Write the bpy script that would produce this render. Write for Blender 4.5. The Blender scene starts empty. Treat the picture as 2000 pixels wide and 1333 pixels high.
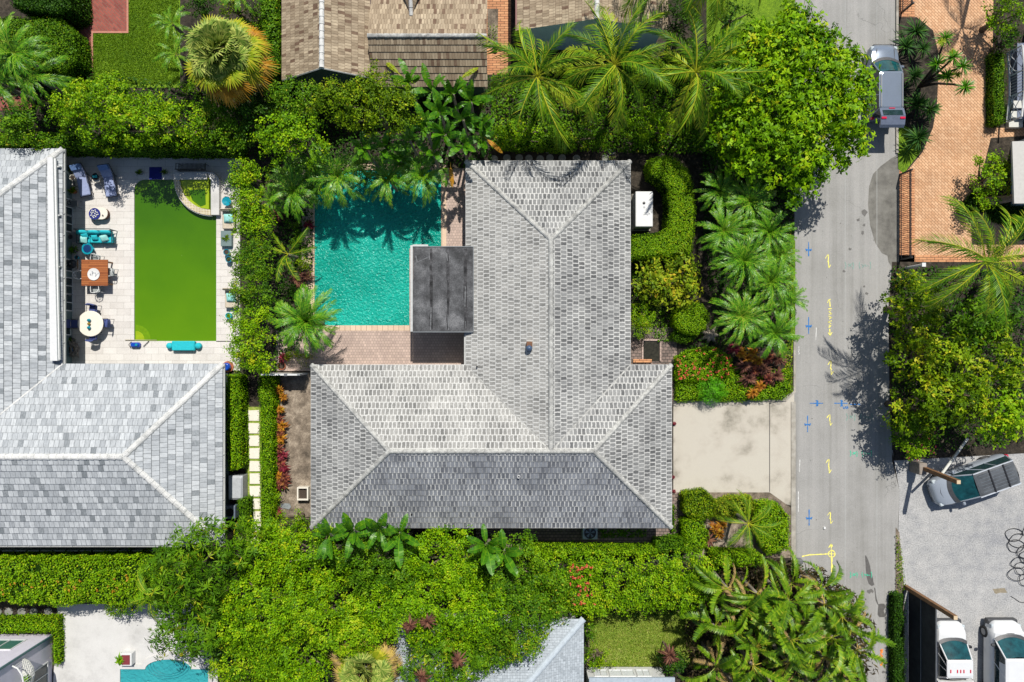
import bpy, math, random
import numpy as np
from mathutils import Vector, Matrix

scene = bpy.context.scene
col = scene.collection
H = 44.44                      # height of the drone above the ground, metres

# ---------------------------------------------------------------- camera, sky, sun, exposure
cam_d = bpy.data.cameras.new("camera"); cam_d.lens = 24; cam_d.sensor_width = 36; cam_d.clip_end = 2000
cam = bpy.data.objects.new("camera", cam_d); col.objects.link(cam)
cam.location = (0, 0, H); scene.camera = cam
SUN = Vector((0.15, 0.66, 1.0)).normalized()
world = bpy.data.worlds.new("World"); scene.world = world; world.use_nodes = True
wt = world.node_tree; bg = wt.nodes["Background"]
sky = wt.nodes.new("ShaderNodeTexSky"); sky.sky_type = 'NISHITA'; sky.sun_disc = False
sky.sun_elevation = math.asin(SUN.z); sky.sun_rotation = math.atan2(SUN.x, SUN.y)
wt.links.new(sky.outputs[0], bg.inputs[0]); bg.inputs[1].default_value = 0.083
sun_d = bpy.data.lights.new("sun", 'SUN'); sun_d.energy = 5.0; sun_d.angle = math.radians(0.5); sun_d.color = (1.0, 0.955, 0.88)
sun = bpy.data.objects.new("sun", sun_d); col.objects.link(sun); sun.location = (8, 30, 60)
sun.rotation_euler = SUN.to_track_quat('Z', 'Y').to_euler()
scene.view_settings.view_transform = 'Standard'; scene.view_settings.look = 'None'
scene.view_settings.exposure = 0.1; scene.view_settings.gamma = 1
scene.cycles.max_bounces = 6; scene.cycles.diffuse_bounces = 3; scene.cycles.transparent_max_bounces = 8
scene.cycles.use_denoising = True

# ---------------------------------------------------------------- coordinates
def X(px, z=0.0): return (px - 1000) / 30 * (1 - z / H)
def Y(py, z=0.0): return (666.5 - py) / 30 * (1 - z / H)
def W(px, py, z=0.0): return (X(px, z), Y(py, z), z)
def WP(pts, z=0.0): return [(X(a, z), Y(b, z)) for a, b in pts]

# ---------------------------------------------------------------- materials
def lin(c):
    c = c / 255.0
    return c / 12.92 if c <= 0.04045 else ((c + 0.055) / 1.055) ** 2.4
def S(r, g, b, k=1.0): return (lin(r) * k, lin(g) * k, lin(b) * k, 1)
class NT:
    def __init__(s, name):
        s.m = bpy.data.materials.new(name); s.m.use_nodes = True; s.t = s.m.node_tree
        s.b = s.t.nodes["Principled BSDF"]; s.out = s.t.nodes["Material Output"]
    def n(s, typ, ins=None, **kw):
        nd = s.t.nodes.new("ShaderNode" + typ)
        for k, v in kw.items(): setattr(nd, k, v)
        for k, v in (ins or {}).items(): s.set(nd.inputs[k], v)
        return nd
    def set(s, sock, v):
        if isinstance(v, bpy.types.NodeSocket): s.t.links.new(v, sock)
        elif isinstance(v, bpy.types.Node): s.t.links.new(v.outputs[0], sock)
        else: sock.default_value = v
    def P(s, k, v): s.set(s.b.inputs[k], v)
    def noise(s, vec, scale, detail=4, rough=0.6): return s.n('TexNoise', {'Vector': vec, 'Scale': scale, 'Detail': detail, 'Roughness': rough}).outputs[0]
    def ramp(s, fac, stops, interp='LINEAR'):
        r = s.n('ValToRGB', {'Fac': fac}); e = r.color_ramp.elements; r.color_ramp.interpolation = interp
        while len(e) < len(stops): e.new(0.5)
        for el, (p, c) in zip(e, stops):
            el.position = p; el.color = c if len(c) == 4 else (*c, 1)
        return r.outputs[0]
    def mix(s, f, a, b, mode='MIX'):
        x = s.n('Mix', data_type='RGBA', blend_type=mode); s.set(x.inputs[0], f); s.set(x.inputs[6], a); s.set(x.inputs[7], b); return x.outputs[2]
    def math(s, op, a, b=0.5): return s.n('Math', {0: a, 1: b}, operation=op).outputs[0]
    def bump(s, h, strength, dist=0.02):
        s.P('Normal', s.n('Bump', {'Height': h, 'Strength': strength, 'Distance': dist}).outputs[0])
    def pos(s): return s.n('NewGeometry').outputs[0]
    def obj(s): return s.n('TexCoord').outputs[3]
    def uv(s): return s.n('TexCoord').outputs[2]
BW = lambda v: (v, v, v, 1)
MATS = {}
def plain(name, c, rough=0.6, metal=0.0, var=0.12, scale=6.0, spec=0.5, bump=0.0):
    if name in MATS: return MATS[name]
    t = NT(name); p = t.obj(); f = t.noise(p, scale)
    d = tuple(x * (1 - var) for x in c[:3]) + (1,); l = tuple(min(1, x * (1 + var)) for x in c[:3]) + (1,)
    t.P('Base Color', t.ramp(f, [(0.3, d), (0.7, l)])); t.P('Roughness', rough); t.P('Metallic', metal); t.P('Specular IOR Level', spec)
    if bump: t.bump(t.noise(p, scale * 6), bump)
    MATS[name] = t.m; return t.m
def leafmat(name, stops, trans=0.2, rough=0.5, spec=0.12, patch=0.35, ps=0.35):
    t = NT(name); a = t.n('Attribute', attribute_name='v')
    f = t.n('TexNoise', {'Vector': t.pos(), 'Scale': ps, 'Detail': 3.0}).outputs[0]
    v = t.math('ADD', a.outputs[2], t.math('MULTIPLY', t.math('SUBTRACT', f, 0.5), patch))
    c = t.ramp(v, stops); t.P('Base Color', c); t.P('Roughness', rough); t.P('Specular IOR Level', spec)
    tr = t.n('BsdfTranslucent', {'Color': c}); mx = t.n('MixShader', {0: trans, 1: t.b.outputs[0], 2: tr.outputs[0]})
    t.t.links.new(mx.outputs[0], t.out.inputs[0]); MATS[name] = t.m; return t.m
# leaf palettes: base colours of real leaves, dull to fresh to yellow
L_LIME = leafmat('leaf_lime', [(0, (.035, .11, .002)), (.45, (.145, .31, .003)), (.85, (.29, .47, .006)), (1, (.48, .50, .02))])
L_BRIGHT = leafmat('leaf_bright', [(0, (.030, .095, .002)), (.5, (.15, .33, .003)), (.88, (.31, .50, .006)), (1, (.44, .46, .01))])
L_MID = leafmat('leaf_mid', [(0, (.025, .08, .003)), (.5, (.085, .21, .005)), (.9, (.19, .34, .008)), (1, (.38, .36, .02))])
L_DARK = leafmat('leaf_dark', [(0, (.010, .038, .004)), (.55, (.030, .095, .006)), (1, (.09, .20, .010))])
L_OLIVE = leafmat('leaf_olive', [(0, (.025, .065, .002)), (.5, (.11, .21, .003)), (.85, (.26, .38, .006)), (1, (.46, .44, .02))])
L_PALM = leafmat('leaf_palm', [(0, (.022, .085, .003)), (.5, (.095, .24, .004)), (.82, (.27, .42, .008)), (1, (.58, .52, .04))], patch=0.25, spec=.3)
L_PYGMY = leafmat('leaf_pygmy_palm', [(0, (.020, .095, .003)), (.5, (.075, .26, .006)), (.85, (.19, .40, .012)), (1, (.40, .46, .06))], patch=0.3, spec=.4, rough=.4)
L_BANANA = leafmat('leaf_banana', [(0, (.018, .080, .004)), (.5, (.06, .20, .005)), (.85, (.18, .35, .010)), (1, (.44, .42, .05))], patch=0.35, rough=.4, spec=.35)
L_BROAD = leafmat('leaf_broad', [(0, (.020, .065, .003)), (.45, (.075, .18, .004)), (.85, (.20, .34, .008)), (1, (.50, .42, .05))], patch=0.5, rough=.42, spec=.35)
L_GRASS = leafmat('blades_green', [(0, (.05, .13, .003)), (.5, (.11, .23, .005)), (1, (.20, .33, .008))], patch=.6, ps=.8)
L_GRASSD = leafmat('blades_dry', [(0, (.09, .17, .01)), (.5, (.20, .30, .02)), (1, (.42, .40, .10))], patch=.8, ps=.6)
L_STRAP = leafmat('leaf_strap', [(0, (.012, .05, .012)), (.5, (.035, .11, .018)), (1, (.12, .24, .03))])
L_YELLOW = leafmat('leaf_gold_green', [(0, (.06, .13, .006)), (.5, (.19, .29, .010)), (.85, (.38, .42, .02)), (1, (.60, .42, .03))])
L_FAN1 = leafmat('leaf_fan_green', [(0, (.05, .12, .02)), (.5, (.17, .28, .04)), (1, (.48, .52, .12))], patch=.15)
L_FAN2 = leafmat('leaf_fan_yellow', [(0, (.11, .19, .008)), (.5, (.24, .32, .012)), (1, (.48, .44, .03))], patch=.15)
L_FAN3 = leafmat('leaf_fan_orange', [(0, (.28, .14, .01)), (.5, (.46, .21, .015)), (1, (.55, .34, .06))], patch=.15)
L_FAN4 = leafmat('leaf_fan_dry', [(0, (.22, .15, .07)), (.5, (.40, .28, .12)), (1, (.55, .40, .10))], patch=.15)
L_CROTON = leafmat('leaf_red_bronze', [(0, (.06, .015, .015)), (.4, (.17, .04, .035)), (.75, (.30, .11, .05)), (1, (.42, .28, .05))], patch=.7, ps=1.2)
L_CROTONY = leafmat('leaf_orange_gold', [(0, (.16, .06, .01)), (.4, (.38, .14, .02)), (.75, (.52, .28, .02)), (1, (.20, .28, .03))], patch=.5, ps=1.2)
L_RED = leafmat('leaf_crimson', [(0, (.07, .01, .015)), (.5, (.22, .02, .04)), (1, (.34, .07, .08))])
L_PURPLE = leafmat('leaf_purple_brown', [(0, (.05, .020, .018)), (.5, (.16, .065, .045)), (1, (.32, .17, .09))])
L_FLOWER = leafmat('petal_coral', [(0, (.45, .03, .02)), (.5, (.62, .10, .06)), (1, (.70, .22, .12))], trans=.2)
BARK = plain('bark', S(120, 104, 88, .8), .9, var=.35, scale=8, bump=.6)
BARKP = plain('palm_bark', S(150, 140, 125, .8), .9, var=.3, scale=9, bump=.5)
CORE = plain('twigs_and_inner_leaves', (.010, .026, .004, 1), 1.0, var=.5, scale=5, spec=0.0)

def surf(name, cols, scale=3.0, rough=.9, fine=60, fineamt=.25, bump=.3, big=.25, bigamt=.5, ramp=(.3, .7), spec=.3):
    t = NT(name); p = t.pos(); f = t.noise(p, scale, 6, .65); g = t.noise(p, big, 3)
    c = t.ramp(t.math('ADD', f, t.math('MULTIPLY', t.math('SUBTRACT', g, .5), bigamt)),
               [(ramp[0] + (ramp[1] - ramp[0]) * i / (len(cols) - 1), q) for i, q in enumerate(cols)])
    h = t.noise(p, fine, 3, .7); c = t.mix(fineamt, c, t.ramp(h, [(.35, BW(.0)), (.65, BW(1))]), 'OVERLAY')
    t.P('Base Color', c); t.P('Roughness', rough); t.P('Specular IOR Level', spec); t.bump(h, bump, .01)
    MATS[name] = t.m; return t.m
def paver(name, c1, c2, mortar, bw, rh, ms=.012, rot=0, off=.5, rough=.8, stain=.3, squash=1.0, smooth=.1, bias=0.0, fineamt=.15, stain_c=None):
    t = NT(name); p = t.n('Mapping', {'Vector': t.pos(), 'Rotation': (0, 0, rot)}).outputs[0]
    b = t.n('TexBrick', {'Vector': p, 'Color1': c1, 'Color2': c2, 'Mortar': mortar, 'Scale': 1.0, 'Mortar Size': ms, 'Mortar Smooth': smooth,
                         'Bias': bias, 'Brick Width': bw, 'Row Height': rh}, offset=off, squash=squash)
    g = t.noise(t.pos(), .5, 6, .7); c = t.mix(stain, b.outputs[0], t.ramp(g, [(.3, stain_c or BW(.12)), (.62, BW(1))]), 'MULTIPLY')
    h = t.noise(t.pos(), 30, 4, .7); c = t.mix(fineamt, c, t.ramp(h, [(.35, BW(0)), (.65, BW(1))]), 'OVERLAY')
    t.P('Base Color', c); t.P('Roughness', rough); t.P('Specular IOR Level', .3)
    t.bump(t.math('SUBTRACT', 1.0, b.outputs[1]), .4, .01); MATS[name] = t.m; return t.m
SOIL = surf('mulch_soil', [(.012, .010, .007, 1), (.035, .028, .020, 1), (.075, .060, .044, 1)], scale=4, fine=25, fineamt=.5, bump=.8)
SOILG = surf('bare_grey_soil', [S(80, 72, 62), S(122, 110, 96), S(165, 152, 135)], scale=1.6, fine=30, fineamt=.45, bump=.6)
def asphalt():
    t = NT('road_asphalt'); q = t.pos(); lane = t.noise(t.n('Mapping', {'Vector': q, 'Scale': (1.6, .03, 1)}).outputs[0], 1.0, 4, .6); big = t.noise(q, .35, 5, .65)
    c = t.ramp(t.math('ADD', t.math('MULTIPLY', lane, .6), t.math('MULTIPLY', big, .4)), [(.35, S(136, 135, 131, .93)), (.5, S(153, 152, 149, .93)), (.68, S(166, 164, 161, .93))])
    h = t.noise(q, 40, 4, .75); c = t.mix(.35, c, t.ramp(h, [(.3, BW(.1)), (.7, BW(.9))]), 'OVERLAY')
    cr = t.n('TexVoronoi', {'Vector': t.n('VectorMath', {0: q, 1: t.n('VectorMath', {0: t.n('TexNoise', {'Vector': q, 'Scale': 1.2, 'Detail': 4.0}).outputs[1], 3: .9}, operation='SCALE').outputs[0]}, operation='ADD').outputs[0], 'Scale': .22}, feature='DISTANCE_TO_EDGE').outputs[0]
    ck = t.math('MULTIPLY', t.ramp(cr, [(0, BW(1)), (.004, BW(0))]), t.ramp(t.noise(q, .3, 2), [(.5, BW(0)), (.62, BW(.55))])); c = t.mix(ck, c, S(80, 80, 78, .9))
    t.P('Base Color', c); t.P('Roughness', .92); t.P('Specular IOR Level', .2); t.bump(h, .3, .01); MATS['road_asphalt'] = t.m; return t.m
ASPH = asphalt()
CONC = surf('driveway_concrete', [S(112, 108, 98, .85), S(166, 160, 147, .85), S(190, 183, 170, .85), S(196, 190, 177, .85)], scale=.6, fine=45, fineamt=.14, big=.22, bigamt=1.1, ramp=(.2, .55))
KERB = surf('kerb_concrete', [S(140, 135, 125, .9), S(180, 175, 165, .9)], scale=2, fine=40)
GRAV = surf('pale_gravel', [S(146, 147, 149, .9), S(164, 164, 163, .9), S(176, 175, 173, .9)], scale=1.2, fine=14, fineamt=.3, bump=.5, big=.1)
GRASS = surf('lawn_grass', [(.06, .13, .004, 1), (.11, .20, .006, 1), (.17, .28, .010, 1)], scale=5, fine=22, fineamt=.55, bump=1.0, big=.5)
GRASSD = surf('dry_lawn_grass', [(.12, .20, .02, 1), (.20, .28, .035, 1), (.34, .34, .10, 1)], scale=4, fine=20, fineamt=.5, bump=1.0, big=.4)
WHITEP = surf('white_patio_stone', [S(190, 189, 186, .85), S(208, 207, 204, .85), S(214, 213, 210, .85)], scale=.8, fine=30, fineamt=.08, bump=.1)
TRAV = paver('travertine_paving', S(220, 216, 210, .9), S(208, 203, 197, .9), S(184, 179, 172, .88), .9, .42, .010, stain=.15)
PINKP = paver('pink_octagon_paving', S(208, 184, 170, .85), S(188, 166, 155, .85), S(160, 145, 134, .8), .18, .18, .012, stain=.3)
COPING = paver('coping_stone', S(226, 200, 174, .9), S(212, 186, 160, .9), S(150, 120, 100, .8), .35, 3.0, .012, off=0, stain=.2)
GREYP = paver('grey_path_paving', S(160, 140, 130, .8), S(130, 116, 108, .8), S(80, 75, 70, .7), .26, .2, .018, stain=.4)
REDB = paver('red_brick_paving', S(178, 98, 84, .8), S(146, 76, 68, .8), S(160, 120, 105, .6), .42, .16, .018, rot=math.radians(45), stain=.3)
ORAB = paver('orange_brick_paving', S(228, 184, 144, .9), S(208, 160, 120, .9), S(140, 106, 78, .85), .30, .15, .012, rot=math.radians(45), stain=.3, bias=0)
ORAB2 = paver('orange_brick_edging', S(220, 162, 116, .9), S(196, 136, 96, .9), S(110, 80, 60, .8), .5, .16, .016, stain=.3)
def flat_mat(name, c, rough=.8, alpha_noise=None):
    return plain(name, c, rough, var=.15, scale=20)
BLUEPAINT = plain('blue_spray_paint', S(40, 110, 175), .8, var=.3, scale=14)
YELPAINT = plain('yellow_spray_paint', S(232, 222, 110), .8, var=.2, scale=14)
GRNPAINT = plain('green_spray_paint', S(60, 175, 140), .8, var=.3, scale=14)
ORAPAINT = plain('orange_spray_paint', S(235, 130, 50), .8, var=.2, scale=14)
WHTPAINT = plain('white_spray_paint', S(215, 215, 212), .8, var=.15, scale=14)

def water(name, c1, c2, bumpk, scale, rough=.08, dist=.06, bs=.4):
    t = NT(name); p = t.pos(); f = t.noise(p, bs, 2)
    t.P('Base Color', t.ramp(f, [(.3, c1), (.7, c2)])); t.P('Roughness', rough); t.P('IOR', 1.33); t.P('Specular IOR Level', .3)
    w = t.n('TexNoise', {'Vector': p, 'Scale': scale * .6, 'Detail': 2.0}); q = t.n('VectorMath', {0: p, 1: t.n('VectorMath', {0: w.outputs[1], 3: .35}, operation='SCALE').outputs[0]}, operation='ADD').outputs[0]
    v = t.n('TexVoronoi', {'Vector': q, 'Scale': scale}, feature='SMOOTH_F1').outputs[0]
    if bumpk: t.bump(v, bumpk, dist)
    MATS[name] = t.m; return t.m
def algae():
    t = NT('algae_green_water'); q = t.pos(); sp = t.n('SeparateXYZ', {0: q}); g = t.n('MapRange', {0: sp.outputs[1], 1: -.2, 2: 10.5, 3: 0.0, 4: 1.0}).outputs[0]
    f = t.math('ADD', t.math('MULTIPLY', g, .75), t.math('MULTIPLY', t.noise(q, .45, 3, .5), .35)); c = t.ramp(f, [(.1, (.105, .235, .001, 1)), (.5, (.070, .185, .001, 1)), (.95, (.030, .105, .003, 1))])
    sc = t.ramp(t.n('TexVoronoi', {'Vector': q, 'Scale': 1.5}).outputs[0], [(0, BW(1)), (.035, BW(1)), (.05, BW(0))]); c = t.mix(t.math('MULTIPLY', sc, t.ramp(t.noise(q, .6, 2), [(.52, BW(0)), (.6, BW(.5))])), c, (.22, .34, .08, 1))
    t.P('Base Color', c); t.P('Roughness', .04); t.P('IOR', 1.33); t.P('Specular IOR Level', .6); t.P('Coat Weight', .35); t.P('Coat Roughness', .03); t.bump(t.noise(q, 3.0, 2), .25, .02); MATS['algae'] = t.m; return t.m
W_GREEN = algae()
W_GREEN2 = plain('algae_covered_step', (.26, .36, .006, 1), .3, var=.15, scale=2)
W_TURQ = water('turquoise_rippled_water', (.004, .24, .18, 1), (.016, .40, .31, 1), 1.0, 7.5, .18, dist=.10, bs=.22)
W_TURQ2 = water('pale_turquoise_water', (.03, .26, .29, 1), (.045, .34, .36, 1), .9, 6.0, .2, dist=.07)

def roofmat(name, tile_a, tile_b, edge, bw, rh, ms, smooth, wear=(.42, .62), wearc=None, dark=None, dfrac=.0, strength=.6, rowmix=0, wscale=.22, mortvar=.0, wobble=.05):
    t = NT(name); uv = t.uv()
    wob = t.n('TexNoise', {'Vector': uv, 'Scale': 7.0, 'Detail': 2.0}).outputs[1]
    uvw = t.n('VectorMath', {0: uv, 1: t.n('VectorMath', {0: t.n('VectorMath', {0: wob, 1: (.5, .5, .5)}, operation='SUBTRACT').outputs[0], 3: wobble}, operation='SCALE').outputs[0]}, operation='ADD').outputs[0]
    b = t.n('TexBrick', {'Vector': uvw, 'Color1': BW(0), 'Color2': BW(1), 'Mortar': BW(0), 'Scale': 1.0, 'Mortar Size': ms, 'Mortar Smooth': smooth, 'Brick Width': bw, 'Row Height': rh}, offset=.5)
    cell = t.ramp(b.outputs[0], [(0, tile_a), (1, tile_b)])
    if dark:
        cell = t.mix(t.ramp(b.outputs[0], [(0, BW(1)), (dfrac, BW(1)), (dfrac + .02, BW(0))]), cell, dark)
    streak = t.n('TexNoise', {'Vector': t.n('Mapping', {'Vector': uv, 'Scale': (9, 2.2, 1)}).outputs[0], 'Scale': 1.0, 'Detail': 5.0, 'Roughness': .7}).outputs[0]
    cell = t.mix(.55, cell, t.ramp(streak, [(.3, BW(.25)), (.7, BW(.75))]), 'OVERLAY')
    big = t.noise(t.pos(), wscale, 5, .62)
    w = t.ramp(big, [(wear[0], BW(0)), (wear[1], BW(1))])
    fine = t.noise(t.pos(), 9, 4, .7)
    wf = t.math('MULTIPLY', w, t.ramp(fine, [(.35, BW(.15)), (.65, BW(1))]))
    c = t.mix(t.math('MULTIPLY', wf, .75), cell, wearc or edge)
    mv = t.math('ADD', strength * (1 - mortvar), t.math('MULTIPLY', t.ramp(t.noise(t.pos(), .5, 4, .65), [(.38, BW(0)), (.6, BW(1))]), strength * mortvar)); c = t.mix(t.math('MULTIPLY', b.outputs[1], mv), c, edge)
    t.P('Base Color', c); t.P('Roughness', .85); t.P('Specular IOR Level', .25)
    t.bump(t.math('ADD', t.math('MULTIPLY', b.outputs[1], -.6), t.math('MULTIPLY', streak, .5)), .5, .02)
    MATS[name] = t.m; return t.m
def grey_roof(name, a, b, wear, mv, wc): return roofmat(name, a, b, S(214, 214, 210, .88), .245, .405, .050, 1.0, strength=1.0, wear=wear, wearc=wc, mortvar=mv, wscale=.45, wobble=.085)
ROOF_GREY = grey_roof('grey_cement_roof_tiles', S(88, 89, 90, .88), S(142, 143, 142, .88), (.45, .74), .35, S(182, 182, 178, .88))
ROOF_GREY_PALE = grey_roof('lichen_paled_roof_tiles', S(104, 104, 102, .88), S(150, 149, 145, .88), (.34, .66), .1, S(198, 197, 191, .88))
ROOF_GREY_DARK = grey_roof('bluish_dark_roof_tiles', S(96, 99, 106, .88), S(134, 138, 145, .88), (.5, .78), .7, S(170, 174, 180, .88))  # darker, bluer tile tones with patchier pale edges, for the lower slope
ROOF_PALE = roofmat('pale_slate_roof_tiles', S(150, 155, 159, .88), S(194, 198, 200, .88), S(104, 107, 111, .85), .30, .43, .014, .3, strength=.6, wear=(.35, .7), wearc=S(188, 193, 196, .85), dark=S(118, 124, 128, .85), dfrac=.06)
ROOF_BROWN = roofmat('brown_shingle_roof', S(134, 118, 97, .85), S(188, 172, 146, .85), S(102, 86, 70, .8), .17, .40, .010, .2, strength=.45, wear=(.42, .72), wearc=S(164, 144, 120, .85), dark=S(112, 90, 74, .85), dfrac=.07)
ROOF_SMALL = roofmat('light_grey_shingle_roof', S(150, 158, 164, .9), S(176, 184, 190, .9), S(120, 128, 134, .85), .3, .15, .012, .2, strength=.3, wear=(.4, .7), wearc=S(180, 188, 194, .9))
CAPG = surf('weathered_ridge_cap', [S(128, 128, 125, .85), S(172, 172, 168, .85), S(206, 206, 200, .85)], scale=4, fine=25)
CAPW = surf('white_ridge_cap', [S(170, 172, 170, .9), S(205, 205, 202, .9), S(222, 222, 218, .9)], scale=3, fine=25)
MEMB = surf('dark_roofing_felt', [(.045, .046, .048, 1), (.088, .090, .094, 1), (.155, .157, .162, 1)], scale=1.3, fine=18, fineamt=.35, big=.6, bigamt=.8)
WHITE = plain('white_paint', S(222, 223, 222, .85), .5, var=.05)
OFFWHITE = plain('off_white_render', S(205, 205, 198, .9), .7, var=.08)
TEALWALL = plain('grey_green_render', S(112, 132, 132, .85), .75, var=.08, scale=2)
LILAC = plain('pale_lilac_render', S(214, 210, 222, .9), .75, var=.05, scale=2)
GLASS = plain('dark_window_glass', (.015, .035, .04, 1), .06, var=.2, spec=.8)
TEALGLASS = plain('tinted_windscreen', (.006, .055, .062, 1), .04, var=.5, scale=3, spec=.9)
BLACK = plain('black_metal', (.015, .015, .018, 1), .45, var=.2)
RUBBER = plain('tyre_rubber', (.018, .018, .018, 1), .85, var=.2)
GREYM = plain('grey_metal', S(150, 152, 155, .8), .4, .6, var=.1)
GUTTER = plain('pale_gutter_metal', S(190, 192, 190, .9), .45, .2, var=.1)
SILVER = plain('silver_car_paint', S(170, 179, 190, .85), .22, .25, var=.04, scale=2)
CARWHITE = plain('white_car_paint', S(226, 228, 229, .82), .25, 0, var=.03, scale=2)
DGREY = plain('dark_grey_plastic', (.05, .052, .056, 1), .5, var=.2)
ROOFDK = plain('black_car_roof', (.085, .092, .10, 1), .32, var=.35, scale=1.5)
TEAK = paver('teak_planks', S(176, 108, 62, .9), S(146, 82, 46, .9), S(70, 36, 20, .8), 3.0, .11, .008, stain=.15)
WOODP = plain('weathered_timber', S(140, 104, 72, .8), .8, var=.3, scale=4, bump=.4)
TURQF = plain('turquoise_fabric', S(30, 180, 192, .9), .9, var=.1, scale=8)
TURQL = plain('pale_turquoise_fabric', S(150, 212, 206, .9), .9, var=.25, scale=14)
NAVYF = plain('navy_blue_fabric', S(70, 84, 140, .8), .85, var=.12)
BLUEF = plain('lounger_blue_grey_fabric', S(148, 160, 196, .85), .9, var=.12, scale=9)
DKBLUE = plain('dark_blue_mat', S(24, 34, 120, .9), .9, var=.15)
BLUEG = plain('glossy_blue_glaze', S(20, 70, 170, .9), .2, var=.2)
TEALG = plain('glossy_teal_glaze', S(20, 140, 160, .9), .2, var=.2)
CREAM = plain('cream_stone_top', S(226, 220, 206, .92), .5, var=.06, scale=9)
TERRA = plain('terracotta', S(168, 96, 64, .85), .8, var=.15)
BEIGE = plain('beige_fabric', S(196, 184, 164, .9), .9, var=.1)
REDLAMP = plain('red_lamp_lens', (.55, .01, .05, 1), .2, var=.1)
GOLD = plain('brass_glaze', S(170, 140, 40, .8), .3, var=.2)
DARKWATER = plain('dark_pond_water', (.03, .028, .018, 1), .15, var=.4)
BLUETRIM = plain('bright_blue_shutter', S(40, 110, 190, .9), .5, var=.1)
EARTH = plain('potting_earth', (.05, .035, .025, 1), .95, var=.4, scale=20)

# ---------------------------------------------------------------- mesh helpers
def link(o, parent=None, loc=None):
    col.objects.link(o)
    if parent is not None: o.parent = parent
    if loc is not None: o.location = loc
    return o
def tag(o, label, cat, group=None):
    o['label'] = label; o['category'] = cat
    if group: o['group'] = group
    return o
def thing(name, label, cat, loc=(0, 0, 0), group=None, rz=0.0):
    o = bpy.data.objects.new(name, None); o.empty_display_size = .2; link(o, None, loc); o.rotation_euler = (0, 0, rz)
    return tag(o, label, cat, group)
class MB:
    def __init__(s): s.v = []; s.f = []; s.uv = []; s.smooth = False
    def poly(s, pts, uv=None):
        i = len(s.v); s.v += [tuple(p) for p in pts]; s.f.append(tuple(range(i, i + len(pts)))); s.uv.append(uv); return s
    def add(s, vs, fs):
        i = len(s.v); s.v += [tuple(p) for p in vs]
        for f in fs: s.f.append(tuple(i + k for k in f)); s.uv.append(None)
        return s
    def box(s, x0, x1, y0, y1, z0, z1, bev=0.0):
        if bev <= 0:
            vs = [(x, y, z) for z in (z0, z1) for x, y in ((x0, y0), (x1, y0), (x1, y1), (x0, y1))]
            return s.add(vs, [(3, 2, 1, 0), (4, 5, 6, 7), (0, 1, 5, 4), (1, 2, 6, 5), (2, 3, 7, 6), (3, 0, 4, 7)])
        b = bev; ring = lambda d, z: [(x0 + d + b, y0 + d, z), (x1 - d - b, y0 + d, z), (x1 - d, y0 + d + b, z), (x1 - d, y1 - d - b, z), (x1 - d - b, y1 - d, z), (x0 + d + b, y1 - d, z), (x0 + d, y1 - d - b, z), (x0 + d, y0 + d + b, z)]
        return s.loft([ring(0, z0), ring(0, z1 - b), ring(b * .9, z1)])
    def prism(s, pts, z0, z1):
        n = len(pts); a = sum(pts[i][0] * pts[(i + 1) % n][1] - pts[(i + 1) % n][0] * pts[i][1] for i in range(n))
        if a < 0: pts = pts[::-1]
        vs = [(x, y, z0) for x, y in pts] + [(x, y, z1) for x, y in pts]
        return s.add(vs, [tuple(range(n - 1, -1, -1)), tuple(range(n, 2 * n))] + [(i, (i + 1) % n, n + (i + 1) % n, n + i) for i in range(n)])
    def sheet(s, pts, z):
        n = len(pts); a = sum(pts[i][0] * pts[(i + 1) % n][1] - pts[(i + 1) % n][0] * pts[i][1] for i in range(n))
        return s.poly([(x, y, z) for x, y in (pts if a > 0 else pts[::-1])])
    def loft(s, rings, cap=True, closed=True):
        n = len(rings[0]); vs = [p for r in rings for p in r]; fs = []
        for k in range(len(rings) - 1):
            for i in range(n if closed else n - 1):
                j = (i + 1) % n; fs.append((k * n + i, k * n + j, (k + 1) * n + j, (k + 1) * n + i))
        if cap: fs += [tuple(range(n - 1, -1, -1)), tuple(range((len(rings) - 1) * n, len(rings) * n))]
        return s.add(vs, fs)
    def tube(s, path, rad, n=8, cap=True):
        path = [Vector(p) for p in path]
        if not hasattr(rad, '__len__'): rad = [rad] * len(path)
        rings = []; ref = None
        for i, p in enumerate(path):
            d = (path[min(i + 1, len(path) - 1)] - path[max(i - 1, 0)]).normalized()
            if ref is None: ref = Vector((0, 0, 1)) if abs(d.z) < .9 else Vector((1, 0, 0))
            a = d.cross(ref).normalized(); b = a.cross(d).normalized(); ref = b
            rings.append([tuple(p + (a * math.cos(t) + b * math.sin(t)) * rad[i]) for t in (2 * math.pi * k / n for k in range(n))])
        return s.loft(rings, cap)
    def lathe(s, prof, n=16, c=(0, 0, 0), sx=1, sy=1):
        return s.loft([[(c[0] + r * math.cos(t) * sx, c[1] + r * math.sin(t) * sy, c[2] + z) for t in (2 * math.pi * k / n for k in range(n))] for r, z in prof])
    def build(s, name, mat, parent=None, loc=None, world=False, smooth=None, kind=None, rz=None, label=None):
        me = bpy.data.meshes.new(name); vs = s.v
        if world and (parent is not None or loc is not None):
            o = parent.location if parent is not None else Vector(loc)
            vs = [(a - o[0], b - o[1], c - o[2]) for a, b, c in vs]
        me.from_pydata(vs, [], s.f)
        if any(u is not None for u in s.uv):
            ul = me.uv_layers.new(name='UVMap'); data = []
            for f, u in zip(s.f, s.uv):
                data += [c for q in (u or [(0, 0)] * len(f)) for c in q]
            ul.data.foreach_set('uv', data)
        me.materials.append(mat)
        if smooth if smooth is not None else s.smooth: me.polygons.foreach_set('use_smooth', [True] * len(s.f))
        me.update(); o = bpy.data.objects.new(name, me); link(o, parent, loc)
        if rz is not None: o.rotation_euler = (0, 0, rz)
        if kind: o['kind'] = kind
        if label: o['label'] = label
        return o
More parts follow.
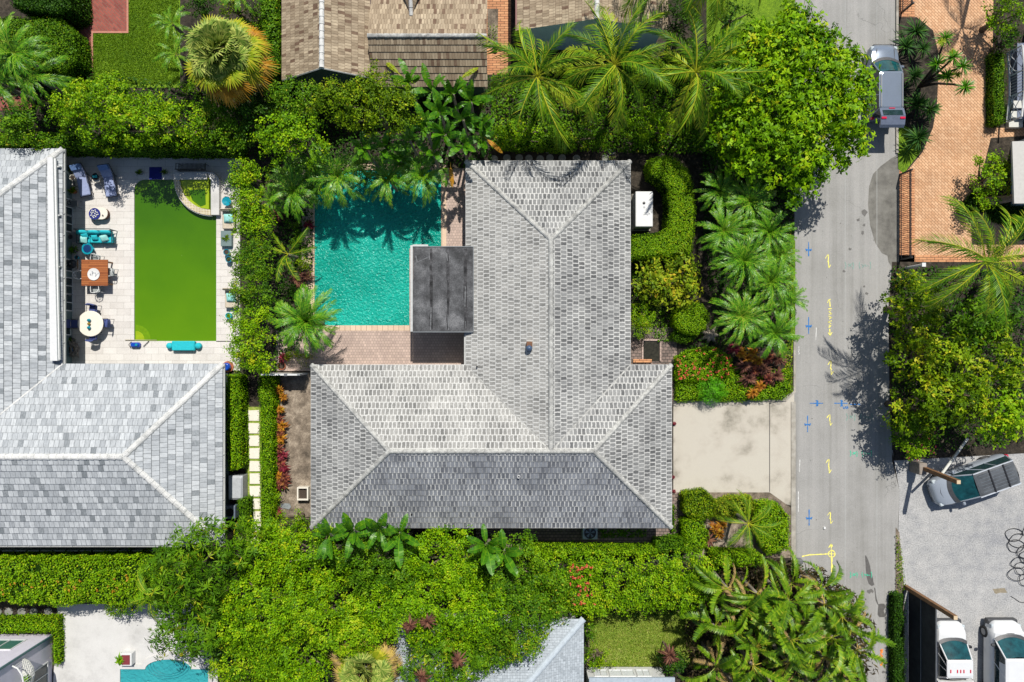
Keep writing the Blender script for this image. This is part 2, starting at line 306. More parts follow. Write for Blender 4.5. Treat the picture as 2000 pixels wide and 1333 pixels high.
def npmesh(name, V, nper, mat, vals=None, F=None):
    """V (k,3) float array, faces of nper consecutive verts (or F)"""
    me = bpy.data.meshes.new(name); V = np.asarray(V, dtype=np.float32); me.vertices.add(len(V)); me.vertices.foreach_set('co', V.ravel())
    idx = np.arange(len(V), dtype=np.int32).reshape(-1, nper) if F is None else np.asarray(F, dtype=np.int32)
    m = len(idx); me.loops.add(m * nper); me.loops.foreach_set('vertex_index', idx.ravel()); me.polygons.add(m)
    me.polygons.foreach_set('loop_start', np.arange(0, m * nper, nper, dtype=np.int32)); me.update(calc_edges=True)
    if vals is not None:
        a = me.attributes.new('v', 'FLOAT', 'FACE'); a.data.foreach_set('value', np.asarray(vals, dtype=np.float32))
    me.materials.append(mat); return me
def sheet(name, pts, z, mat, kind='structure', parent=None, label=None):
    o = MB().sheet(WP(pts), z).build(name, mat, parent); 
    if kind and parent is None: o['kind'] = kind
    if label: o['label'] = label
    return o
def pip(P, poly):
    poly = np.asarray(poly); x, y = P[:, 0], P[:, 1]; ins = np.zeros(len(P), bool); n = len(poly); j = n - 1
    for i in range(n):
        xi, yi = poly[i]; xj, yj = poly[j]
        c = ((yi > y) != (yj > y)) & (x < (xj - xi) * (y - yi) / (yj - yi + 1e-12) + xi); ins ^= c; j = i
    return ins
def edist(P, poly):
    poly = np.asarray(poly, float); d = np.full(len(P), 1e9); n = len(poly)
    for i in range(n):
        a = poly[i]; b = poly[(i + 1) % n]; ab = b - a; t = np.clip(((P - a) @ ab) / (ab @ ab + 1e-12), 0, 1)
        d = np.minimum(d, np.hypot(*(P - a - t[:, None] * ab).T))
    return d
def sample(poly, n, rng):
    poly = np.asarray(poly, float); lo, hi = poly.min(0), poly.max(0); out = np.zeros((0, 2))
    while len(out) < n:
        P = rng.uniform(lo, hi, (max(64, n * 3), 2)); out = np.vstack([out, P[pip(P, poly)]])
    return out[:n]
def area(poly):
    p = np.asarray(poly); q = np.roll(p, -1, 0); return abs((p[:, 0] * q[:, 1] - q[:, 0] * p[:, 1]).sum()) / 2
def unit(v): return v / (np.linalg.norm(v, axis=1, keepdims=True) + 1e-9)
def leafquads(P, N, L, rng, asp=.5, fold=.25):
    n = len(P); R = rng.normal(size=(n, 3)); T = unit(R - (R * N).sum(1, keepdims=True) * N); B = np.cross(N, T)
    L = L * rng.uniform(.65, 1.3, (n, 1)); w = L * asp * .5
    V = np.stack([P - T * L * .5, P + B * w + N * L * fold * .5, P + T * L * .5, P - B * w + N * L * fold * .5], 1)
    return V.reshape(-1, 3)
def canopy_verts(poly, ztop, drop, lr, L, dens, rng, asp=.5, flat=.75, whorl=0, zlow=None, rough=.35):
    """lumpy canopy: overlapping leafy lobes over the outline, each lobe made of tufts of leaves"""
    if not whorl: L *= .84; dens *= 1.3
    else: dens *= 1.1
    A = area(poly); lo = sample(poly, int(A / (lr * lr) * 3.2) + 3, rng); de = edist(lo, poly); keep = []
    for i in rng.permutation(len(lo)):
        if de[i] < lr * .28: continue
        if all((lo[i][0] - lo[k][0]) ** 2 + (lo[i][1] - lo[k][1]) ** 2 > (lr * .8) ** 2 for k in keep): keep.append(i)
    if not keep: keep = [int(np.argmax(de))]
    V = []; vals = []; centers = []; dm = max(de.max(), .1)
    for i in keep:
        e = 1 - min(1, de[i] / (dm * .85)); r = lr * rng.uniform(.6, 1.35); z = ztop - drop * e ** 1.8 - rng.uniform(0, rough * lr * 2.2)
        r = min(r, max(de[i] * 1.2, lr * .45)); c = np.array([lo[i][0], lo[i][1], z - r * flat]); centers.append((c, r))
        n = int(dens * 4 * math.pi * r * r * .62); n = int(n * .88); g = max(6, int(30 * rng.uniform(.7, 1.3))); nc = max(3, n // g)
        C0 = unit(rng.normal(size=(nc, 3))); C0[:, 2] = np.where(C0[:, 2] < -.35, -C0[:, 2], C0[:, 2]); cr = r * rng.uniform(.62, 1.22, (nc, 1)); cb = rng.normal(0, .18, nc)
        ix = rng.integers(0, nc, n); sg = (L * .55 + .06)
        P = c + C0[ix] * cr[ix] * np.array([1, 1, flat]) + rng.normal(0, sg, (n, 3)) * np.array([1, 1, .55]); D = C0[ix]
        N = unit(D * .9 + rng.normal(0, .5, (n, 3)) + np.array([0, 0, .4])); base = np.clip(rng.normal(.5 + rng.normal(0, .07), .17, n) + cb[ix], 0, .93) + (rng.random(n) < .012) * .5
        if whorl:
            k = whorl; P = np.repeat(P[::k], k, 0); N = np.repeat(N[::k], k, 0); base = np.repeat(base[::k], k); m = len(P)
            Rr = unit(np.cross(N, rng.normal(size=(m, 3)))); N2 = unit(N + Rr * .35); Ls = L * rng.uniform(.7, 1.25, (m, 1)); B = np.cross(N2, Rr); w = Ls * asp * .5
            V.append(np.stack([P, P + Rr * Ls * .55 + B * w, P + Rr * Ls - N * Ls * .15, P + Rr * Ls * .55 - B * w], 1).reshape(-1, 3)); vals.append(base + rng.normal(0, .05, m))
        else:
            V.append(leafquads(P, N, L, rng, asp)); vals.append(base)
    return np.vstack(V), np.concatenate(vals), centers
def blob(cx, cy, r, rng, n=14, k=.14, sx=1, sy=1):
    return [(cx + sx * r * (1 + rng.normal(0, k)) * math.cos(2 * math.pi * i / n), cy + sy * r * (1 + rng.normal(0, k)) * math.sin(2 * math.pi * i / n)) for i in range(n)]
SEED = [11]
def nrng(): SEED[0] += 7; return np.random.default_rng(SEED[0])
def flowers_mesh(name, poly_w, z, n, size, mat, parent, rng, zr=.3):
    P2 = sample(poly_w, n, rng); V = []
    for p in P2:
        c = np.array([[p[0], p[1], z + rng.uniform(-zr, zr * .3)]]); k = 7
        P = c + rng.normal(0, size * .3, (k, 3)) * np.array([1, 1, .4]); V.append(leafquads(P, unit(rng.normal(0, .4, (k, 3)) + np.array([0, 0, 1])), size * .7, rng, .8))
    V = np.vstack(V); me = npmesh(name, V, 4, mat, rng.random(len(V) // 4)); o = bpy.data.objects.new(name, me); link(o, parent); return o
def tree(kind, label, cat, poly_px, h, mat, lr=1.0, drop=2.0, L=.24, dens=42, asp=.5, whorl=0, group=None, base=None, trunk_r=.16, flowers=None, zref=.85, rough=.35):
    """poly_px: apparent outline in photo pixels; h: height of the crown's top"""
    rng = nrng(); zc = h * zref; pw = WP(poly_px, zc); cx, cy = np.mean(pw, 0)
    bx, by = (X(base[0]), Y(base[1])) if base else (cx, cy)
    t = thing(kind, label, cat, (bx, by, 0), group)
    V, vals, cen = canopy_verts(pw, h, drop, lr, L, dens, rng, asp, whorl=whorl, rough=rough); V = V - np.array([bx, by, 0])
    V[:, 2] = np.maximum(V[:, 2], .05)
    link(bpy.data.objects.new('crown', npmesh('crown', V, 4, mat, vals)), t)
    tb = MB(); top = max(h - drop - lr * 1.2, h * .35)
    tb.tube([(0, 0, -.1), (.03, .02, top * .4), ((cx - bx) * .6, (cy - by) * .6, top * .8), (cx - bx, cy - by, top)], [trunk_r * 1.4, trunk_r, trunk_r * .85, trunk_r * .5], 8)
    random.seed(SEED[0])
    for c, r in (random.sample(cen, min(len(cen), 7))):
        q = c - np.array([bx, by, 0]); m = ((q[0] + (cx - bx) * .6) / 2, (q[1] + (cy - by) * .6) / 2, (q[2] + top * .6) / 2)
        tb.tube([((cx - bx) * .6, (cy - by) * .6, top * .7), m, (q[0], q[1], max(q[2], .3))], [trunk_r * .6, trunk_r * .4, trunk_r * .18], 6)
    tb.build('trunk', BARK, t, smooth=True)
    if flowers:
        n, size, fm = flowers[:3]; fp = WP(flowers[3], zc) if len(flowers) > 3 else pw
        flowers_mesh('flowers', [(a - bx, b - by) for a, b in fp], h - drop * .12, n, size, fm, t, rng, zr=.5)
    return t
def hedge(kind, label, cat, poly_px, h, mat, L=.13, dens=230, zvar=.12, group=None, ztop=None, flowers=None, asp=.55, jit=.5, footprint=None):
    """clipped or dense hedge: poly is the outline of its TOP in photo pixels"""
    rng = nrng(); L *= .84; dens *= 1.5; pw = WP(poly_px, h); cx, cy = np.mean(pw, 0); t = thing(kind, label, cat, (cx, cy, 0), group)
    lp = [(a - cx, b - cy) for a, b in pw]; A = area(lp); n = int(A * dens); P2 = sample(lp, n, rng); d = edist(P2, lp)
    ph = rng.uniform(0, 6, 4)
    lump = lambda q: np.sin(q[:, 0] * 2.3 + ph[0]) * np.sin(q[:, 1] * 2.7 + ph[1]) * .5 + np.sin(q[:, 0] * 5.1 + ph[2]) * np.sin(q[:, 1] * 4.7 + ph[3]) * .5
    z = h + lump(P2) * zvar - np.abs(rng.normal(0, zvar * .7, n)) - .22 * np.exp(-(d / .12) ** 2)
    P = np.column_stack([P2, z]); N = unit(rng.normal(0, jit, (n, 3)) + np.array([0, 0, 1]))
    # sides
    a = np.array(lp); b = np.roll(a, -1, 0); ln = np.hypot(*(b - a).T); per = ln.sum(); ns = int(per * h * dens * .7)
    e = rng.choice(len(a), ns, p=ln / per); tt = rng.random((ns, 1)); q = a[e] + (b[e] - a[e]) * tt; nd = (b[e] - a[e]) / ln[e][:, None]
    sg = 1 if sum(a[i][0] * b[i][1] - b[i][0] * a[i][1] for i in range(len(a))) > 0 else -1
    out = np.column_stack([nd[:, 1] * sg, -nd[:, 0] * sg]); zz = rng.uniform(.02, h, ns)
    q = q + out * (rng.normal(0, .05, (ns, 1)) + lump(q)[:, None] * zvar * .5)
    P = np.vstack([P, np.column_stack([q, zz])]); N = np.vstack([N, unit(np.column_stack([out, np.full(ns, .3)]) + rng.normal(0, jit, (ns, 3)))])
    V = leafquads(P, N, L, rng, asp); vals = np.clip(rng.normal(.5, .22, len(P)), 0, .95) + (rng.random(len(P)) < .01) * .4
    link(bpy.data.objects.new('foliage', npmesh('foliage', V, 4, mat, vals)), t)
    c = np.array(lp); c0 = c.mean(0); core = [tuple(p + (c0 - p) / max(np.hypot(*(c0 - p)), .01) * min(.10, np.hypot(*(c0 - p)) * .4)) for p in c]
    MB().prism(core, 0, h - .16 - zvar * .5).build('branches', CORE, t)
    if flowers:
        n, size, fm = flowers[:3]; fp = [(X(p, h) - cx, Y(q, h) - cy) for p, q in flowers[3]] if len(flowers) > 3 else lp
        flowers_mesh('flowers', fp, h + .08, n, size, fm, t, rng, zr=.12)
    return t
# ---------------------------------------------------------------- palm and plant makers
def frond_mesh(name, mat, L=4.0, nl=34, ll=.75, a0=55, a1=-35, wl=.06, droop=.5, web=0.0, rng=None, fwd=.55, bend=0.0, thick=.03, vlo=0.0, vhi=.7, start=.14, gap=0.0, lift=.28):
    """one pinnate leaf along +X: arching rachis and two rows of leaflets"""
    t = np.linspace(0, 1, nl + 1); ang = np.radians(a0 + (a1 - a0) * t ** 1.15); st = L / nl
    hx = np.cos(ang) * st; x = np.concatenate([[0], np.cumsum(hx[:-1])]); z = np.concatenate([[0], np.cumsum(np.sin(ang[:-1]) * st)])
    y = bend * L * t ** 2; V = []; vals = []
    for i in range(nl):
        r = thick * (1 - .8 * t[i]); r2 = thick * (1 - .8 * t[i + 1])
        for s in (1, -1):
            V.append([(x[i], y[i], z[i] + r), (x[i], y[i] - r * s, z[i] - r * .3), (x[i + 1], y[i + 1] - r2 * s, z[i + 1] - r2 * .3), (x[i + 1], y[i + 1], z[i + 1] + r2)]); vals.append(.93)
    for i in range(nl):
        if t[i] < start: continue
        u = (t[i] - start) / (1 - start); prof = (math.sin(math.pi * (.12 + .80 * u)) ** .7) * ll; T = np.array([math.cos(ang[i]), 0, math.sin(ang[i])]); Up = np.array([-T[2], 0, T[0]])
        for s in (1, -1):
            if rng.random() < gap: continue
            l = prof * rng.uniform(.85, 1.12); f = fwd + .35 * u + rng.normal(0, .06); d = T * f + np.array([0, s, 0]) * (1 - f * .4) + Up * rng.uniform(lift - .28, lift); d /= np.linalg.norm(d)
            p0 = np.array([x[i], y[i], z[i]]); dr = np.array([0, 0, -1]) * droop * l
            p1 = p0 + d * l * .5 + dr * .18; p2 = p0 + d * l * .97 + dr * .62
            w0 = wl * .5; W0 = T * (w0 if not web else max(w0, st * .55)); W1 = T * (wl if not web else st * (.62 * web)); W2 = T * wl * .12
            V.append([p0 - W0, p0 + W0, p1 + W1, p1 - W1]); V.append([p1 - W1, p1 + W1, p2 + W2, p2 - W2]); v = np.clip(rng.normal((vlo + vhi) / 2, (vhi - vlo) * .3), 0, .86); vals += [v, min(v + rng.uniform(0, .12), .95)]
    return npmesh(name, np.array(V).reshape(-1, 3), 4, mat, vals)
def palm(kind, label, px, py, h, meshes, n, group=None, base=None, tr=.14, el=(0, 0), sc=(.85, 1.1), part='frond', cat='palm', az0=None, crown_r=0.0, nuts=0, seed=None, older=None, roll=.25):
    """px,py: where the crown's heart shows in the photo; h: height of the heart"""
    SEED[0] += 7; R = random.Random(seed or SEED[0]); hx, hy = X(px, h), Y(py, h); bx, by = base if base else (hx, hy)
    t = thing(kind, label, cat, (bx, by, 0), group); ox, oy = hx - bx, hy - by
    tb = MB(); k = 7 if h > 2 else 3; path = [(ox * (i / k) ** 1.6, oy * (i / k) ** 1.6, -.05 + (h + .0) * i / k) for i in range(k + 1)]
    tb.tube(path, [tr * (1.35 - .5 * min(1, i / k * 1.5)) * (1 + .05 * (i % 2)) for i in range(k + 1)], 9); tb.build('trunk', BARKP, t, smooth=True)
    a = R.uniform(0, 6.28) if az0 is None else az0
    for i in range(n):
        m = meshes[i % len(meshes)] if not older or i % 5 else older[i % len(older)]
        o = bpy.data.objects.new(part, m); link(o, t, (ox, oy, h)); a += 2.39996 + R.uniform(-.25, .25)
        e = math.radians(R.uniform(*el)); s = R.uniform(*sc); o.rotation_euler = (R.uniform(-roll, roll), -e, a); o.scale = (s, s, s)
    for i in range(nuts):
        q = R.uniform(0, 6.28); c = MB(); c.lathe([(.01, -.13), (.09, -.08), (.115, 0), (.09, .09), (.01, .13)], 9)
        c.build('coconut', plain('coconut_husk', S(120, 130, 40, .8), .6), t, (ox + .26 * math.cos(q), oy + .26 * math.sin(q), h - .25 - R.uniform(0, .15)), smooth=True)
    return t
def strap_mesh(name, mat, n, L, wd, rng, el=(5, 75), droop=.5, vlo=.1, vhi=.8, segs=3):
    V = []; vals = []
    for i in range(n):
        az = rng.uniform(0, 6.283); e = math.radians(rng.uniform(*el)); l = L * rng.uniform(.75, 1.15); d = np.array([math.cos(az) * math.cos(e), math.sin(az) * math.cos(e), math.sin(e)]); s = np.array([-math.sin(az), math.cos(az), 0])
        prev = None; v = np.clip(rng.uniform(vlo, vhi), 0, 1)
        for k in range(segs + 1):
            u = k / segs; p = d * l * u + np.array([0, 0, -1]) * droop * l * u * u; w = wd * (.55 + 1.1 * u) * (1 - u ** 3) + .004; q = (p - s * w * .5, p + s * w * .5)
            if prev: V.append([prev[0], prev[1], q[1], q[0]]); vals.append(v)
            prev = q
    return npmesh(name, np.array(V).reshape(-1, 3), 4, mat, vals)
def paddle_mesh(name, mat, L, wd, rng, a0=70, a1=10, tears=4, pet=.25, stiff=.2):
    """banana-like leaf on +X: stalk, raised midrib, two torn halves"""
    n = 16; t = np.linspace(0, 1, n + 1); ang = np.radians(a0 + (a1 - a0) * t); st = L / n; x = np.concatenate([[0], np.cumsum(np.cos(ang[:-1]) * st)]); z = np.concatenate([[0], np.cumsum(np.sin(ang[:-1]) * st)]); V = []; vals = []
    def half(u):
        if u < pet: return 0.0
        q = (u - pet) / (1 - pet); return wd * .5 * min(1, math.sin(math.pi * min(1, .08 + q * .92)) ** .55 * 1.02)
    for i in range(n):
        r = .022 * (1 - .6 * t[i])
        V.append([(x[i], -r, z[i] + .02), (x[i], r, z[i] + .02), (x[i + 1], r, z[i + 1] + .02), (x[i + 1], -r, z[i + 1] + .02)]); vals.append(.8)
        for s in (1, -1):
            w0, w1 = half(t[i]), half(t[i + 1]); torn = rng.random() < tears / n; 
            if w0 + w1 < .01: continue
            T = np.array([math.cos(ang[i]), 0, math.sin(ang[i])]); Up = np.array([-T[2], 0, T[0]]); k = rng.uniform(.05, .4) * (1 if not torn else 2); g = st * (.25 if torn else 0)
            a = np.array([x[i], 0, z[i]]); b = np.array([x[i + 1], 0, z[i + 1]]); sy = np.array([0, s, 0])
            c = b + sy * w1 * .95 + Up * w1 * .18 - np.array([0, 0, k * w1]) - T * g; d = a + sy * w0 * .95 + Up * w0 * .18 - np.array([0, 0, k * w0 * .9]) + T * st * .2 * 0
            V.append([a, b, c, d]); vals.append(np.clip(rng.normal(.45, .12), 0, .8))
    return npmesh(name, np.array(V).reshape(-1, 3), 4, mat, vals)
def fan_mesh(name, mat, pet, L, n, rng, spread=290, a=45, fall=.5, wd=.05):
    V = []; vals = []; e = math.radians(a); d = np.array([math.cos(e), 0, math.sin(e)]); P0 = d * pet
    V.append([(0, -.02, 0), (0, .02, 0), P0 + np.array([0, .015, 0]), P0 - np.array([0, .015, 0])]); vals.append(.8)
    up = np.array([-d[2], 0, d[0]])
    for i in range(n):
        q = math.radians(-spread / 2 + spread * i / (n - 1)); f = d * math.cos(q) + np.array([0, 1, 0]) * math.sin(q); s = -d * math.sin(q) + np.array([0, 1, 0]) * math.cos(q); l = L * rng.uniform(.85, 1.1) * (1 - .25 * abs(q) / 2.6); v = rng.uniform(.1, .85); prev = None
        for k, u in enumerate((0, .5, 1)):
            p = P0 + f * l * u - np.array([0, 0, 1]) * fall * l * u ** 2.2 + up * (.08 * l * u * (1 if i % 2 else .4)); w = wd * (.3, 1.2, .12)[k]
            r = (p - s * w, p + s * w)
            if prev: V.append([prev[0], prev[1], r[1], r[0]]); vals.append(min(1, v + .12 * k))
            prev = r
    return npmesh(name, np.array(V).reshape(-1, 3), 4, mat, vals)
def rosette(kind, label, px, py, h, meshes, cat='plant', group=None, sc=1.0, part='foliage', stem=True, az=None, z0=0.0):
    SEED[0] += 7; R = random.Random(SEED[0]); t = thing(kind, label, cat, (X(px, h), Y(py, h), z0), group)
    o = bpy.data.objects.new(part, R.choice(meshes)); link(o, t, (0, 0, h - z0)); o.scale = (sc,) * 3; o.rotation_euler = (0, 0, R.uniform(0, 6.28) if az is None else az)
    if stem and h - z0 > .12: MB().tube([(0, 0, -.02), (0, 0, h - z0 + .03)], [.05, .035], 6).build('stem', BARK, t)
    return t
rg = nrng()
COCO = [frond_mesh('coconut_frond', L_PALM, 4.3, 54, .85, a0, a1, .036, dr, rng=rg, bend=bd, vlo=vl, vhi=vl + .65, thick=.045, gap=.12, fwd=.8) for a0, a1, dr, bd, vl in ((58, -35, .8, .16, .1), (40, -60, 1.1, -.2, .25), (18, -70, 1.2, .12, .2), (75, -10, .6, -.12, .15), (5, -75, 1.2, -.06, .3), (48, -50, .9, .26, .0), (66, -60, 1.0, -.28, .3))]
COCOY = [frond_mesh('coconut_frond', L_PALM, 3.8, 38, .7, a0, -65, .045, 1.0, rng=rg, bend=.06, vlo=.75, vhi=1.0, thick=.055, gap=.15) for a0 in (0, -15)]
PYG = [frond_mesh('pygmy_frond', L_PYGMY, 1.5, 30, .21, a0, a1, .022, .3, rng=rg, bend=bd, thick=.016, fwd=.7, start=.1, vlo=.05, vhi=.95, gap=.06) for a0, a1, bd in ((60, -40, .08), (35, -55, -.1), (15, -60, .06), (75, -30, 0), (48, -68, .12))]
WEBF = [frond_mesh('broad_frond', L_BROAD, 2.9, 40, .50, a0, a1, .05, .3, web=1.0, rng=rg, bend=bd, fwd=.45, start=.22, vlo=vl, vhi=vl + .55, thick=.03, lift=.7) for a0, a1, bd, vl in ((80, 20, .12, .1), (62, -35, -.2, .3), (48, -55, .18, .25), (72, -20, -.25, .4), (32, -60, .15, .15), (86, 40, .1, .35), (66, -60, .3, .2))]
WEBD = [frond_mesh('broad_frond', L_FAN4, 2.3, 24, .35, a0, -60, .05, .7, web=.6, rng=rg, bend=.06, fwd=.4) for a0 in (15, -5)]
PAD = [paddle_mesh('banana_leaf', L_BANANA, l, w, rg, a0, a1, te) for l, w, a0, a1, te in ((2.3, .62, 80, 25, 3), (2.0, .55, 65, -10, 6), (2.5, .66, 72, 5, 5), (1.8, .5, 50, -30, 8), (2.2, .6, 86, 55, 2))]
YUC = [strap_mesh('strap_leaves', L_STRAP, 90, .85, .05, rg, (-5, 80), .35) for k in range(3)]
AGA = [strap_mesh('strap_leaves', L_OLIVE, 34, .34, .035, rg, (5, 80), .25) for k in range(2)]
CRO = [strap_mesh('strap_leaves', L_CROTON, 60, .42, .075, rg, (0, 80), .4) for k in range(3)]
CROY = [strap_mesh('strap_leaves', L_CROTONY, 60, .40, .075, rg, (0, 80), .4) for k in range(3)]
CRR = [strap_mesh('strap_leaves', L_RED, 54, .42, .07, rg, (0, 75), .4) for k in range(2)]
CRP = [strap_mesh('strap_leaves', L_PURPLE, 60, .62, .07, rg, (0, 75), .5) for k in range(2)]
DRAC = [strap_mesh('strap_leaves', L_MID, 70, .60, .045, rg, (-10, 75), .45) for k in range(2)]
FERN = [strap_mesh('fern_fronds', L_BRIGHT, 46, .38, .06, rg, (10, 80), .6) for k in range(2)]
FANG = [fan_mesh('fan_leaf', L_FAN1, pt, ln, 26, rg, a=a, fall=f, spread=sp, wd=.045) for a, f, pt, ln, sp in ((62, .35, .9, 1.25, 190), (48, .5, 1.3, 1.15, 210), (75, .25, .6, 1.3, 160), (55, .6, 1.1, 1.2, 230), (68, .45, .8, 1.0, 180))]
FANY = [fan_mesh('fan_leaf', L_FAN2, 1.45, 1.05, 32, rg, a=a, fall=f) for a, f in ((22, .5), (8, .6), (32, .45))]
FANO = [fan_mesh('fan_leaf', L_FAN3, 1.7, 1.0, 32, rg, a=a, fall=f, wd=.04) for a, f in ((-6, .7), (4, .75))]
FAND = [fan_mesh('fan_leaf', L_FAN4, 1.5, .95, 28, rg, a=a, fall=f, wd=.04) for a, f in ((-20, .8), (-2, .7))]

# ---------------------------------------------------------------- roofs
def roof_face(mb, pts, row, lift=.035, i=0, j=1, apex=None):
    """courses of tiles on one planar roof face; edge i-j is the eave"""
    P = [Vector(p) for p in pts]; a, b = P[i], P[j]; U = (b - a).normalized(); c = P[apex if apex is not None else (j + 1) % len(P)]
    N = U.cross(c - a).normalized()
    if N.z < 0: N = -N
    Vd = N.cross(U)
    if Vd.z < 0: Vd = -Vd
    q = []
    for p in P:
        d = (p - a).dot(N) / N.z; p2 = Vector((p.x, p.y, p.z - d)); q.append(((p2 - a).dot(U), (p2 - a).dot(Vd)))
    vm = max(v for _, v in q); k = 0
    def clip(poly, lim, keep_above):
        out = []
        for n in range(len(poly)):
            p, r = poly[n], poly[(n + 1) % len(poly)]; ip = (p[1] >= lim) == keep_above or p[1] == lim; ir = (r[1] >= lim) == keep_above or r[1] == lim
            if ip: out.append(p)
            if ip != ir: t = (lim - p[1]) / (r[1] - p[1]); out.append((p[0] + (r[0] - p[0]) * t, lim))
        return out
    off = (a.x * 1.37 + a.y * 2.11) % 3
    while k * row < vm - 1e-4:
        v0, v1 = k * row, min((k + 1) * row, vm); s = clip(q, v0, True)
        s = clip(s, v1, False) if v1 < vm else s
        if len(s) >= 3:
            pts3 = [a + U * u + Vd * v + N * (lift * (1 - (v - v0) / row) + .01) for u, v in s]; uv = [(u + off, v) for u, v in s]
            nn = (pts3[1] - pts3[0]).cross(pts3[2] - pts3[0])
            if nn.z < 0: pts3 = pts3[::-1]; uv = uv[::-1]
            mb.poly(pts3, uv)
            us = [u for u, v in s if abs(v - v0) < 1e-6]
            if len(us) >= 2:
                u0, u1 = min(us), max(us); e0 = a + U * u0 + Vd * v0; e1 = a + U * u1 + Vd * v0
                mb.poly([e0, e1, e1 + N * (lift + .01), e0 + N * (lift + .01)], [(u0 + off, v0), (u1 + off, v0), (u1 + off, v0), (u0 + off, v0)])
        k += 1
def caps(mb, a, b, w=.17, seg=.42, hh=.07):
    a, b = Vector(a), Vector(b); d = (b - a); n = max(1, int(d.length / seg)); D = d.normalized(); Sd = D.cross(Vector((0, 0, 1))).normalized(); N = Sd.cross(D)
    for i in range(n):
        p = a + d * (i / n); q = a + d * ((i + 1.12) / n) if i < n - 1 else b; R = []
        for c, s, z in ((p, 1.06, .012), (q, .9, -.004)):
            R.append([tuple(c + Sd * (w * s * x) + N * (hh * y * s + .03 + z)) for x, y in ((-1, -.75), (-.75, .3), (-.3, .95), (.3, .95), (.75, .3), (1, -.75))])
        mb.loft(R, cap=True, closed=True)
def offset_rect(x0, x1, y0, y1, d): return [(x0 + d, y0 + d), (x1 - d, y0 + d), (x1 - d, y1 - d), (x0 + d, y1 - d)]

# ---------------------------------------------------------------- vehicle maker (front towards +X)
def rrect(x0, x1, y, z, r=.18, n=4, nose=0.0):
    pts = []
    for cx, cy, a0 in ((x1 - r, y - r, 0), (x0 + r, y - r, 90), (x0 + r, -y + r, 180), (x1 - r, -y + r, 270)):
        for k in range(n + 1):
            a = math.radians(a0 + 90 * k / n); pts.append((cx + r * math.cos(a) + (nose * (1 - (cy / max(y, .01)) ** 2) if cx > 0 else 0), cy + r * math.sin(a), z))
    return pts
def wheels(t, L, Wd, xs, r=.36):
    for x in xs:
        for s in (1, -1):
            m = MB(); m.loft([[(x + q * math.cos(a), s * y, r + q * math.sin(a)) for a in (2 * math.pi * k / 18 for k in range(18))][::s] for q, y in ((r * .86, Wd / 2 + .012), (r, Wd / 2 - .03), (r, Wd / 2 - .2), (r * .86, Wd / 2 - .22))])
            w = m.build('wheel', RUBBER, t); m = MB(); m.loft([[(x + q * math.cos(a), s * y, r + q * math.sin(a)) for a in (2 * math.pi * k / 10 for k in range(10))][::s] for q, y in ((.08, Wd / 2 + .035), (r * .55, Wd / 2 + .03), (r * .6, Wd / 2 + .014))]); m.build('rim', GREYM, w)
def car_body(t, L, Wd, paint, belt=1.0, hood=.95, nose=.75, hx=.9, tail=.95, bottom=.22, bed=None):
    """lofted lower body: stations from tail to nose; hx = x where the hood meets the windscreen"""
    h = L / 2; w = Wd / 2; st = [(-h, .80, tail * .86, .45), (-h + .07, .92, tail, .3), (-h + .35, .985, tail + .02, .2), (-h * .5, 1, belt, .2), (0, 1, belt, .2), (hx, .99, belt, .2), (hx + .35, .975, hood + .02, .2), (h - .55, .945, (hood + nose) / 2 + .06, .2), (h - .2, .85, nose + .03, .24), (h - .05, .70, nose - .10, .32), (h, .56, nose - .25, .42)]
    m = MB(); R = []
    for x, k, z, zb in st:
        y = w * k; R.append([(x, -y * .86, zb), (x, -y * .98, zb + .12), (x, -y, z * .62), (x, -y * .965, z - .10), (x, -y * .90, z - .02), (x, -y * .55, z + .035), (x, 0, z + .05), (x, y * .55, z + .035), (x, y * .90, z - .02), (x, y * .965, z - .10), (x, y, z * .62), (x, y * .98, zb + .12), (x, y * .86, zb)])
    m.loft([r[::-1] for r in R]); o = m.build('body', paint, t, smooth=True)
    try:
        mod = o.modifiers.new('edges', 'EDGE_SPLIT'); mod.split_angle = math.radians(38)
    except Exception: pass
    return o
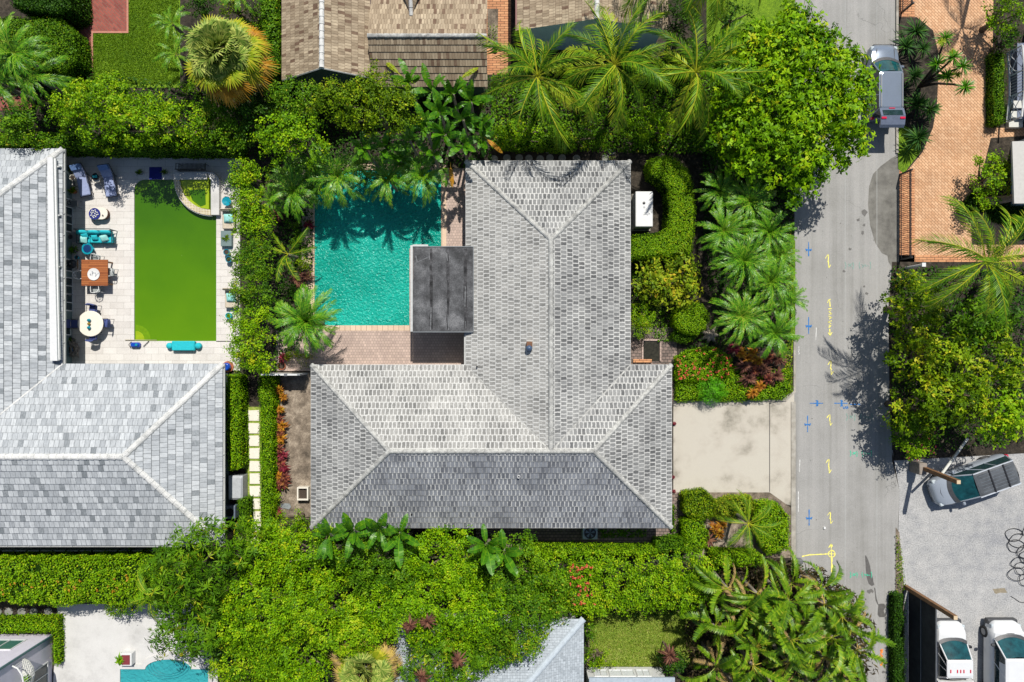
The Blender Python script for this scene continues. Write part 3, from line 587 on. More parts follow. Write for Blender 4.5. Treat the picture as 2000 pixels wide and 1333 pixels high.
def cabin(t, x0, x1, w0, z0, tx0, tx1, w1, z1, paint, roofmat=None, roofname='roof', bow=.09):
    """glasshouse: separate windscreen, side and rear windows, pillars and roof"""
    def q(xa, ya, za, xb, yb, zb): return (xa, ya, za), (xb, yb, zb)
    roofmat = roofmat or paint
    # windscreen and rear window, curved in plan
    def screen(xb, xt, s, name, mat, k=12):
        m = MB(); A = []; B = []
        for i in range(k + 1):
            u = -1 + 2 * i / k; A.append((xb + s * bow * 2.2 * (1 - u * u) - s * .03, u * w0 * .98, z0 + .02)); B.append((xt + s * bow * .9 * (1 - u * u), u * w1 * .97, z1 - .02))
        for i in range(k): m.poly([A[i], A[i + 1], B[i + 1], B[i]] if s > 0 else [A[i + 1], A[i], B[i], B[i + 1]])
        o = m.build(name, mat, t, smooth=True); m = MB()
        for i in range(k):
            e = .10 if s > 0 else .05; a, b = Vector(A[i]), Vector(A[i + 1]); c, d = a.lerp(Vector(B[i]), .13), b.lerp(Vector(B[i + 1]), .13); up = Vector((s * .012, 0, .014))
            q = [a + Vector((s * e, 0, .012)), b + Vector((s * e, 0, .012)), d + up, c + up]; m.poly(q if s > 0 else q[::-1])
        for u in (0, k): m.tube([A[u], B[u]], .03, 5)
        m.build('screen_surround', DGREY, o); return o
    screen(x1, tx1, 1, 'windscreen', TEALGLASS); screen(x0, tx0, -1, 'rear_window', GLASS)
    for s in (1, -1):
        m = MB(); m.poly([(x0, s * w0, z0), (x1, s * w0, z0), (tx1, s * w1, z1 - .02), (tx0, s * w1, z1 - .02)][::s]); m.build('side_window', GLASS, t)
        m = MB()
        for xa, xb, r in ((x1, tx1, .045), (x0, tx0, .06)): m.tube([(xa, s * w0 * .97, z0 - .02), (xb, s * w1 * .97, z1 - .02)], r, 6)
        for f in (.38, .68): m.tube([(x0 + (x1 - x0) * f, s * w0 * 1.005, z0), (tx0 + (tx1 - tx0) * f, s * w1 * 1.005, z1 - .02)], .03, 5)
        m.build('pillar', paint, t)
    m = MB(); m.loft([rrect(tx0 - .03, tx1 + .03, w1 + .03, z1 - .035, .14, 3, bow * .5), rrect(tx0 - .02, tx1 + .02, w1 + .015, z1 + .01, .16, 3, bow * .5), rrect(tx0 + .12, tx1 - .1, w1 - .14, z1 + .05, .16, 3, bow * .5)]); return m.build(roofname, roofmat, t, smooth=False)
def lamps(t, L, Wd, z, zr):
    h = L / 2
    for s in (1, -1):
        MB().box(h - .42, h - .16, min(s * (Wd * .5 - .34), s * (Wd * .5 - .10)), max(s * (Wd * .5 - .34), s * (Wd * .5 - .10)), z - .22, z - .05, .04).build('headlight', plain('headlight_lens', S(200, 210, 215, .8), .1), t)
        MB().box(-h - .01, -h + .14, min(s * (Wd * .5 - .26), s * (Wd * .5 - .06)), max(s * (Wd * .5 - .26), s * (Wd * .5 - .06)), zr - .12, zr + .1, .03).build('taillight', REDLAMP, t)
def mirrors(t, x, w, z, mat):
    for s in (1, -1):
        MB().box(x - .08, x + .08, min(s * (w - .02), s * (w + .2)), max(s * (w - .02), s * (w + .2)), z - .08, z + .07, .04).build('wing_mirror', mat, t)
# ================================================================ THE SETTING
MB().sheet([(-400, -400), (400, -400), (400, 400), (-400, 400)], 0).build('ground', SOIL, kind='structure')
def R4(x0, x1, y0, y1): return [(x0, y0), (x1, y0), (x1, y1), (x0, y1)]
road = sheet('road', [(1553, -400), (1750, -400), (1751, 40), (1754, 300), (1757, 480), (1757, 540), (1742, 560), (1742, 900), (1757, 960), (1750, 1100), (1748, 1800), (1549, 1800), (1551, 800)], .012, ASPH)
sheet('gravel_lot', [(1742, 880), (2700, 840), (2700, 1900), (1748, 1900), (1752, 1100), (1757, 960)], .006, GRAV)
sheet('brick_driveway', R4(1750, 2500, -400, 512), .006, ORAB)
for q in (R4(1756, 1786, 330, 512), R4(1756, 2000, 499, 512), R4(1752, 1786, -20, 34)): sheet('brick_edging', q, .018, ORAB2)
drv = sheet('concrete_driveway', [(1315, 785), (1551, 768), (1551, 990), (1535, 985), (1503, 962), (1315, 962)], .02, CONC)
jm = plain('dark_joint', (.06, .055, .05, 1), .9)
MB().sheet(WP(R4(1502.2, 1503.6, 783, 961)), .024).build('joint', jm, drv)
m = MB(); m.prism(WP(R4(1544.5, 1553, 785, 1095)), 0, .075); m.build('kerb', KERB, kind='structure')
m = MB(); m.prism(WP(R4(1748.5, 1753, -400, 300)), 0, .12); m.build('kerb', KERB, kind='structure')
m = MB(); m.prism(WP([(1316, 784), (1535, 784), (1553, 766), (1553, 662), (1549, 662), (1549, 764), (1533, 780), (1316, 780)]), 0, .09); m.build('kerb', KERB, kind='structure')
# wear, patches and paint marks on the road
MB().sheet(WP([(1757, 300), (1740, 310), (1720, 325), (1705, 340), (1697, 365), (1695, 400), (1699, 440), (1709, 475), (1722, 495), (1733, 500), (1735, 512), (1743, 525), (1757, 530)]), .016).build('darker_patch', surf('old_asphalt_patch', [S(92, 90, 86, .9), S(116, 114, 108, .9), S(132, 130, 124, .9)], scale=1.2, fine=60), road)
wet = plain('wet_asphalt', S(98, 96, 93, .8), .55, var=.2, scale=8)
def wobble(pts, rng, k=2.0, sub=3):
    out = []
    for i in range(len(pts)):
        a, b = pts[i], pts[(i + 1) % len(pts)]
        for j in range(sub): u = j / sub; out.append((a[0] + (b[0] - a[0]) * u + rng.normal(0, k * .5), a[1] + (b[1] - a[1]) * u + rng.normal(0, k * .5)))
    return out
r0 = nrng()
for q in ([(1689, 1085), (1693, 1088), (1698, 1105), (1704, 1130), (1707, 1143), (1703, 1145), (1696, 1140), (1692, 1120), (1690, 1100)], [(1706, 1148), (1709, 1150), (1712, 1168), (1716, 1182), (1712, 1180), (1708, 1162)],
          [(1716, 1180), (1727, 1179), (1730, 1186), (1725, 1193), (1730, 1199), (1727, 1206), (1717, 1205), (1713, 1196)]):
    MB().sheet(WP(wobble(q, r0, 1.2, 2)), .017).build('stain', wet, road)
for px, py, r in ((1688, 415, 6), (1676, 430, 4), (1688, 440, 3), (1684, 455, 3), (1660, 487, 3), (1648, 530, 3), (1700, 1155, 5), (1725, 1313, 3), (1692, 574, 2.5), (1688, 560, 2)):
    MB().sheet(WP(blob(px, py, r, r0, 9, .3)), .0175).build('stain', plain('oil_spot', S(108, 106, 103, .85), .8), road)
for i in range(60):
    MB().sheet(WP(blob(r0.uniform(1560, 1740), r0.uniform(0, 1333), r0.uniform(.5, 1.2), r0, 6, .3)), .018).build('stain', plain('oil_spot', S(108, 106, 103, .85), .8), road) if i < 34 else None
def stroke(pts, w, mat, name='painted_mark', parent=None, z=.022, jag=.5):
    m = MB(); rs = np.random.default_rng(int(pts[0][0] * 7 + pts[0][1]))
    for a, b in zip(pts[:-1], pts[1:]):
        A, B = np.array([X(a[0]), Y(a[1])]), np.array([X(b[0]), Y(b[1])]); d = B - A; l = np.hypot(*d); n = max(1, int(l / .09)); s = np.array([-d[1], d[0]]) / (l + 1e-6)
        e = [w * .5 * (1 + rs.uniform(-jag, jag)) for _ in range(n + 1)]
        for i in range(n):
            p, q = A + d * (i / n), A + d * ((i + 1) / n)
            m.poly([(*(p - s * e[i]), z), (*(q - s * e[i + 1]), z), (*(q + s * e[i + 1]), z), (*(p + s * e[i]), z)])
    return m
def marks(strokes, w, mat):
    m = MB()
    for i, s in enumerate(strokes):
        k = stroke(s, w, mat, z=.022 + .0007 * (i % 6)); m.add(k.v, k.f)
    m.build('painted_mark', mat, road)
def zig(cx, cy, h=24, w=6):   # the surveyor's flash: a stretched N with barbs
    return [[(cx - w * .9, cy - h * .22), (cx - w * .1, cy - h * .5), (cx + w * .15, cy - h * .5), (cx + w * .05, cy - h * .05), (cx + w * .25, cy + h * .5)], [(cx + w * .25, cy + h * .5), (cx + w * .85, cy + h * .25)], [(cx - w * .2, cy - h * .02), (cx + w * .3, cy + h * .12)]]
for cx, cy, h in ((1617, 511, 26), (1622, 719, 27), (1620, 821, 21), (1618, 911, 27), (1621, 1012, 22)): marks(zig(cx, cy, h), .045, YELPAINT)
marks([[(1616, 592), (1618, 586), (1622, 585)], [(1620, 586), (1621, 600)], [(1617, 604), (1624, 603)], [(1623, 607), (1618, 609), (1624, 613), (1618, 616)], [(1618, 619), (1624, 620), (1619, 624)], [(1624, 627), (1617, 629), (1623, 633)], [(1618, 635), (1623, 637), (1618, 640)], [(1620, 643), (1621, 655)], [(1617, 650), (1621, 656), (1625, 649)]], .05, YELPAINT)
marks([[(1623, 1064), (1624, 1118)], [(1618, 1070), (1623, 1063), (1626, 1068)], [(1566, 1087), (1580, 1084), (1600, 1083), (1618, 1082)], [(1624 + 6.5 * math.cos(a * math.pi / 8), 1082 + 6.5 * math.sin(a * math.pi / 8)) for a in range(17)], [(1618, 1082), (1630, 1082)], [(1625, 1090), (1624, 1100), (1627, 1112), (1626, 1121)]], .06, YELPAINT)
def wmark(cx, cy, l=28, v=True):
    a = [[(0, -l / 2), (0, l / 2)], [(-5.5, -1), (-4.5, 3.5), (0, 1), (4.5, 3.5), (5.5, -1)], [(-5, 1), (5, 1)]]
    return [[(cx + (p if v else q), cy + (q if v else p)) for p, q in s] for s in a]
for cx, cy, l in ((1579, 487, 28), (1579, 636, 32), (1577, 828, 32), (1580, 1011, 32)): marks(wmark(cx, cy, l), .06, BLUEPAINT)
marks(wmark(1594, 788, 26, False), .06, BLUEPAINT)
marks(wmark(1642, 788, 26, False) + [[(1660, 790), (1680, 790)]] + [[(1646, 794), (1648, 799), (1651, 794), (1653, 799)], [(1654, 793), (1656, 798)]], .065, BLUEPAINT)
def grn(cx, cy, k=1.0):
    s = [[(-21, -6), (-19, 0), (-21, 6)], [(-16, -3), (-10, 2)], [(-16, 2), (-10, -3)], [(-8, -5), (-7, 0), (-8, 6)], [(3, -6), (2, 0), (4, 6)], [(6, -2), (10, 1), (7, 3)], [(11, -2), (14, 2)], [(15, 0), (18, 1)], [(20, -6), (21, 0), (20, 6)]]
    return [[(cx + x * k, cy + y * k) for x, y in q] for q in s]
for cx, cy in ((1681, 886), (1681, 1123)): marks(grn(cx, cy), .05, GRNPAINT)
FAINT = plain('faded_green_paint', S(130, 160, 150, .9), .85)
for cx, cy in ((1675, 519), (1678, 815)): marks(grn(cx, cy, 1.2), .045, FAINT)
marks([[(1724, 1269), (1719, 1271), (1724, 1275)], [(1723, 1271), (1719, 1278), (1724, 1282), (1718, 1285)], [(1722, 1286), (1723, 1296), (1719, 1300)], [(1720, 1291), (1724, 1291)]], .09, ORAPAINT)
marks([[(1560, 677), (1560, 682)], [(1558, 684), (1561, 683), (1559, 688)], [(1559, 690), (1562, 690), (1559, 693)]], .03, WHTPAINT)
marks([[(1562, 898), (1561, 922)], [(1559, 960), (1559, 1000)], [(1594, 640), (1593, 665)]], .035, WHTPAINT)
SEAM = plain('road_seam', S(170, 172, 170, .9), .9, var=.1)
for x in (1650, 1712): MB().sheet(WP(R4(x, x + .8, -200, 1500)), .0165).build('seam', SEAM, road)
m = MB(); m.prism(WP(R4(1607.5, 1611.5, 1029, 1033)), .012, .10); m.build('monument_marker', WHITE, road)

# yards and paved ground
def slab(name, rects, z0, z1, mat):
    m = MB()
    for r in rects: m.prism(WP(r, 0), z0, z1)
    return m.build(name, mat, kind='structure')
slab('patio', [R4(96, 470, 294, 352), R4(96, 264, 352, 666.5), R4(424, 470, 352, 668), R4(96, 470, 666.5, 724)], -.05, .12, TRAV)
m = MB(); m.prism(WP([(264, 352)] + [(264 + 20 - 20 * math.sin(a), 352 + 20 - 20 * math.cos(a)) for a in [math.pi / 2 * k / 6 for k in range(6, -1, -1)]]), -.05, .117); m.build('patio', TRAV, kind='structure')
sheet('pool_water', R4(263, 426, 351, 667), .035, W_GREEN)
m = MB(); 
for r, z in ((29, .045),): m.prism(WP([(266, 664)] + [(266 + r * math.sin(a), 664 - r * math.cos(a)) for a in [math.pi / 2 * k / 10 for k in range(11)]]), .03, z)
m.build('pool_step', plain('algae_step_mid', (.13, .26, .002, 1), .2, var=.15), kind='structure')
m = MB(); m.prism(WP([(266, 664)] + [(266 + 17 * math.sin(a), 664 - 17 * math.cos(a)) for a in [math.pi / 2 * k / 10 for k in range(11)]]), .03, .055); m.build('pool_step', W_GREEN2, kind='structure')
m = MB(); m.prism(WP([(265, 353)] + [(265 + 30 * math.cos(a), 353 + 26 * math.sin(a)) for a in [math.pi / 2 * k / 10 for k in range(11)]]), .03, .042); m.build('pool_step', plain('algae_step_dark', (.075, .18, .002, 1), .2, var=.4, scale=2), kind='structure')
# spa in the pool's corner
spa = thing('hot_tub', 'quarter round raised spa full of green water in the corner of the green pool', 'hot tub', W(400, 372))
arc = lambda r, n=16: [(412 - r * math.cos(a), 350 + r * math.sin(a)) for a in [math.pi / 2 * k / n for k in range(n + 1)]]
m = MB(); m.prism([(a - spa.location.x, b - spa.location.y) for a, b in WP(arc(60) + [(412, 350)])], 0, .30); m.build('tub_water', W_GREEN2, spa)
o = arc(71); i_ = arc(60); m = MB()
for k in range(16): m.prism([(a - spa.location.x, b - spa.location.y) for a, b in WP([o[k], o[k + 1], i_[k + 1], i_[k]], .35)], -.02, .42)
m.build('spillway_rim', paver('mosaic_rim', S(196, 178, 110, .9), S(160, 130, 60, .9), S(226, 218, 200, .9), .10, .10, .02, off=0, stain=.25), spa)
o2 = arc(72.5); o3 = arc(71); m = MB()
for k in range(16): m.prism([(a - spa.location.x, b - spa.location.y) for a, b in WP([o2[k], o2[k + 1], o3[k + 1], o3[k]], .35)], -.02, .36)
m.build('spillway_trim', WHITE, spa)
m = MB(); 
for r in ([(340, 337), (404, 336), (404, 350.5), (340, 351)], [(404, 336), (418, 338), (427, 348), (428, 364), (412, 364), (412, 350.5)], [(412, 364), (428, 364), (428, 420), (412, 420)]): m.prism([(a - spa.location.x, b - spa.location.y) for a, b in WP(r, .45)], -.02, .46)
m.build('wall', WHITEP, spa)
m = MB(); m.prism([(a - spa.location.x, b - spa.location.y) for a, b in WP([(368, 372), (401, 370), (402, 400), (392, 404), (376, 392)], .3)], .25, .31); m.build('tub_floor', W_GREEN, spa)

# turquoise pool and its terrace
sheet('pool_water', R4(612, 866, 330, 638), .03, W_TURQ)
slab('pool_coping', [R4(862, 872, 333, 486), R4(603, 820, 636, 646.5), R4(603, 615, 333, 636), R4(603, 872, 322, 333)], -.05, .115, COPING)
slab('terrace', [R4(872, 925, 330, 500), R4(800, 925, 486, 725), R4(540, 800, 646.5, 725), R4(590, 603, 322, 646.5)], -.05, .10, PINKP)
sheet('side_yard', R4(527, 612, 728, 1010), .012, SOILG)
for k_, q_ in enumerate(([(252, -60), (350, -60), (350, 165), (182, 165), (182, 66), (252, 66)], [(1150, 1195), (1370, 1195), (1370, 1302), (1150, 1302)])):
    rg_ = nrng(); pw_ = WP(q_); n_ = int(area(pw_) * 1000); P_ = sample(pw_, n_, rg_); V_ = leafquads(np.column_stack([P_, rg_.uniform(.015, .06, n_)]), unit(rg_.normal(0, .8, (n_, 3)) + np.array([0, 0, .7])), .085, rg_, .3)
    o_ = link(bpy.data.objects.new('grass', npmesh('grass', V_, 4, (L_GRASS, L_GRASSD)[k_], np.clip(rg_.normal(.5, .25, n_), 0, 1)))); o_['kind'] = 'stuff'; o_['label'] = ('short green lawn grass at the top left', 'yellowing lawn grass at the bottom')[k_]
sheet('path', R4(930, 1335, 1020, 1078), .012, GREYP)
sheet('path', R4(1306, 1337, 962, 1066), .018, GREYP)
sheet('path', [(1228, 640), (1322, 640), (1322, 790), (1306, 790), (1306, 712), (1228, 712)], .012, GREYP)
m = MB(); m.prism(WP(R4(1236, 1272, 702, 708)), 0, .18); m.build('brick_step', ORAB2, kind='structure')
sheet('white_patio', [(112, 1180), (385, 1180), (405, 1270), (425, 1300), (425, 1400), (100, 1400), (106, 1300), (112, 1290)], .012, WHITEP)
def bowed(x0, x1, y, cx, r, n=14): return [(x0, 1400), (x0, y), (cx - r, y)] + [(cx - r * math.cos(math.pi * k / n), y - r * .42 * math.sin(math.pi * k / n)) for k in range(1, n)] + [(cx + r, y), (x1, y), (x1, 1400)]
sheet('pool_water', bowed(236, 408, 1306, 330, 45), .022, W_TURQ2)
m = MB(); o = bowed(236, 408, 1306, 330, 45); i2 = bowed(226, 416, 1298, 330, 51)
for k in range(len(o) - 1): m.prism(WP([o[k], o[k + 1], i2[k + 1], i2[k]]), 0, .10)
m.build('pool_coping', WHITEP, kind='structure')
m = MB()
for r in (30, 36, 42):
    p = [(X(330 + r * math.cos(a)), Y(1296 + r * .7 * math.sin(a)), .026 + r * .0001) for a in [math.pi * k / 14 for k in range(15)]]; m.tube(p, .014, 4)
m.build('pool_step_edge', plain('teal_tile_line', S(20, 110, 125, .8), .4), kind='structure')
sheet('lawn', R4(176, 352, -200, 172), .006, GRASS)
sheet('lawn', [(1150, 1195), (1370, 1195), (1370, 1302), (1150, 1302)], .006, GRASSD)
sheet('lawn', R4(1380, 1560, -100, 90), .006, GRASS)
sheet('brick_path', [(118, -200), (250, -200), (250, 64), (181, 64), (181, 150), (150, 150), (150, 64), (118, 60)], .012, REDB)
sheet('brick_path', R4(-60, 62, 168, 216), .012, REDB)
m = MB(); m.prism(WP([(248, -200), (251.5, -200), (251.5, 65.5), (182.5, 65.5), (182.5, 140), (179.5, 140), (179.5, 62), (248, 62)]), 0, .05); m.build('brick_edging', plain('brick_edge', S(190, 130, 110, .85), .8, var=.2, scale=14), kind='structure')
sheet('brick_path', R4(940, 998, -200, 146), .012, ORAB2)
sheet('planting_bed', [(952, 18), (973, 18), (972, 92), (952, 96)], .02, SOILG)
sheet('planting_bed', [(1752, 34), (1790, 34), (1822, 60), (1834, 110), (1830, 200), (1822, 250), (1800, 300), (1775, 330), (1765, 340), (1753, 330)], .02, SOIL)
sheet('grass_verge', [(1754, 240), (1800, 262), (1796, 300), (1775, 326), (1765, 340), (1754, 330)], .026, GRASS)
sheet('planting_bed', [(1942, -100), (2100, -100), (2100, 250), (1940, 250), (1938, 120)], .02, SOIL)
sheet('planting_bed', [(1885, 400), (1920, 330), (1935, 270), (2100, 260), (2100, 480), (1990, 470), (1935, 412)], .02, SOIL)
sheet('planting_bed', [(1742, 512), (2100, 512), (2100, 880), (1745, 900), (1737, 800), (1735, 600)], .02, SOIL)
sheet('grass_verge', [(1545, 470), (1553, 470), (1553, 690), (1545, 690)], .014, GRASS)
sheet('dirt_verge', [(1749, 1030), (1756, 1040), (1765, 1140), (1768, 1900), (1746, 1900)], .026, SOILG)
sheet('grass_verge', [(480, 795), (512, 795), (512, 1060), (480, 1060)], .008, GRASSD)
sheet('planting_bed', [(1335, 962), (1503, 962), (1535, 985), (1545, 992), (1545, 1090), (1335, 1090)], .01, SOILG)
sheet('side_path', R4(-80, 330, 1060, 1098), .008, plain('dark_soil_strip', (.03, .028, .022, 1), .95, var=.4, scale=4))

# ================================================================ HOUSES
def house(name, label, loc): return thing(name, label, 'house', loc)
def roof_group(par, faces, mat, row, capsegs, capmat, valleys=(), lift=.035, cw=.17, name='roof'):
    m = MB()
    for f in faces: roof_face(m, f[0], row, lift, *f[1:])
    r = m.build(name, mat, par, world=True)
    if capsegs:
        m = MB()
        for a, b in capsegs: caps(m, a, b, cw)
        m.build('ridge_cap', capmat, r, world=False).location = tuple(-x for x in par.location)
    if valleys:
        m = MB()
        for a, b in valleys:
            a, b = Vector(a), Vector(b); d = (b - a).normalized(); s = d.cross(Vector((0, 0, 1))).normalized() * .045; n = s.cross(d).normalized() * .05
            if n.z < 0: n = -n
            m.poly([a - s + n, b - s + n, b + s + n, a + s + n])
        m.build('valley_flashing', capmat, r).location = tuple(-x for x in par.location)
    return r
def gutter(par, segs, z, mat=None, w=.11):
    m = MB()
    for (x0, y0), (x1, y1) in segs:
        d = Vector((x1 - x0, y1 - y0, 0)).normalized(); s = Vector((d.y, -d.x, 0)); a = Vector((x0, y0, z)); b = Vector((x1, y1, z))
        for p, q, h in ((0, .012, .1), (w - .012, w, .1), (.012, w - .012, .02)):
            m.prism([tuple((a + s * p).xy), tuple((b + s * p).xy), tuple((b + s * q).xy), tuple((a + s * q).xy)], z - .1, z - .1 + h)
        L = (b - a).length; n = int(L / 1.3)
        for i in range(1, n):
            c = a + d * (L * i / n); m.prism([tuple((c - d * .02 + s * .012).xy), tuple((c + d * .02 + s * .012).xy), tuple((c + d * .02 + s * (w - .012)).xy), tuple((c - d * .02 + s * (w - .012)).xy)], z - .03, z + .004)
    return m.build('gutter', mat or GUTTER, par, world=True)
def walls(par, pts, z1, mat, z0=0): return MB().prism(pts, z0, z1).build('wall', mat, par, world=True)
def window(par, cx, cy, w, h, zc, nx, ny, frame=None, name='window', glass=None):
    """upright window or door at world cx,cy facing (nx,ny)"""
    def bx(m, a0, a1, d0, d1, z0, z1):
        if ny: m.box(cx + a0, cx + a1, min(cy + ny * d0, cy + ny * d1), max(cy + ny * d0, cy + ny * d1), z0, z1)
        else: m.box(min(cx + nx * d0, cx + nx * d1), max(cx + nx * d0, cx + nx * d1), cy + a0, cy + a1, z0, z1)
    m = MB(); bx(m, -w / 2, w / 2, -.05, .02, zc - h / 2, zc + h / 2); o = m.build(name, glass or GLASS, par, world=True)
    m = MB(); f = .07
    for a0, a1, z0, z1 in ((-w / 2 - f, -w / 2, zc - h / 2, zc + h / 2), (w / 2, w / 2 + f, zc - h / 2, zc + h / 2), (-w / 2 - f, w / 2 + f, zc + h / 2, zc + h / 2 + f), (-w / 2 - f, w / 2 + f, zc - h / 2 - f, zc - h / 2), (-.025, .025, zc - h / 2, zc + h / 2)): bx(m, a0, a1, -.02, .055, z0, z1)
    q = m.build('frame', frame or WHITE, o); q.location = tuple(-v for v in par.location); return o

E = 2.7; RZ = 5.0
# --- the grey tiled house in the middle
x0, x1, yS, yN = X(608, E), X(1311.5, E), Y(1031, E), Y(713, E)
nx0, nx1, nyN = X(910, E), X(1231, E), Y(315, E)
xr = X(1076, RZ); yr = Y(882, RZ); aW = (X(760, RZ), yr, RZ); aE = (X(1160, RZ), yr, RZ); aN = (xr, Y(468, RZ), RZ); J = (xr, yr, RZ)
hm = house('house', 'large L shaped bungalow with dark grey tiled hip roof in the middle', (0, -2, 0))
P = lambda x, y, z=E: (x, y, z)
faces = [([P(nx0, nyN), P(nx1, nyN), aN],), ([P(nx0, yN), P(nx0, nyN), aN, J],), ([P(nx1, yN), P(nx1, nyN), aN, J],),
         ([P(x0, yN), P(nx0, yN), J, aW],), ([P(nx1, yN), P(x1, yN), aE, J],), ([P(x0, yS), P(x0, yN), aW],), ([P(x1, yS), P(x1, yN), aE],), ([P(x0, yS), P(x1, yS), aE, aW],)]
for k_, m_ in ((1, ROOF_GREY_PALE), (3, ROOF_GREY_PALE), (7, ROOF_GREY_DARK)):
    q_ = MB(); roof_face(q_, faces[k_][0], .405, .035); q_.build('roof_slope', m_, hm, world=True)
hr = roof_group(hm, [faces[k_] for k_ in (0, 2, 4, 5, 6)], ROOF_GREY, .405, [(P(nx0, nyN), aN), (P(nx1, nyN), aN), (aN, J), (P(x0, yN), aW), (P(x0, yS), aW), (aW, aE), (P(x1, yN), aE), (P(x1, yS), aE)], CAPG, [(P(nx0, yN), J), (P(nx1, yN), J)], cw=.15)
ol = [(x0, yS), (x1, yS), (x1, yN), (nx1, yN), (nx1, nyN), (nx0, nyN), (nx0, yN), (x0, yN)]
MB().prism(ol, E - .14, E - .004).build('eaves_board', OFFWHITE, hm, world=True)
walls(hm, [(x0 + .6, yS + .6), (x1 - .6, yS + .6), (x1 - .6, yN - .6), (nx1 - .6, yN - .6), (nx1 - .6, nyN - .6), (nx0 + .6, nyN - .6), (nx0 + .6, yN - .6), (x0 + .6, yN - .6)], E - .14, OFFWHITE)
gutter(hm, [((nx0 - .0, yN), (x0, yN))][::1], E, w=-.12); gutter(hm, [((nx0, yN), (nx0, Y(648, E)))], E, w=-.1)
for wx, wy, w_, hh, zc, ax, ay in ((-9, yN - .6, 1.6, 1.3, 1.5, 0, 1), (-5.5, yN - .6, 2.4, 2.1, 1.1, 0, 1), (nx0 + .6, 6.5, 2.0, 2.1, 1.1, -1, 0), (nx0 + .6, 1.5, 1.8, 2.1, 1.1, -1, 0), (nx1 - .6, 7, 1.5, 1.2, 1.5, 1, 0), (nx1 - .6, 1.5, 1.5, 1.2, 1.5, 1, 0), (x1 - .6, -6.5, 4.6, 2.1, 1.1, 1, 0), (-4, yS + .6, 1.6, 1.2, 1.5, 0, -1), (5, yS + .6, 1.6, 1.2, 1.5, 0, -1)): window(hm, wx, wy, w_, hh, zc, ax, ay)
for px, py, k in ((747, 798, .05), (932, 716, .05), (1112, 345, .045), (805, 1003, .05)):
    zz = 3.6 if py == 798 else (2.95 if py in (716, 1003) else 3.1); MB().lathe([(k, 0), (k, .28), (k * .6, .28), (k * .6, .1)], 10, W(px, py, zz)).build('vent_pipe', BLACK, hr).location = (0, 2, 0)
mv = MB(); mv.lathe([(.12, 0), (.12, .1), (.09, .32), (.07, .32), (.07, .1)], 10, W(1013, 930, 4.1)); mv.build('vent_pipe', WHITE, hr).location = (0, 2, 0)
zb = W(1034, 675, 4.72); m = MB(); m.box(zb[0] - .17, zb[0] + .17, zb[1] - .08, zb[1] + .22, zb[2] - .3, zb[2] + .1, .02); o = m.build('roof_vent', plain('rusty_vent', S(120, 84, 60, .8), .8, var=.3), hr); o.location = (0, 2, 0)
m = MB(); m.lathe([(.16, -.3), (.2, -.05), (.17, .1), (.02, .18)], 14, (zb[0] - .02, zb[1] - .16, zb[2])); o = m.build('roof_vent', plain('blue_grey_cowl', S(70, 92, 120, .8), .4), hr, smooth=True); o.location = (0, 2, 0)

# --- flat felt-roofed pavilion over the pool's edge
pz = 3.02; px0, px1, py0, py1 = X(807, pz), X(924, pz), Y(648, pz), Y(483, pz)
pv = thing('pavilion', 'flat dark felt roofed pavilion at the edge of the turquoise pool', 'pavilion', ((px0 + px1) / 2, (py0 + py1) / 2, 0))
m = MB(); m.box(px0, px1, py0, py1, pz - .16, pz); pr = m.build('roof', MEMB, pv, world=True)
FL = surf('felt_stain', [(.012, .012, .013, 1), (.04, .04, .042, 1), (.10, .10, .105, 1)], scale=3, fine=20)
for px_ in (842, 875, 909):
    m = MB(); q = [(X(px_ + a, pz), Y(b, pz)) for a, b in wobble([(-2.5, 486), (2.5, 486), (3, 560), (2.2, 644), (-2, 644), (-3, 560)], r0, 1.4, 4)]; m.sheet(q, pz + .006); o = m.build('felt_seam', FL, pr); o.location = tuple(-v for v in pv.location)
PATCH = plain('pale_felt_scuff', S(120, 122, 124, .8), .9, var=.3, scale=9)
for a, b, c, d in ((816, 512, 838, 502), (838, 490, 839, 508), (872, 495, 874, 510), (842, 600, 841, 645), (875, 615, 876, 645), (909, 560, 908, 600), (876, 629, 887, 629), (812, 500, 815, 512), (909, 628, 910, 642)):
    k = stroke([(a, b), (c, d)], .05, PATCH, z=0); k.v = [(x * (1 - pz / H), y * (1 - pz / H), pz + .011 + z) for x, y, z in k.v]; o = k.build('felt_patch', PATCH, pr); o.location = tuple(-v for v in pv.location)
m = MB(); m.box(px0 - .02, px1 + .02, py0 - .05, py0 - .001, pz - .2, pz + .035); m.box(px0 - .02, px1 + .02, py1 + .001, py1 + .05, pz - .2, pz + .035); m.box(px1 + .001, px1 + .04, py0, py1, pz - .2, pz + .035); m.build('edge_flashing', plain('grey_flashing', S(120, 126, 130, .8), .5), pv, world=True)
m = MB(); m.box(px0 - .17, px0 - .03, py0 + .0, py1 + .12, pz - .16, pz - .02); m.box(px0 - .03, px0 + .9, py1 + .06, py1 + .16, pz - .16, pz - .02); m.build('gutter', GUTTER, pv, world=True)
for yy in (py0 + .25, (py0 + py1) / 2, py1 - .3): m = MB(); m.box(px0 + .1, px0 + .26, yy - .08, yy + .08, .03, pz - .16); m.build('post', WHITE, pv, world=True)

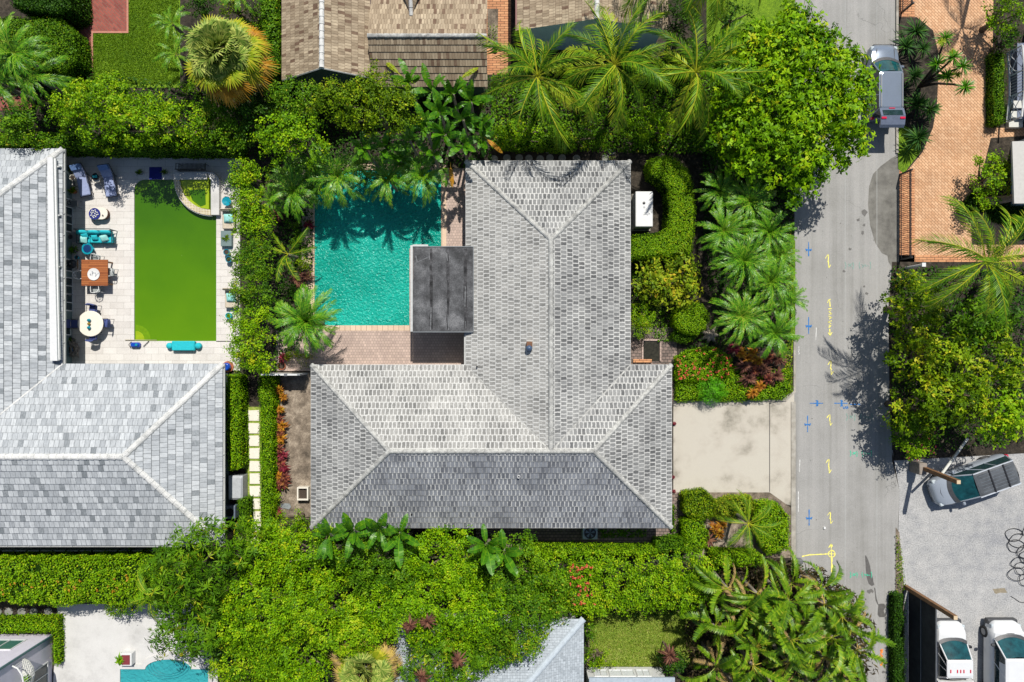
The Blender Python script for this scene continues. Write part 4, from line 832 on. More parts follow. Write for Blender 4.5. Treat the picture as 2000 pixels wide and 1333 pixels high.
# --- pale slate roofed house on the left
E2 = 2.7; R2 = 4.75
lx1 = X(435, E2); lyN = Y(711, E2); lyS = Y(1065, E2); lnx = X(123, E2); lnyN = Y(291, E2); lx0 = -52.0
hl = house('house', 'sprawling bungalow with pale slate hip roof beside the green pool', (-24, -5, 0))
ap = (X(240, R2), Y(893, R2), R2); ryl = ap[1]; hn = (lnyN - 5.6); jx = lnx - (lyN - ryl) * 1.0
JN = (jx, ryl, R2); AN = (jx, lnyN - (lnx - jx), R2)
faces = [([P(lx1, lyS), P(lx1, lyN), ap],), ([P(lx0, lyS), P(lx1, lyS), ap, (lx0, ryl, R2)],), ([P(lnx, lyN), P(lx1, lyN), ap, JN],),
         ([P(lnx, lyN), P(lnx, lnyN), AN, JN],), ([P(jx * 2 - lnx, lnyN), P(lnx, lnyN), AN],), ([(jx * 2 - lnx, lyN, E2), P(jx * 2 - lnx, lnyN), AN, JN],), ([P(lx0, lyN), (jx * 2 - lnx, lyN, E2), JN, (lx0, ryl, R2)],)]
lr_ = roof_group(hl, faces, ROOF_PALE, .43, [(P(lx1, lyN), ap), (P(lx1, lyS), ap), (ap, (lx0, ryl, R2)), (P(lnx, lnyN), AN), (AN, JN)], CAPW, [(P(lnx, lyN), JN)], cw=.19)
MB().prism([(lx0, lyS), (lx1, lyS), (lx1, lyN), (lnx, lyN), (lnx, lnyN), (lx0, lnyN)], E2 - .14, E2 - .004).build('eaves_board', WHITE, hl, world=True)
wxl = X(143, .0); walls(hl, [(lx0, lyS + 1), (lx1 - .7, lyS + 1), (lx1 - .7, lyN - .7), (wxl, lyN - .7), (wxl, lnyN - .5), (lx0, lnyN - .5)], E2 - .14, TEALWALL)
gutter(hl, [((lx1, lyN), (lnx, lyN)), ], E2, w=-.14); gutter(hl, [((lx1, lyS), (lx1, lyN))], E2, w=.13); gutter(hl, [((lnx, lyN), (lnx, lnyN))], E2, w=.13); gutter(hl, [((lx0, lyS), (lx1, lyS))], E2, w=.12)
for py_, wd, hh in ((408, 1.3, 2.0), (440, 1.3, 2.0), (560, 1.3, 2.0), (592, 1.3, 2.0), (520, .9, 2.0), (640, 1.2, 1.6)): window(hl, wxl, Y(py_), wd * .75, hh, 1.15, 1, 0, name='french_door' if hh > 1.8 else 'window')
aw = thing('awning', 'long white rolled up awning along the pale roof by the patio', 'awning', (X(104, 3.1), Y(500, 3.1), 0))
def qprism(par, name, pts, z, z0, z1, mat):
    m = MB(); m.prism([(X(a, z) - par.location.x, Y(b, z) - par.location.y) for a, b in pts], z0, z1); return m.build(name, mat, par)
qprism(aw, 'cassette', [(93.5, 308), (104, 308), (113, 705), (99, 705)], 3.15, 2.98, 3.2, WHITE)
qprism(aw, 'front_bar', [(106, 310), (109.5, 310), (117, 703), (114, 703)], 3.05, 2.95, 3.08, WHITE)
for yy in (325, 420, 520, 610, 690): qprism(aw, 'bracket', [(103, yy), (118, yy), (118, yy + 2.5), (103, yy + 2.5)], 2.9, 2.72, 2.97, GUTTER)

# --- brown shingled house at the top, gable and long wing
hb = house('house', 'brown shingled house with white ridge cap at the top of the photo', (-9, 19, 0))
gy = Y(157, 3.0); gE = 3.0; gR = 4.9; gx0, gx1, gxr = X(551, gE), X(725, 3.3), X(628, gR); NY = 36
faces = [([P(gx0, gy, gE), P(gx0, NY, gE), (gxr, NY, gR), (gxr, gy, gR)],), ([P(gx1, gy, 3.4), P(gx1, NY, 3.4), (gxr, NY, gR), (gxr, gy, gR)],)]
wy = Y(170, 2.8); wyr = Y(70, 4.4); wx1 = X(952, 3.2)
faces += [([(gx1, wy, 2.8), (wx1, wy, 2.8), (wx1, wyr, 4.4), (gx1, wyr, 4.4)],), ([(gx1, wyr + 3.4, 3.0), (wx1, wyr + 3.4, 3.0), (wx1, wyr, 4.4), (gx1, wyr, 4.4)],)]
br = roof_group(hb, faces, ROOF_BROWN, .40, [((gxr, gy, gR), (gxr, NY, gR))], CAPW, lift=.03, cw=.15)
m = MB(); caps(m, (gx1, wyr, 4.4), (wx1, wyr, 4.4), .13, .5, .05); m.build('ridge_cap', CAPG, br).location = tuple(-v for v in hb.location)
dv = [(X(775, 4.0), Y(-30, 4.0), 3.6), (X(801, 4.3), Y(25, 4.3), 4.0), (X(801, 4.3), Y(-60, 4.3), 5.0)]
m = MB(); roof_face(m, [(X(772, 4), Y(-60, 4), 3.75), (X(801, 4.2), Y(24, 4.2), 3.72), (X(801, 4.6), Y(-60, 4.6), 5.0)], .4, .03); roof_face(m, [(X(801, 4.2), Y(24, 4.2), 3.72), (X(832, 4), Y(-60, 4), 3.75), (X(801, 4.6), Y(-60, 4.6), 5.0)], .4, .03)
m.build('dormer_roof', ROOF_BROWN, hb, world=True); m = MB(); caps(m, (X(801, 4.2), Y(24, 4.2), 3.8), (X(801, 4.6), Y(-60, 4.6), 5.05), .12); m.build('dormer_ridge', CAPW, hb, world=True)
m = MB(); m.loft([[(gx0 + .3, yy, 0), (gx1 - .02, yy, 0), (gx1 - .02, yy, 3.2), (gxr, yy, gR - .12), (gx0 + .3, yy, 3.0)] for yy in (gy + .35, NY)]); m.prism([(gx1, wy + .4), (wx1 - .3, wy + .4), (wx1 - .3, wyr + 3), (gx1, wyr + 3)], 0, 2.75); m.build('wall', plain('dark_green_render', S(70, 92, 80, .8), .8), hb, world=True)
m = MB(); m.tube([(gx0 + .02, gy - .02, gE), (gxr, gy - .02, gR), (gx1 - .02, gy - .02, 3.4)], .05, 4); m.build('barge_board', OFFWHITE, hb, world=True)
MB().box(gx1 - .05, gx1 + .03, wy, wyr + 9, 3.3, 3.46).build('step_flashing', plain('brown_flashing', S(84, 60, 50, .8), .6), hb, world=True)

# --- second shingled house at the top, grey green gable wall
hc = house('house', 'shingled gable house with grey green wall behind the coconut palms', (4.9, 22, 0))
cE = 3.0; cR = 4.5; cy_ = Y(60, cE); cx0, cx1, cxr = X(1010, cE), X(1304, cE), X(1166, cR)
cyr = cy_
faces = [([(cx0, cy_, cE), (cx0, NY, cE), (cxr, NY, cR), (cxr, cyr, cR)],), ([(cx1, cy_, cE), (cx1, NY, cE), (cxr, NY, cR), (cxr, cyr, cR)],)]
roof_group(hc, faces, ROOF_BROWN, .38, [((cxr, cyr, cR), (cxr, NY, cR))], CAPW, lift=.03, cw=.15)
wyb = Y(98); m = MB(); m.loft([[(cx0 + .3, yy, 0), (cx1 - .3, yy, 0), (cx1 - .3, yy, 2.9), (cxr, yy, cR - .15), (cx0 + .3, yy, 2.9)] for yy in (wyb, NY)]); m.build('wall', plain('blue_grey_render', S(185, 210, 215, .9), .8, var=.06), hc, world=True)
window(hc, X(1195, 1.5), wyb, .9, 1.2, 1.5, 0, -1)
m = MB(); m.tube([(cx0 - .06, cy_ - .05, cE - .02), (cx0 - .06, NY, cE - .02)], .06, 6); m.tube([(cx0, cy_, cE - .1), (cx0 + .2, wyb, 2.6), (cx0 + .2, wyb - .05, .1)], .045, 6); m.build('gutter', plain('copper_gutter', S(120, 62, 56, .85), .5), hc, world=True)

# --- light grey hipped house at the bottom
hd = house('house', 'light grey hip roofed house half hidden by trees at the bottom', (-1, -22, 0))
dx1 = X(1140, 2.8); dyN = Y(1209, 2.8); dxr = dx1 - 5.8; dR = 4.6; dS = -40
faces = [([(dxr - 5.8, dyN, 2.8), (dx1, dyN, 2.8), (dxr, dyN - 5.8, dR)],), ([(dx1, dS, 2.8), (dx1, dyN, 2.8), (dxr, dyN - 5.8, dR), (dxr, dS, dR)],), ([(dxr - 5.8, dS, 2.8), (dxr - 5.8, dyN, 2.8), (dxr, dyN - 5.8, dR), (dxr, dS, dR)],)]
roof_group(hd, faces, ROOF_SMALL, .15, [((dx1, dyN, 2.8), (dxr, dyN - 5.8, dR)), ((dxr - 5.8, dyN, 2.8), (dxr, dyN - 5.8, dR)), ((dxr, dyN - 5.8, dR), (dxr, dS, dR))], plain('grey_ridge_shingles', S(178, 188, 196, .9), .85), lift=.012, cw=.2)
walls(hd, [(dxr - 5.3, dS), (dx1 - .4, dS), (dx1 - .4, dyN - .4), (dxr - 5.3, dyN - .4)], 2.75, WHITE)
aN_ = Y(1303); ax0, ax1 = X(1144), X(1290)
walls(hd, [(ax0, dS), (ax1, dS), (ax1, aN_), (ax0, aN_)], 2.3, WHITE)
m = MB(); m.prism([(ax0 - .05, dS), (X(1318, 2.4), dS), (X(1318, 2.4), Y(1324, 2.4)), (ax0 - .05, Y(1324, 2.4))], 2.3, 2.42); m.build('flat_roof', plain('pale_grey_roof_sheet', S(168, 180, 190, .9), .6), hd, world=True)
for px_, w_ in ((1173, .75), (1214, 1.5), (1256, .75)): window(hd, X(px_, .8), aN_, w_, .75, .85, 0, 1, glass=plain('bright_pane', S(222, 226, 230, .9), .15))

# --- tall white house at the bottom left corner
he = house('house', 'tall white house corner with small oval balcony beside the white patio', (-34, -22, 0))
ex, ey = X(102), Y(1239); EZ = 7.2
walls(he, [(-52, -42), (ex, -42), (ex, ey), (-52, ey)], EZ, LILAC)
m = MB(); m.box(ex + .01, ex + .1, ey - .12, ey - .02, .1, EZ - .1); m.build('downpipe', plain('teal_downpipe', S(70, 110, 112, .8), .5), he, world=True)
for cx_, zc in ((X(20, 1.5) - .4, 1.6),): window(he, cx_, ey, 1.9, 1.3, zc, 0, 1, glass=plain('green_pane', S(70, 120, 110, .8), .2))
window(he, ex, Y(1330, 1.5) , 1.3, 2.0, 1.5, 1, 0)
window(he, ex, ey - 3.4, 1.1, 1.4, 4.6, 1, 0, frame=BLUETRIM)
bal = [(ex + .02, ey - .35), (ex + .35, ey - .5), (ex + .62, ey - .9), (ex + .7, ey - 1.35), (ex + .6, ey - 1.8), (ex + .3, ey - 2.15), (ex + .02, ey - 2.25)]
m = MB(); m.prism(bal, 2.6, 2.75); b_ = m.build('balcony', OFFWHITE, he, world=True)
m = MB(); m.tube([(a, b, 3.6) for a, b in bal], .045, 6); 
for (a, b), (c, d) in zip(bal[:-1], bal[1:]):
    for k in range(3): m.tube([(a + (c - a) * k / 3, b + (d - b) * k / 3, 2.7), (a + (c - a) * k / 3, b + (d - b) * k / 3, 3.6)], .02, 4)
m.build('railing', WHITE, b_).location = tuple(-v for v in he.location)
m = MB()
rgx = nrng(); sm = strap_mesh('x', L_BRIGHT, 40, .35, .06, rgx, (0, 80), .6); o = bpy.data.objects.new('balcony_plant', sm); link(o, b_, (ex + .35 - he.location.x, ey - 1.5 - he.location.y, 2.85))

# --- white building on the right edge with its lattice balcony
hf = house('house', 'white house with grey canopy on the right edge past the brick drive', (36, 14, 0))
fx = X(1974); m = MB(); m.box(fx, 48, Y(404), Y(282), 0, 3.0); m.build('wall', plain('blue_white_render', S(176, 196, 204, .9), .7, var=.05), hf, world=True)
m = MB(); m.prism([(X(1976, 3.1), Y(277, 3.1)), (48, Y(262, 3.1)), (48, Y(398, 3.1)), (X(1980, 3.1), Y(398, 3.1))], 3.0, 3.14); m.build('flat_roof', plain('warm_grey_roof', S(190, 188, 182, .9), .8, var=.06), hf, world=True)
m = MB(); m.box(X(1974), X(1999), Y(238), Y(92), 0, .58); m.build('balcony_base', plain('slate_blue_render', S(120, 130, 150, .85), .8), hf, world=True)  # even blue-grey colour over the whole balcony base
m = MB(); m.box(X(2000), 48, Y(262), Y(60), 0, 4.4); m.build('wall', plain('violet_render', S(80, 84, 130, .8), .8), hf, world=True)
for k, py_ in enumerate((205, 222, 238)): m = MB(); m.box(X(1963), X(1990), Y(py_ + 14), Y(py_), 0, .75 - k * .2); m.build('stair', OFFWHITE, hf, world=True)
rb = [(X(1984, 2.6), Y(97, 2.6)), (X(1971, 2.6), Y(130, 2.6)), (X(1969, 2.6), Y(190, 2.6)), (X(1966, 2.6), Y(238, 2.6))]
rt = [(X(1988, 3.7), Y(97, 3.7)), (X(1994, 3.7), Y(143, 3.7)), (X(1994, 3.7), Y(178, 3.7)), (X(1986, 3.7), Y(232, 3.7))]
m = MB()
rb = [(X(1967, .6), Y(104, .6)), (X(1971, .6), Y(150, .6)), (X(1971, .6), Y(190, .6)), (X(1966, .6), Y(240, .6))]
rt = [(x + .12, y, 1.75) for x, y in rb]; rb = [(x, y, .62) for x, y in rb]
for A in (rb, rt): m.tube(A, .055, 6)
for i in range(3):
    a, b, c, d = (Vector(q) for q in (rb[i], rb[i + 1], rt[i + 1], rt[i]))
    m.tube([a, d], .045, 5)
    for (p, q), (r, s) in ((((a, b), (d, c))),) if False else [((a, b), (d, c))]:
        n = 7
        for k in range(n + 1):
            u = k / n; lo = a.lerp(b, u); hi = d.lerp(c, u); m.tube([lo, hi], .016, 4) if i == 1 else None
        if i != 1:
            m.tube([a, c], .025, 4); m.tube([b, d], .025, 4)
            for u in (.25, .5, .75): m.tube([a.lerp(b, u), a.lerp(d, 1 - u)], .018, 4); m.tube([b.lerp(a, u), b.lerp(c, 1 - u)], .018, 4); m.tube([d.lerp(c, u), d.lerp(a, 1 - u) if u != .5 else d.lerp(a, .5)], .018, 4)
m.tube([Vector(rb[3]), Vector(rt[3])], .045, 5); m.build('balcony_railing', WHITE, hf, world=True)
# ================================================================ VEHICLES
t = thing('parked_car', 'silver SUV parked under the bright green tree with its tailgate raised', 'car', (23.75, 16.55, 0), rz=math.radians(90))
SLV = plain('silver_blue_car_paint', S(138, 150, 166, .8), .2, .35, var=.04, scale=2); car_body(t, 4.85, 1.9, SLV, 1.05, 1.0, .86, 1.15, 1.0); wheels(t, 4.85, 1.86, (1.5, -1.45), .37); lamps(t, 4.85, 1.9, .95, .95)
cabin(t, -2.15, 1.15, .86, 1.06, -2.0, .30, .74, 1.70, SLV, bow=.12); mirrors(t, .85, .93, 1.12, SLV)
for s in (1, -1): MB().box(-1.9, .2, s * .66 - .02, s * .66 + .02, 1.74, 1.80).build('roof_rail', GREYM, t)
MB().box(-.04, .04, -.40, .40, .0, .06).build('wiper', BLACK, t).location = (1.12, 0, 1.08)
for s in (-.56, .56): MB().box(1.2, 2.05, s - .012, s + .012, 1.045, 1.062).build('bonnet_crease', DGREY, t)
MB().box(2.28, 2.46, -.6, .6, .35, .72, .03).build('grille', BLACK, t)
m = MB(); m.loft([[(-2.0 - a, s * .76, z) for a, z in ((0, 1.76), (.5, 1.95), (1.05, 1.86), (1.2, 1.72), (1.1, 1.68), (.5, 1.86), (0, 1.70))] for s in (1, -1)]); tg = m.build('tailgate', plain('slate_tailgate', S(112, 122, 142, .8), .3, .2), t)  # tailgate colour set darker and greyer than the body
m = MB(); m.poly([(-2.12, -.62, 1.82), (-2.12, .62, 1.82), (-2.48, .62, 1.965), (-2.48, -.62, 1.965)][::-1]); m.build('rear_window', GLASS, tg)
for s in (1, -1): MB().box(-2.72, -2.58, min(s * .42, s * .74), max(s * .42, s * .74), 1.86, 1.97, .02).build('taillight', REDLAMP, tg)
MB().box(-2.02, -1.97, -.18, .18, 1.76, 1.8).build('brake_light', REDLAMP, tg)

an = math.radians(199.6)
t = thing('parked_car', 'silver people carrier with black ribbed roof on the gravel beside a timber pole', 'car', (29.4, -8.95, 0), rz=an)
car_body(t, 5.2, 1.96, SILVER, 1.02, .98, .80, 1.45, 1.0); wheels(t, 5.2, 1.92, (1.65, -1.5), .36); lamps(t, 5.2, 1.96, .9, .95)
cabin(t, -2.45, 1.45, .89, 1.03, -2.3, .30, .75, 1.72, SILVER, ROOFDK, bow=.12); mirrors(t, 1.1, .96, 1.1, SILVER)
for s in (1, -1): MB().box(-2.3, .35, s * .76 - .03, s * .76 + .03, 1.72, 1.79).build('roof_rail', plain('polished_rail', S(196, 202, 210, .85), .3), t)
for x in (-.65, -1.6): MB().box(x - .04, x + .04, -.75, .75, 1.775, 1.815).build('roof_bar', BLACK, t)
for y in (-.5, -.3, -.1, .1, .3, .5): MB().box(-2.1, .1, y - .012, y + .012, 1.755, 1.783).build('roof_rib', plain('roof_rib_grey', S(120, 130, 140, .6), .4), t)
MB().box(2.42, 2.585, -.6, .6, .35, .62, .03).build('grille', BLACK, t); MB().tube([(2.1, -.55, .93), (2.2, 0, .93), (2.1, .55, .93)], .03, 5).build('grille_trim', BLACK, t)
MB().box(1.1, 1.14, -.62, -.05, 1.12, 1.15).build('wiper', BLACK, t)

t = thing('parked_truck', 'white pickup truck with red roof marker lights beside the dark screen fence', 'truck', (28.0, -20.6, 0), rz=math.radians(90))
car_body(t, 5.3, 1.94, CARWHITE, 1.05, 1.05, .92, 1.5, .9); wheels(t, 5.3, 1.92, (1.7, -1.6), .38); lamps(t, 5.3, 1.94, 1.0, .8)
cabin(t, -.75, 1.5, .9, 1.06, -.45, .62, .80, 1.78, CARWHITE, bow=.12); mirrors(t, 1.2, .96, 1.15, BLACK)
for y in (-.62, -.2, 0, .2, .62): MB().box(-.12, .08, y - .03, y + .03, 1.82, 1.86).build('marker_light', REDLAMP, t)
MB().box(2.45, 2.72, -.86, .86, .35, .62, .04).build('bumper', DGREY, t); pass
m = MB(); m.box(-2.75, -.85, -1.12, 1.12, 1.0, 1.1); m.box(-2.75, -.85, -1.12, -1.04, 1.1, 1.4); m.box(-2.75, -.85, 1.04, 1.12, 1.1, 1.4); m.box(-.93, -.85, -1.04, 1.04, 1.1, 1.45); m.build('load_bed', WHITE, t)

t = thing('parked_van', 'white panel van with black front bumper in the bottom right corner', 'van', (31.5, -20.7, 0), rz=math.radians(90))
car_body(t, 5.6, 2.1, CARWHITE, 1.25, 1.25, .98, 1.85, 1.25); wheels(t, 5.6, 2.12, (1.95, -1.7), .36); lamps(t, 5.6, 2.1, 1.0, 1.0)
cabin(t, -2.75, 1.85, .99, 1.26, -2.7, .95, .88, 2.12, CARWHITE, bow=.15); mirrors(t, 1.5, 1.03, 1.35, DGREY)
MB().box(2.5, 2.84, -.95, .95, .3, .66, .05).build('bumper', DGREY, t); pass
m = MB()
for s in (1, -1): MB().poly([(-2.76, s * .985, 1.2), (.6, s * .985, 1.2), (.6, s * .895, 2.09), (-2.71, s * .895, 2.09)][::s]).build('side_panel', CARWHITE, t)
pass

# ================================================================ FENCES, POLES, STREET THINGS
def railing(label, px, y0, y1, h=1.25, n=30, group=None, gx=None):
    t = thing('railing', label, 'fence', (X(px), Y((y0 + y1) / 2), 0), group); hy = (Y(y0) - Y(y1)) / 2; m = MB()
    for z in (.18, h - .12, h): m.box(-.02, .02, -hy, hy, z - .02, z + .02)
    m.build('rail', BLACK, t)
    m = MB()
    for i in range(n + 1): y = -hy + 2 * hy * i / n; m.box(-.011, .011, y - .011, y + .011, .05, h + .08)
    m.build('bars', BLACK, t)
    for s in (1, -1): MB().box(-.05, .05, s * hy - .05, s * hy + .05, 0, h + .15).build('post', BLACK, t)
    return t
railing('long black iron railing between the road and the orange brick drive', 1757, 342, 508, n=44, group='black iron railings by the brick drive')
railing('short black iron railing at the top of the brick drive entrance', 1760, -40, 26, n=16, group='black iron railings by the brick drive')
t = thing('gate_post', 'thin white post lying tilted above bushes at the corner of the brick drive', 'post', (X(1769), Y(524), 0))
m = MB(); m.tube([(0, 0, 0), (0, 0, 1.9)], .09, 12); m.build('shaft', WHITE, t); MB().box(-.12, .12, -.12, .12, 1.9, 1.97).build('cap', WHITE, t)
t = thing('mailbox', 'small grey box on the kerb in front of the broad leaved palms', 'box', (X(1549), Y(1089), 0)); MB().box(-.28, .28, -.14, .14, .5, .95, .05).build('box', GREYM, t); MB().box(-.05, .05, -.05, .05, 0, .5).build('post', WHITE, t)
fx0 = X(1774); FH = 2.85
t = thing('screen_fence', 'tall fence covered in dark mesh along the gravel lot', 'fence', (fx0, Y(1280), 0)); y1, y0 = Y(1150), -34.0
MESH = surf('dark_screen_cloth', [(.02, .022, .025, 1), (.045, .048, .052, 1)], scale=1.5, fine=40, fineamt=.3)
MB().box(fx0 - .015, fx0 + .015, y0, y1, .05, FH).build('screen', MESH, t, world=True)
m = MB()
for k in range(5): yy = y1 - .05 - k * 3.0; m.tube([(fx0 + .06, yy, 0), (fx0 + .06, yy, FH)], .035, 8)
m.tube([(fx0 + .05, y0, FH), (fx0 + .05, y1, FH)], .035, 6); m.build('frame', GREYM, t, world=True)
m = MB(); m.tube([(fx0 - .03, y0, 1.4), (fx0 - .03, y1, 1.4)], .02, 5); m.build('wire', GREYM, t, world=True)
def tpole(label, px, py, tx, ty, r=.12, extra=None):
    b = W(px, py); hh = H * (1 - (px - 1000) / (tx - 1000)); top = W(tx, ty, hh); t = thing('timber_pole', label, 'pole', b, 'timber gate poles'); d = (top[0] - b[0], top[1] - b[1], hh)
    m = MB(); m.loft([[(d[0] * k + a * r, d[1] * k + c * r, d[2] * k) for a, c in ((-1, -1), (1, -1), (1, 1), (-1, 1))] for k in (0, 1)]); m.build('shaft', WOODP, t)
    MB().box(d[0] - r * .9, d[0] + r * .9, d[1] - r * .9, d[1] + r * .9, hh, hh + .03).build('cap', plain('pale_end_grain', S(206, 184, 150, .9), .8), t); return t, d
t1, _ = tpole('tall timber pole at the end of the dark screen fence', 1768, 1146, 1866, 1207)
t2, d2 = tpole('tall timber pole rising beside the silver people carrier', 1786, 908, 1872, 942)
MB().box(-.35, .15, -.45, .3, 0, 1.15, .04).build('base_box', plain('wooden_box', S(150, 140, 130, .8), .8, var=.2), t2)
a = Vector(W(1889, 858, .4)); b = Vector(W(1838, 928, 2.5)); t = thing('brace_pole', 'white slanting pole leaning against the timber pole by the gravel lot', 'pole', (a.x, a.y, 0))
MB().tube([(0, 0, a.z), tuple(b - Vector((a.x, a.y, 0)))], .085, 9).build('shaft', OFFWHITE, t); MB().tube([(0, 0, 0), (0, 0, a.z)], .09, 9).build('foot', GREYM, t)
t = thing('cable_coil', 'loose black cable coiled on the gravel at the right edge', 'cable', W(1990, 1090)); m = MB(); rc = nrng()
for k in range(9):
    cx, cy = rc.uniform(-.35, .55), 1.5 - k * .36; r = rc.uniform(.42, .62); q = [(cx + r * (1 + .1 * math.sin(3 * a)) * math.cos(a + k), cy + r * .75 * math.sin(a + k), .04 + .01 * k + .02 * math.sin(2 * a)) for a in [6.4 * i / 20 for i in range(21)]]; m.tube(q, .022, 5)
m.tube([(.1, 1.5, .05), (.4, 2.1, .05), (1.2, 2.8, .05)], .022, 5); m.build('cable', BLACK, t)
t = thing('hose', 'short dark cable end lying on the gravel above the white van', 'cable', W(1990, 1172)); MB().tube([(-.55, .25, .03), (-.3, .1, .03), (0, -.12, .03), (.5, -.2, .03)], .022, 5).build('cable', BLACK, t)
MB().sheet(WP(wobble([(1938, 1150), (1962, 1149), (1967, 1157), (1945, 1160)], r0, 1.5)), .011).build('stain', plain('mud_stain', S(140, 130, 110, .9), .9, var=.2), bpy.data.objects['gravel_lot'])

# ================================================================ GREEN POOL PATIO FURNITURE
PZ = .12
def T(name, label, cat, px, py, h=0.0, group=None, rz=0.0): x, y, _ = W(px, py, PZ + h); return thing(name, label, cat, (x, y, PZ), group, math.radians(rz))
def lounger(label, px, py, rz):
    t = T('sun_lounger', label, 'sun lounger', px, py, .35, 'sun loungers at the top of the patio', rz)   # head at +Y
    m = MB(); m.box(-.33, .33, -.9, .35, .32, .44, .04); m.build('seat_cushion', BLUEF, t)
    m = MB(); m.loft([[(s * .33, .33, .33), (s * .33, .33, .46), (s * .33, 1.0, .86), (s * .33, 1.04, .76)] for s in (-1, 1)]); m.build('back_cushion', BLUEF, t)
    m = MB(); m.loft([[(s * .31, .78, .72), (s * .31, .70, .80), (s * .31, .97, .97), (s * .31, 1.03, .88)] for s in (-1, 1)]); m.build('head_pillow', plain('pillow_blue', S(104, 136, 188, .85), .9), t)
    m = MB()
    for s in (1, -1): m.tube([(s * .37, -.92, .3), (s * .37, .4, .3), (s * .37, 1.06, .8)], .022, 6); m.tube([(s * .4, -.25, .3), (s * .42, -.2, .6), (s * .42, .45, .6), (s * .38, .5, .34)], .02, 6)
    m.tube([(-.37, -.92, .3), (.37, -.92, .3)], .022, 6); m.tube([(-.37, 1.06, .8), (.37, 1.06, .8)], .022, 6); m.build('frame', BLACK, t)
    for x, y in ((-.34, -.75), (.34, -.75), (-.34, .45), (.34, .45)): MB().tube([(x, y, 0), (x, y, .3)], .02, 6).build('leg', BLACK, t)
    return t
lounger('blue grey cushioned sun lounger nearest the house wall', 162, 356, 12); lounger('blue grey cushioned sun lounger nearer the green pool', 214, 357, 8)
def round_table(name, label, px, py, r, h, top, leg, cat='table', group=None, sx=1.0):
    t = T(name, label, cat, px, py, h, group); MB().lathe([(r * .96, h - .04), (r, h - .03), (r, h - .01), (r * .97, h)], 28, sx=sx).build('table_top', top, t)
    MB().lathe([(r * .42, 0), (r * .38, .03), (.05, .06), (.045, h - .04)], 14, sx=sx).build('base', leg, t); return t
round_table('side_table', 'small round stone side table between the two sun loungers', 188, 349, .30, .45, CREAM, CREAM)
t = T('towel_basket', 'black bowl holding a folded teal towel on the side table between loungers', 'basket', 187, 346, .5); t.location.z = PZ + .452
MB().lathe([(.14, 0), (.2, .02), (.23, .12), (.21, .12), (.18, .03)], 18).build('bowl', BLACK, t); MB().box(-.15, .13, -.08, .1, .06, .17, .03).build('towel', TEALG, t)
def pot(label, px, py, r, h, mat, plant=None, sc=1.0, pm=None, cat='potted plant', name='potted_plant', group=None, z=None):
    t = T(name, label, cat, px, py, h, group)
    if z is not None: x, y, _ = W(px, py, z + h); t.location = (x, y, z)
    MB().lathe([(r * .65, 0), (r * .95, h * .6), (r, h), (r * .86, h), (r * .8, h - .06), (.01, h - .06)], 16).build('pot', mat, t, smooth=False)
    if plant: o = bpy.data.objects.new('leaves', plant); link(o, t, (0, 0, h - .05)); o.scale = (sc,) * 3
    else: MB().lathe([(r * .79, h - .05), (.01, h - .045)], 12).build('soil', pm or EARTH, t)
    return t
pot('empty pale pot beside the head of the lounger by the wall', 141, 347, .19, .4, CREAM, name='flower_pot')
pot('dark bushy plant in a pot at the patio corner by the roof gutter', 133, 330, .18, .35, DGREY, DRAC[0], .55)
pot('bright yellow green palm-like plant in a pot against the house wall', 141, 373, .18, .35, TERRA, AGA[0], 1.1)
def lattice_chair(label, px, py, rz, mat, group, wide=.5):
    t = T('patio_chair', label, 'chair', px, py, .5, group, rz); m = MB()
    m.loft([rrect(-.22, .22, wide * .46, z, .08, 3) for z in (.42, .46)]); m.build('seat', plain('chair_seat_grey', S(150, 156, 155, .85), .7) if mat is WHITE else mat, t)
    m = MB(); q = [(.22, -wide / 2, .66), (-.05, -wide / 2 - .02, .68), (-.22, -wide / 2 + .06, .78), (-.27, 0, .84), (-.22, wide / 2 - .06, .78), (-.05, wide / 2 + .02, .68), (.22, wide / 2, .66)]; m.tube(q, .022, 6)
    q2 = [(-.20, -wide / 2 + .04, .46), (-.25, 0, .46), (-.20, wide / 2 - .04, .46)]
    for k in (1, 2, 3, 4, 5): m.tube([q[k], (q[k][0] * .85, q[k][1] * .85, .46)], .012, 4)
    m.tube([q[2], q2[2]], .012, 4); m.tube([q[4], q2[0]], .012, 4); m.build('backrest', mat, t)
    for x, y in ((.2, -.2), (.2, .2), (-.2, -.2), (-.2, .2)): MB().tube([(x, y, .44), (x * 1.1, y * 1.1, 0)], .018, 5).build('leg', mat, t)
    return t
CH = 'white chairs at the teak table'
lattice_chair('white metal chair tucked under the top side of the teak table', 188, 505, -100, WHITE, CH)
lattice_chair('white metal chair on the house wall side of the teak table', 156, 538, 8, WHITE, CH)
lattice_chair('white metal chair on the pool side of the teak table', 216, 532, 180, WHITE, CH)
lattice_chair('white metal chair at the bottom side of the teak table', 188, 565, 95, WHITE, CH)
lattice_chair('grey wire chair against the wall beside the yellow green potted plant', 144, 398, 0, GREYM, 'wire chairs by the wall', .45)
t = T('dining_table', 'square teak plank table with round white plate', 'table', 185, 533, .74)
MB().box(-.84, .84, -.83, .83, .70, .75).build('table_top', TEAK, t); MB().box(-.7, .7, -.7, .7, .62, .70).build('apron', WOODP, t)
for x in (-.7, .7):
    for y in (-.7, .7): MB().box(x - .045, x + .045, y - .045, y + .045, 0, .62).build('leg', WOODP, t)
t = T('serving_plate', 'round white patterned platter on the square teak table', 'plate', 183, 536, .78); t.location.z = PZ + .752
MB().lathe([(.2, 0), (.38, .015), (.39, .045), (.36, .04), (.2, .025), (.01, .025)], 28).build('dish', WHITE, t)
m = MB(); rr = nrng()
for k in range(11): a = rr.uniform(0, 6.28); d = rr.uniform(.05, .27); m.tube([(d * math.cos(a), d * math.sin(a), .045), (d * math.cos(a) + rr.uniform(-.07, .07), d * math.sin(a) + rr.uniform(-.07, .07), .05)], .014, 5)
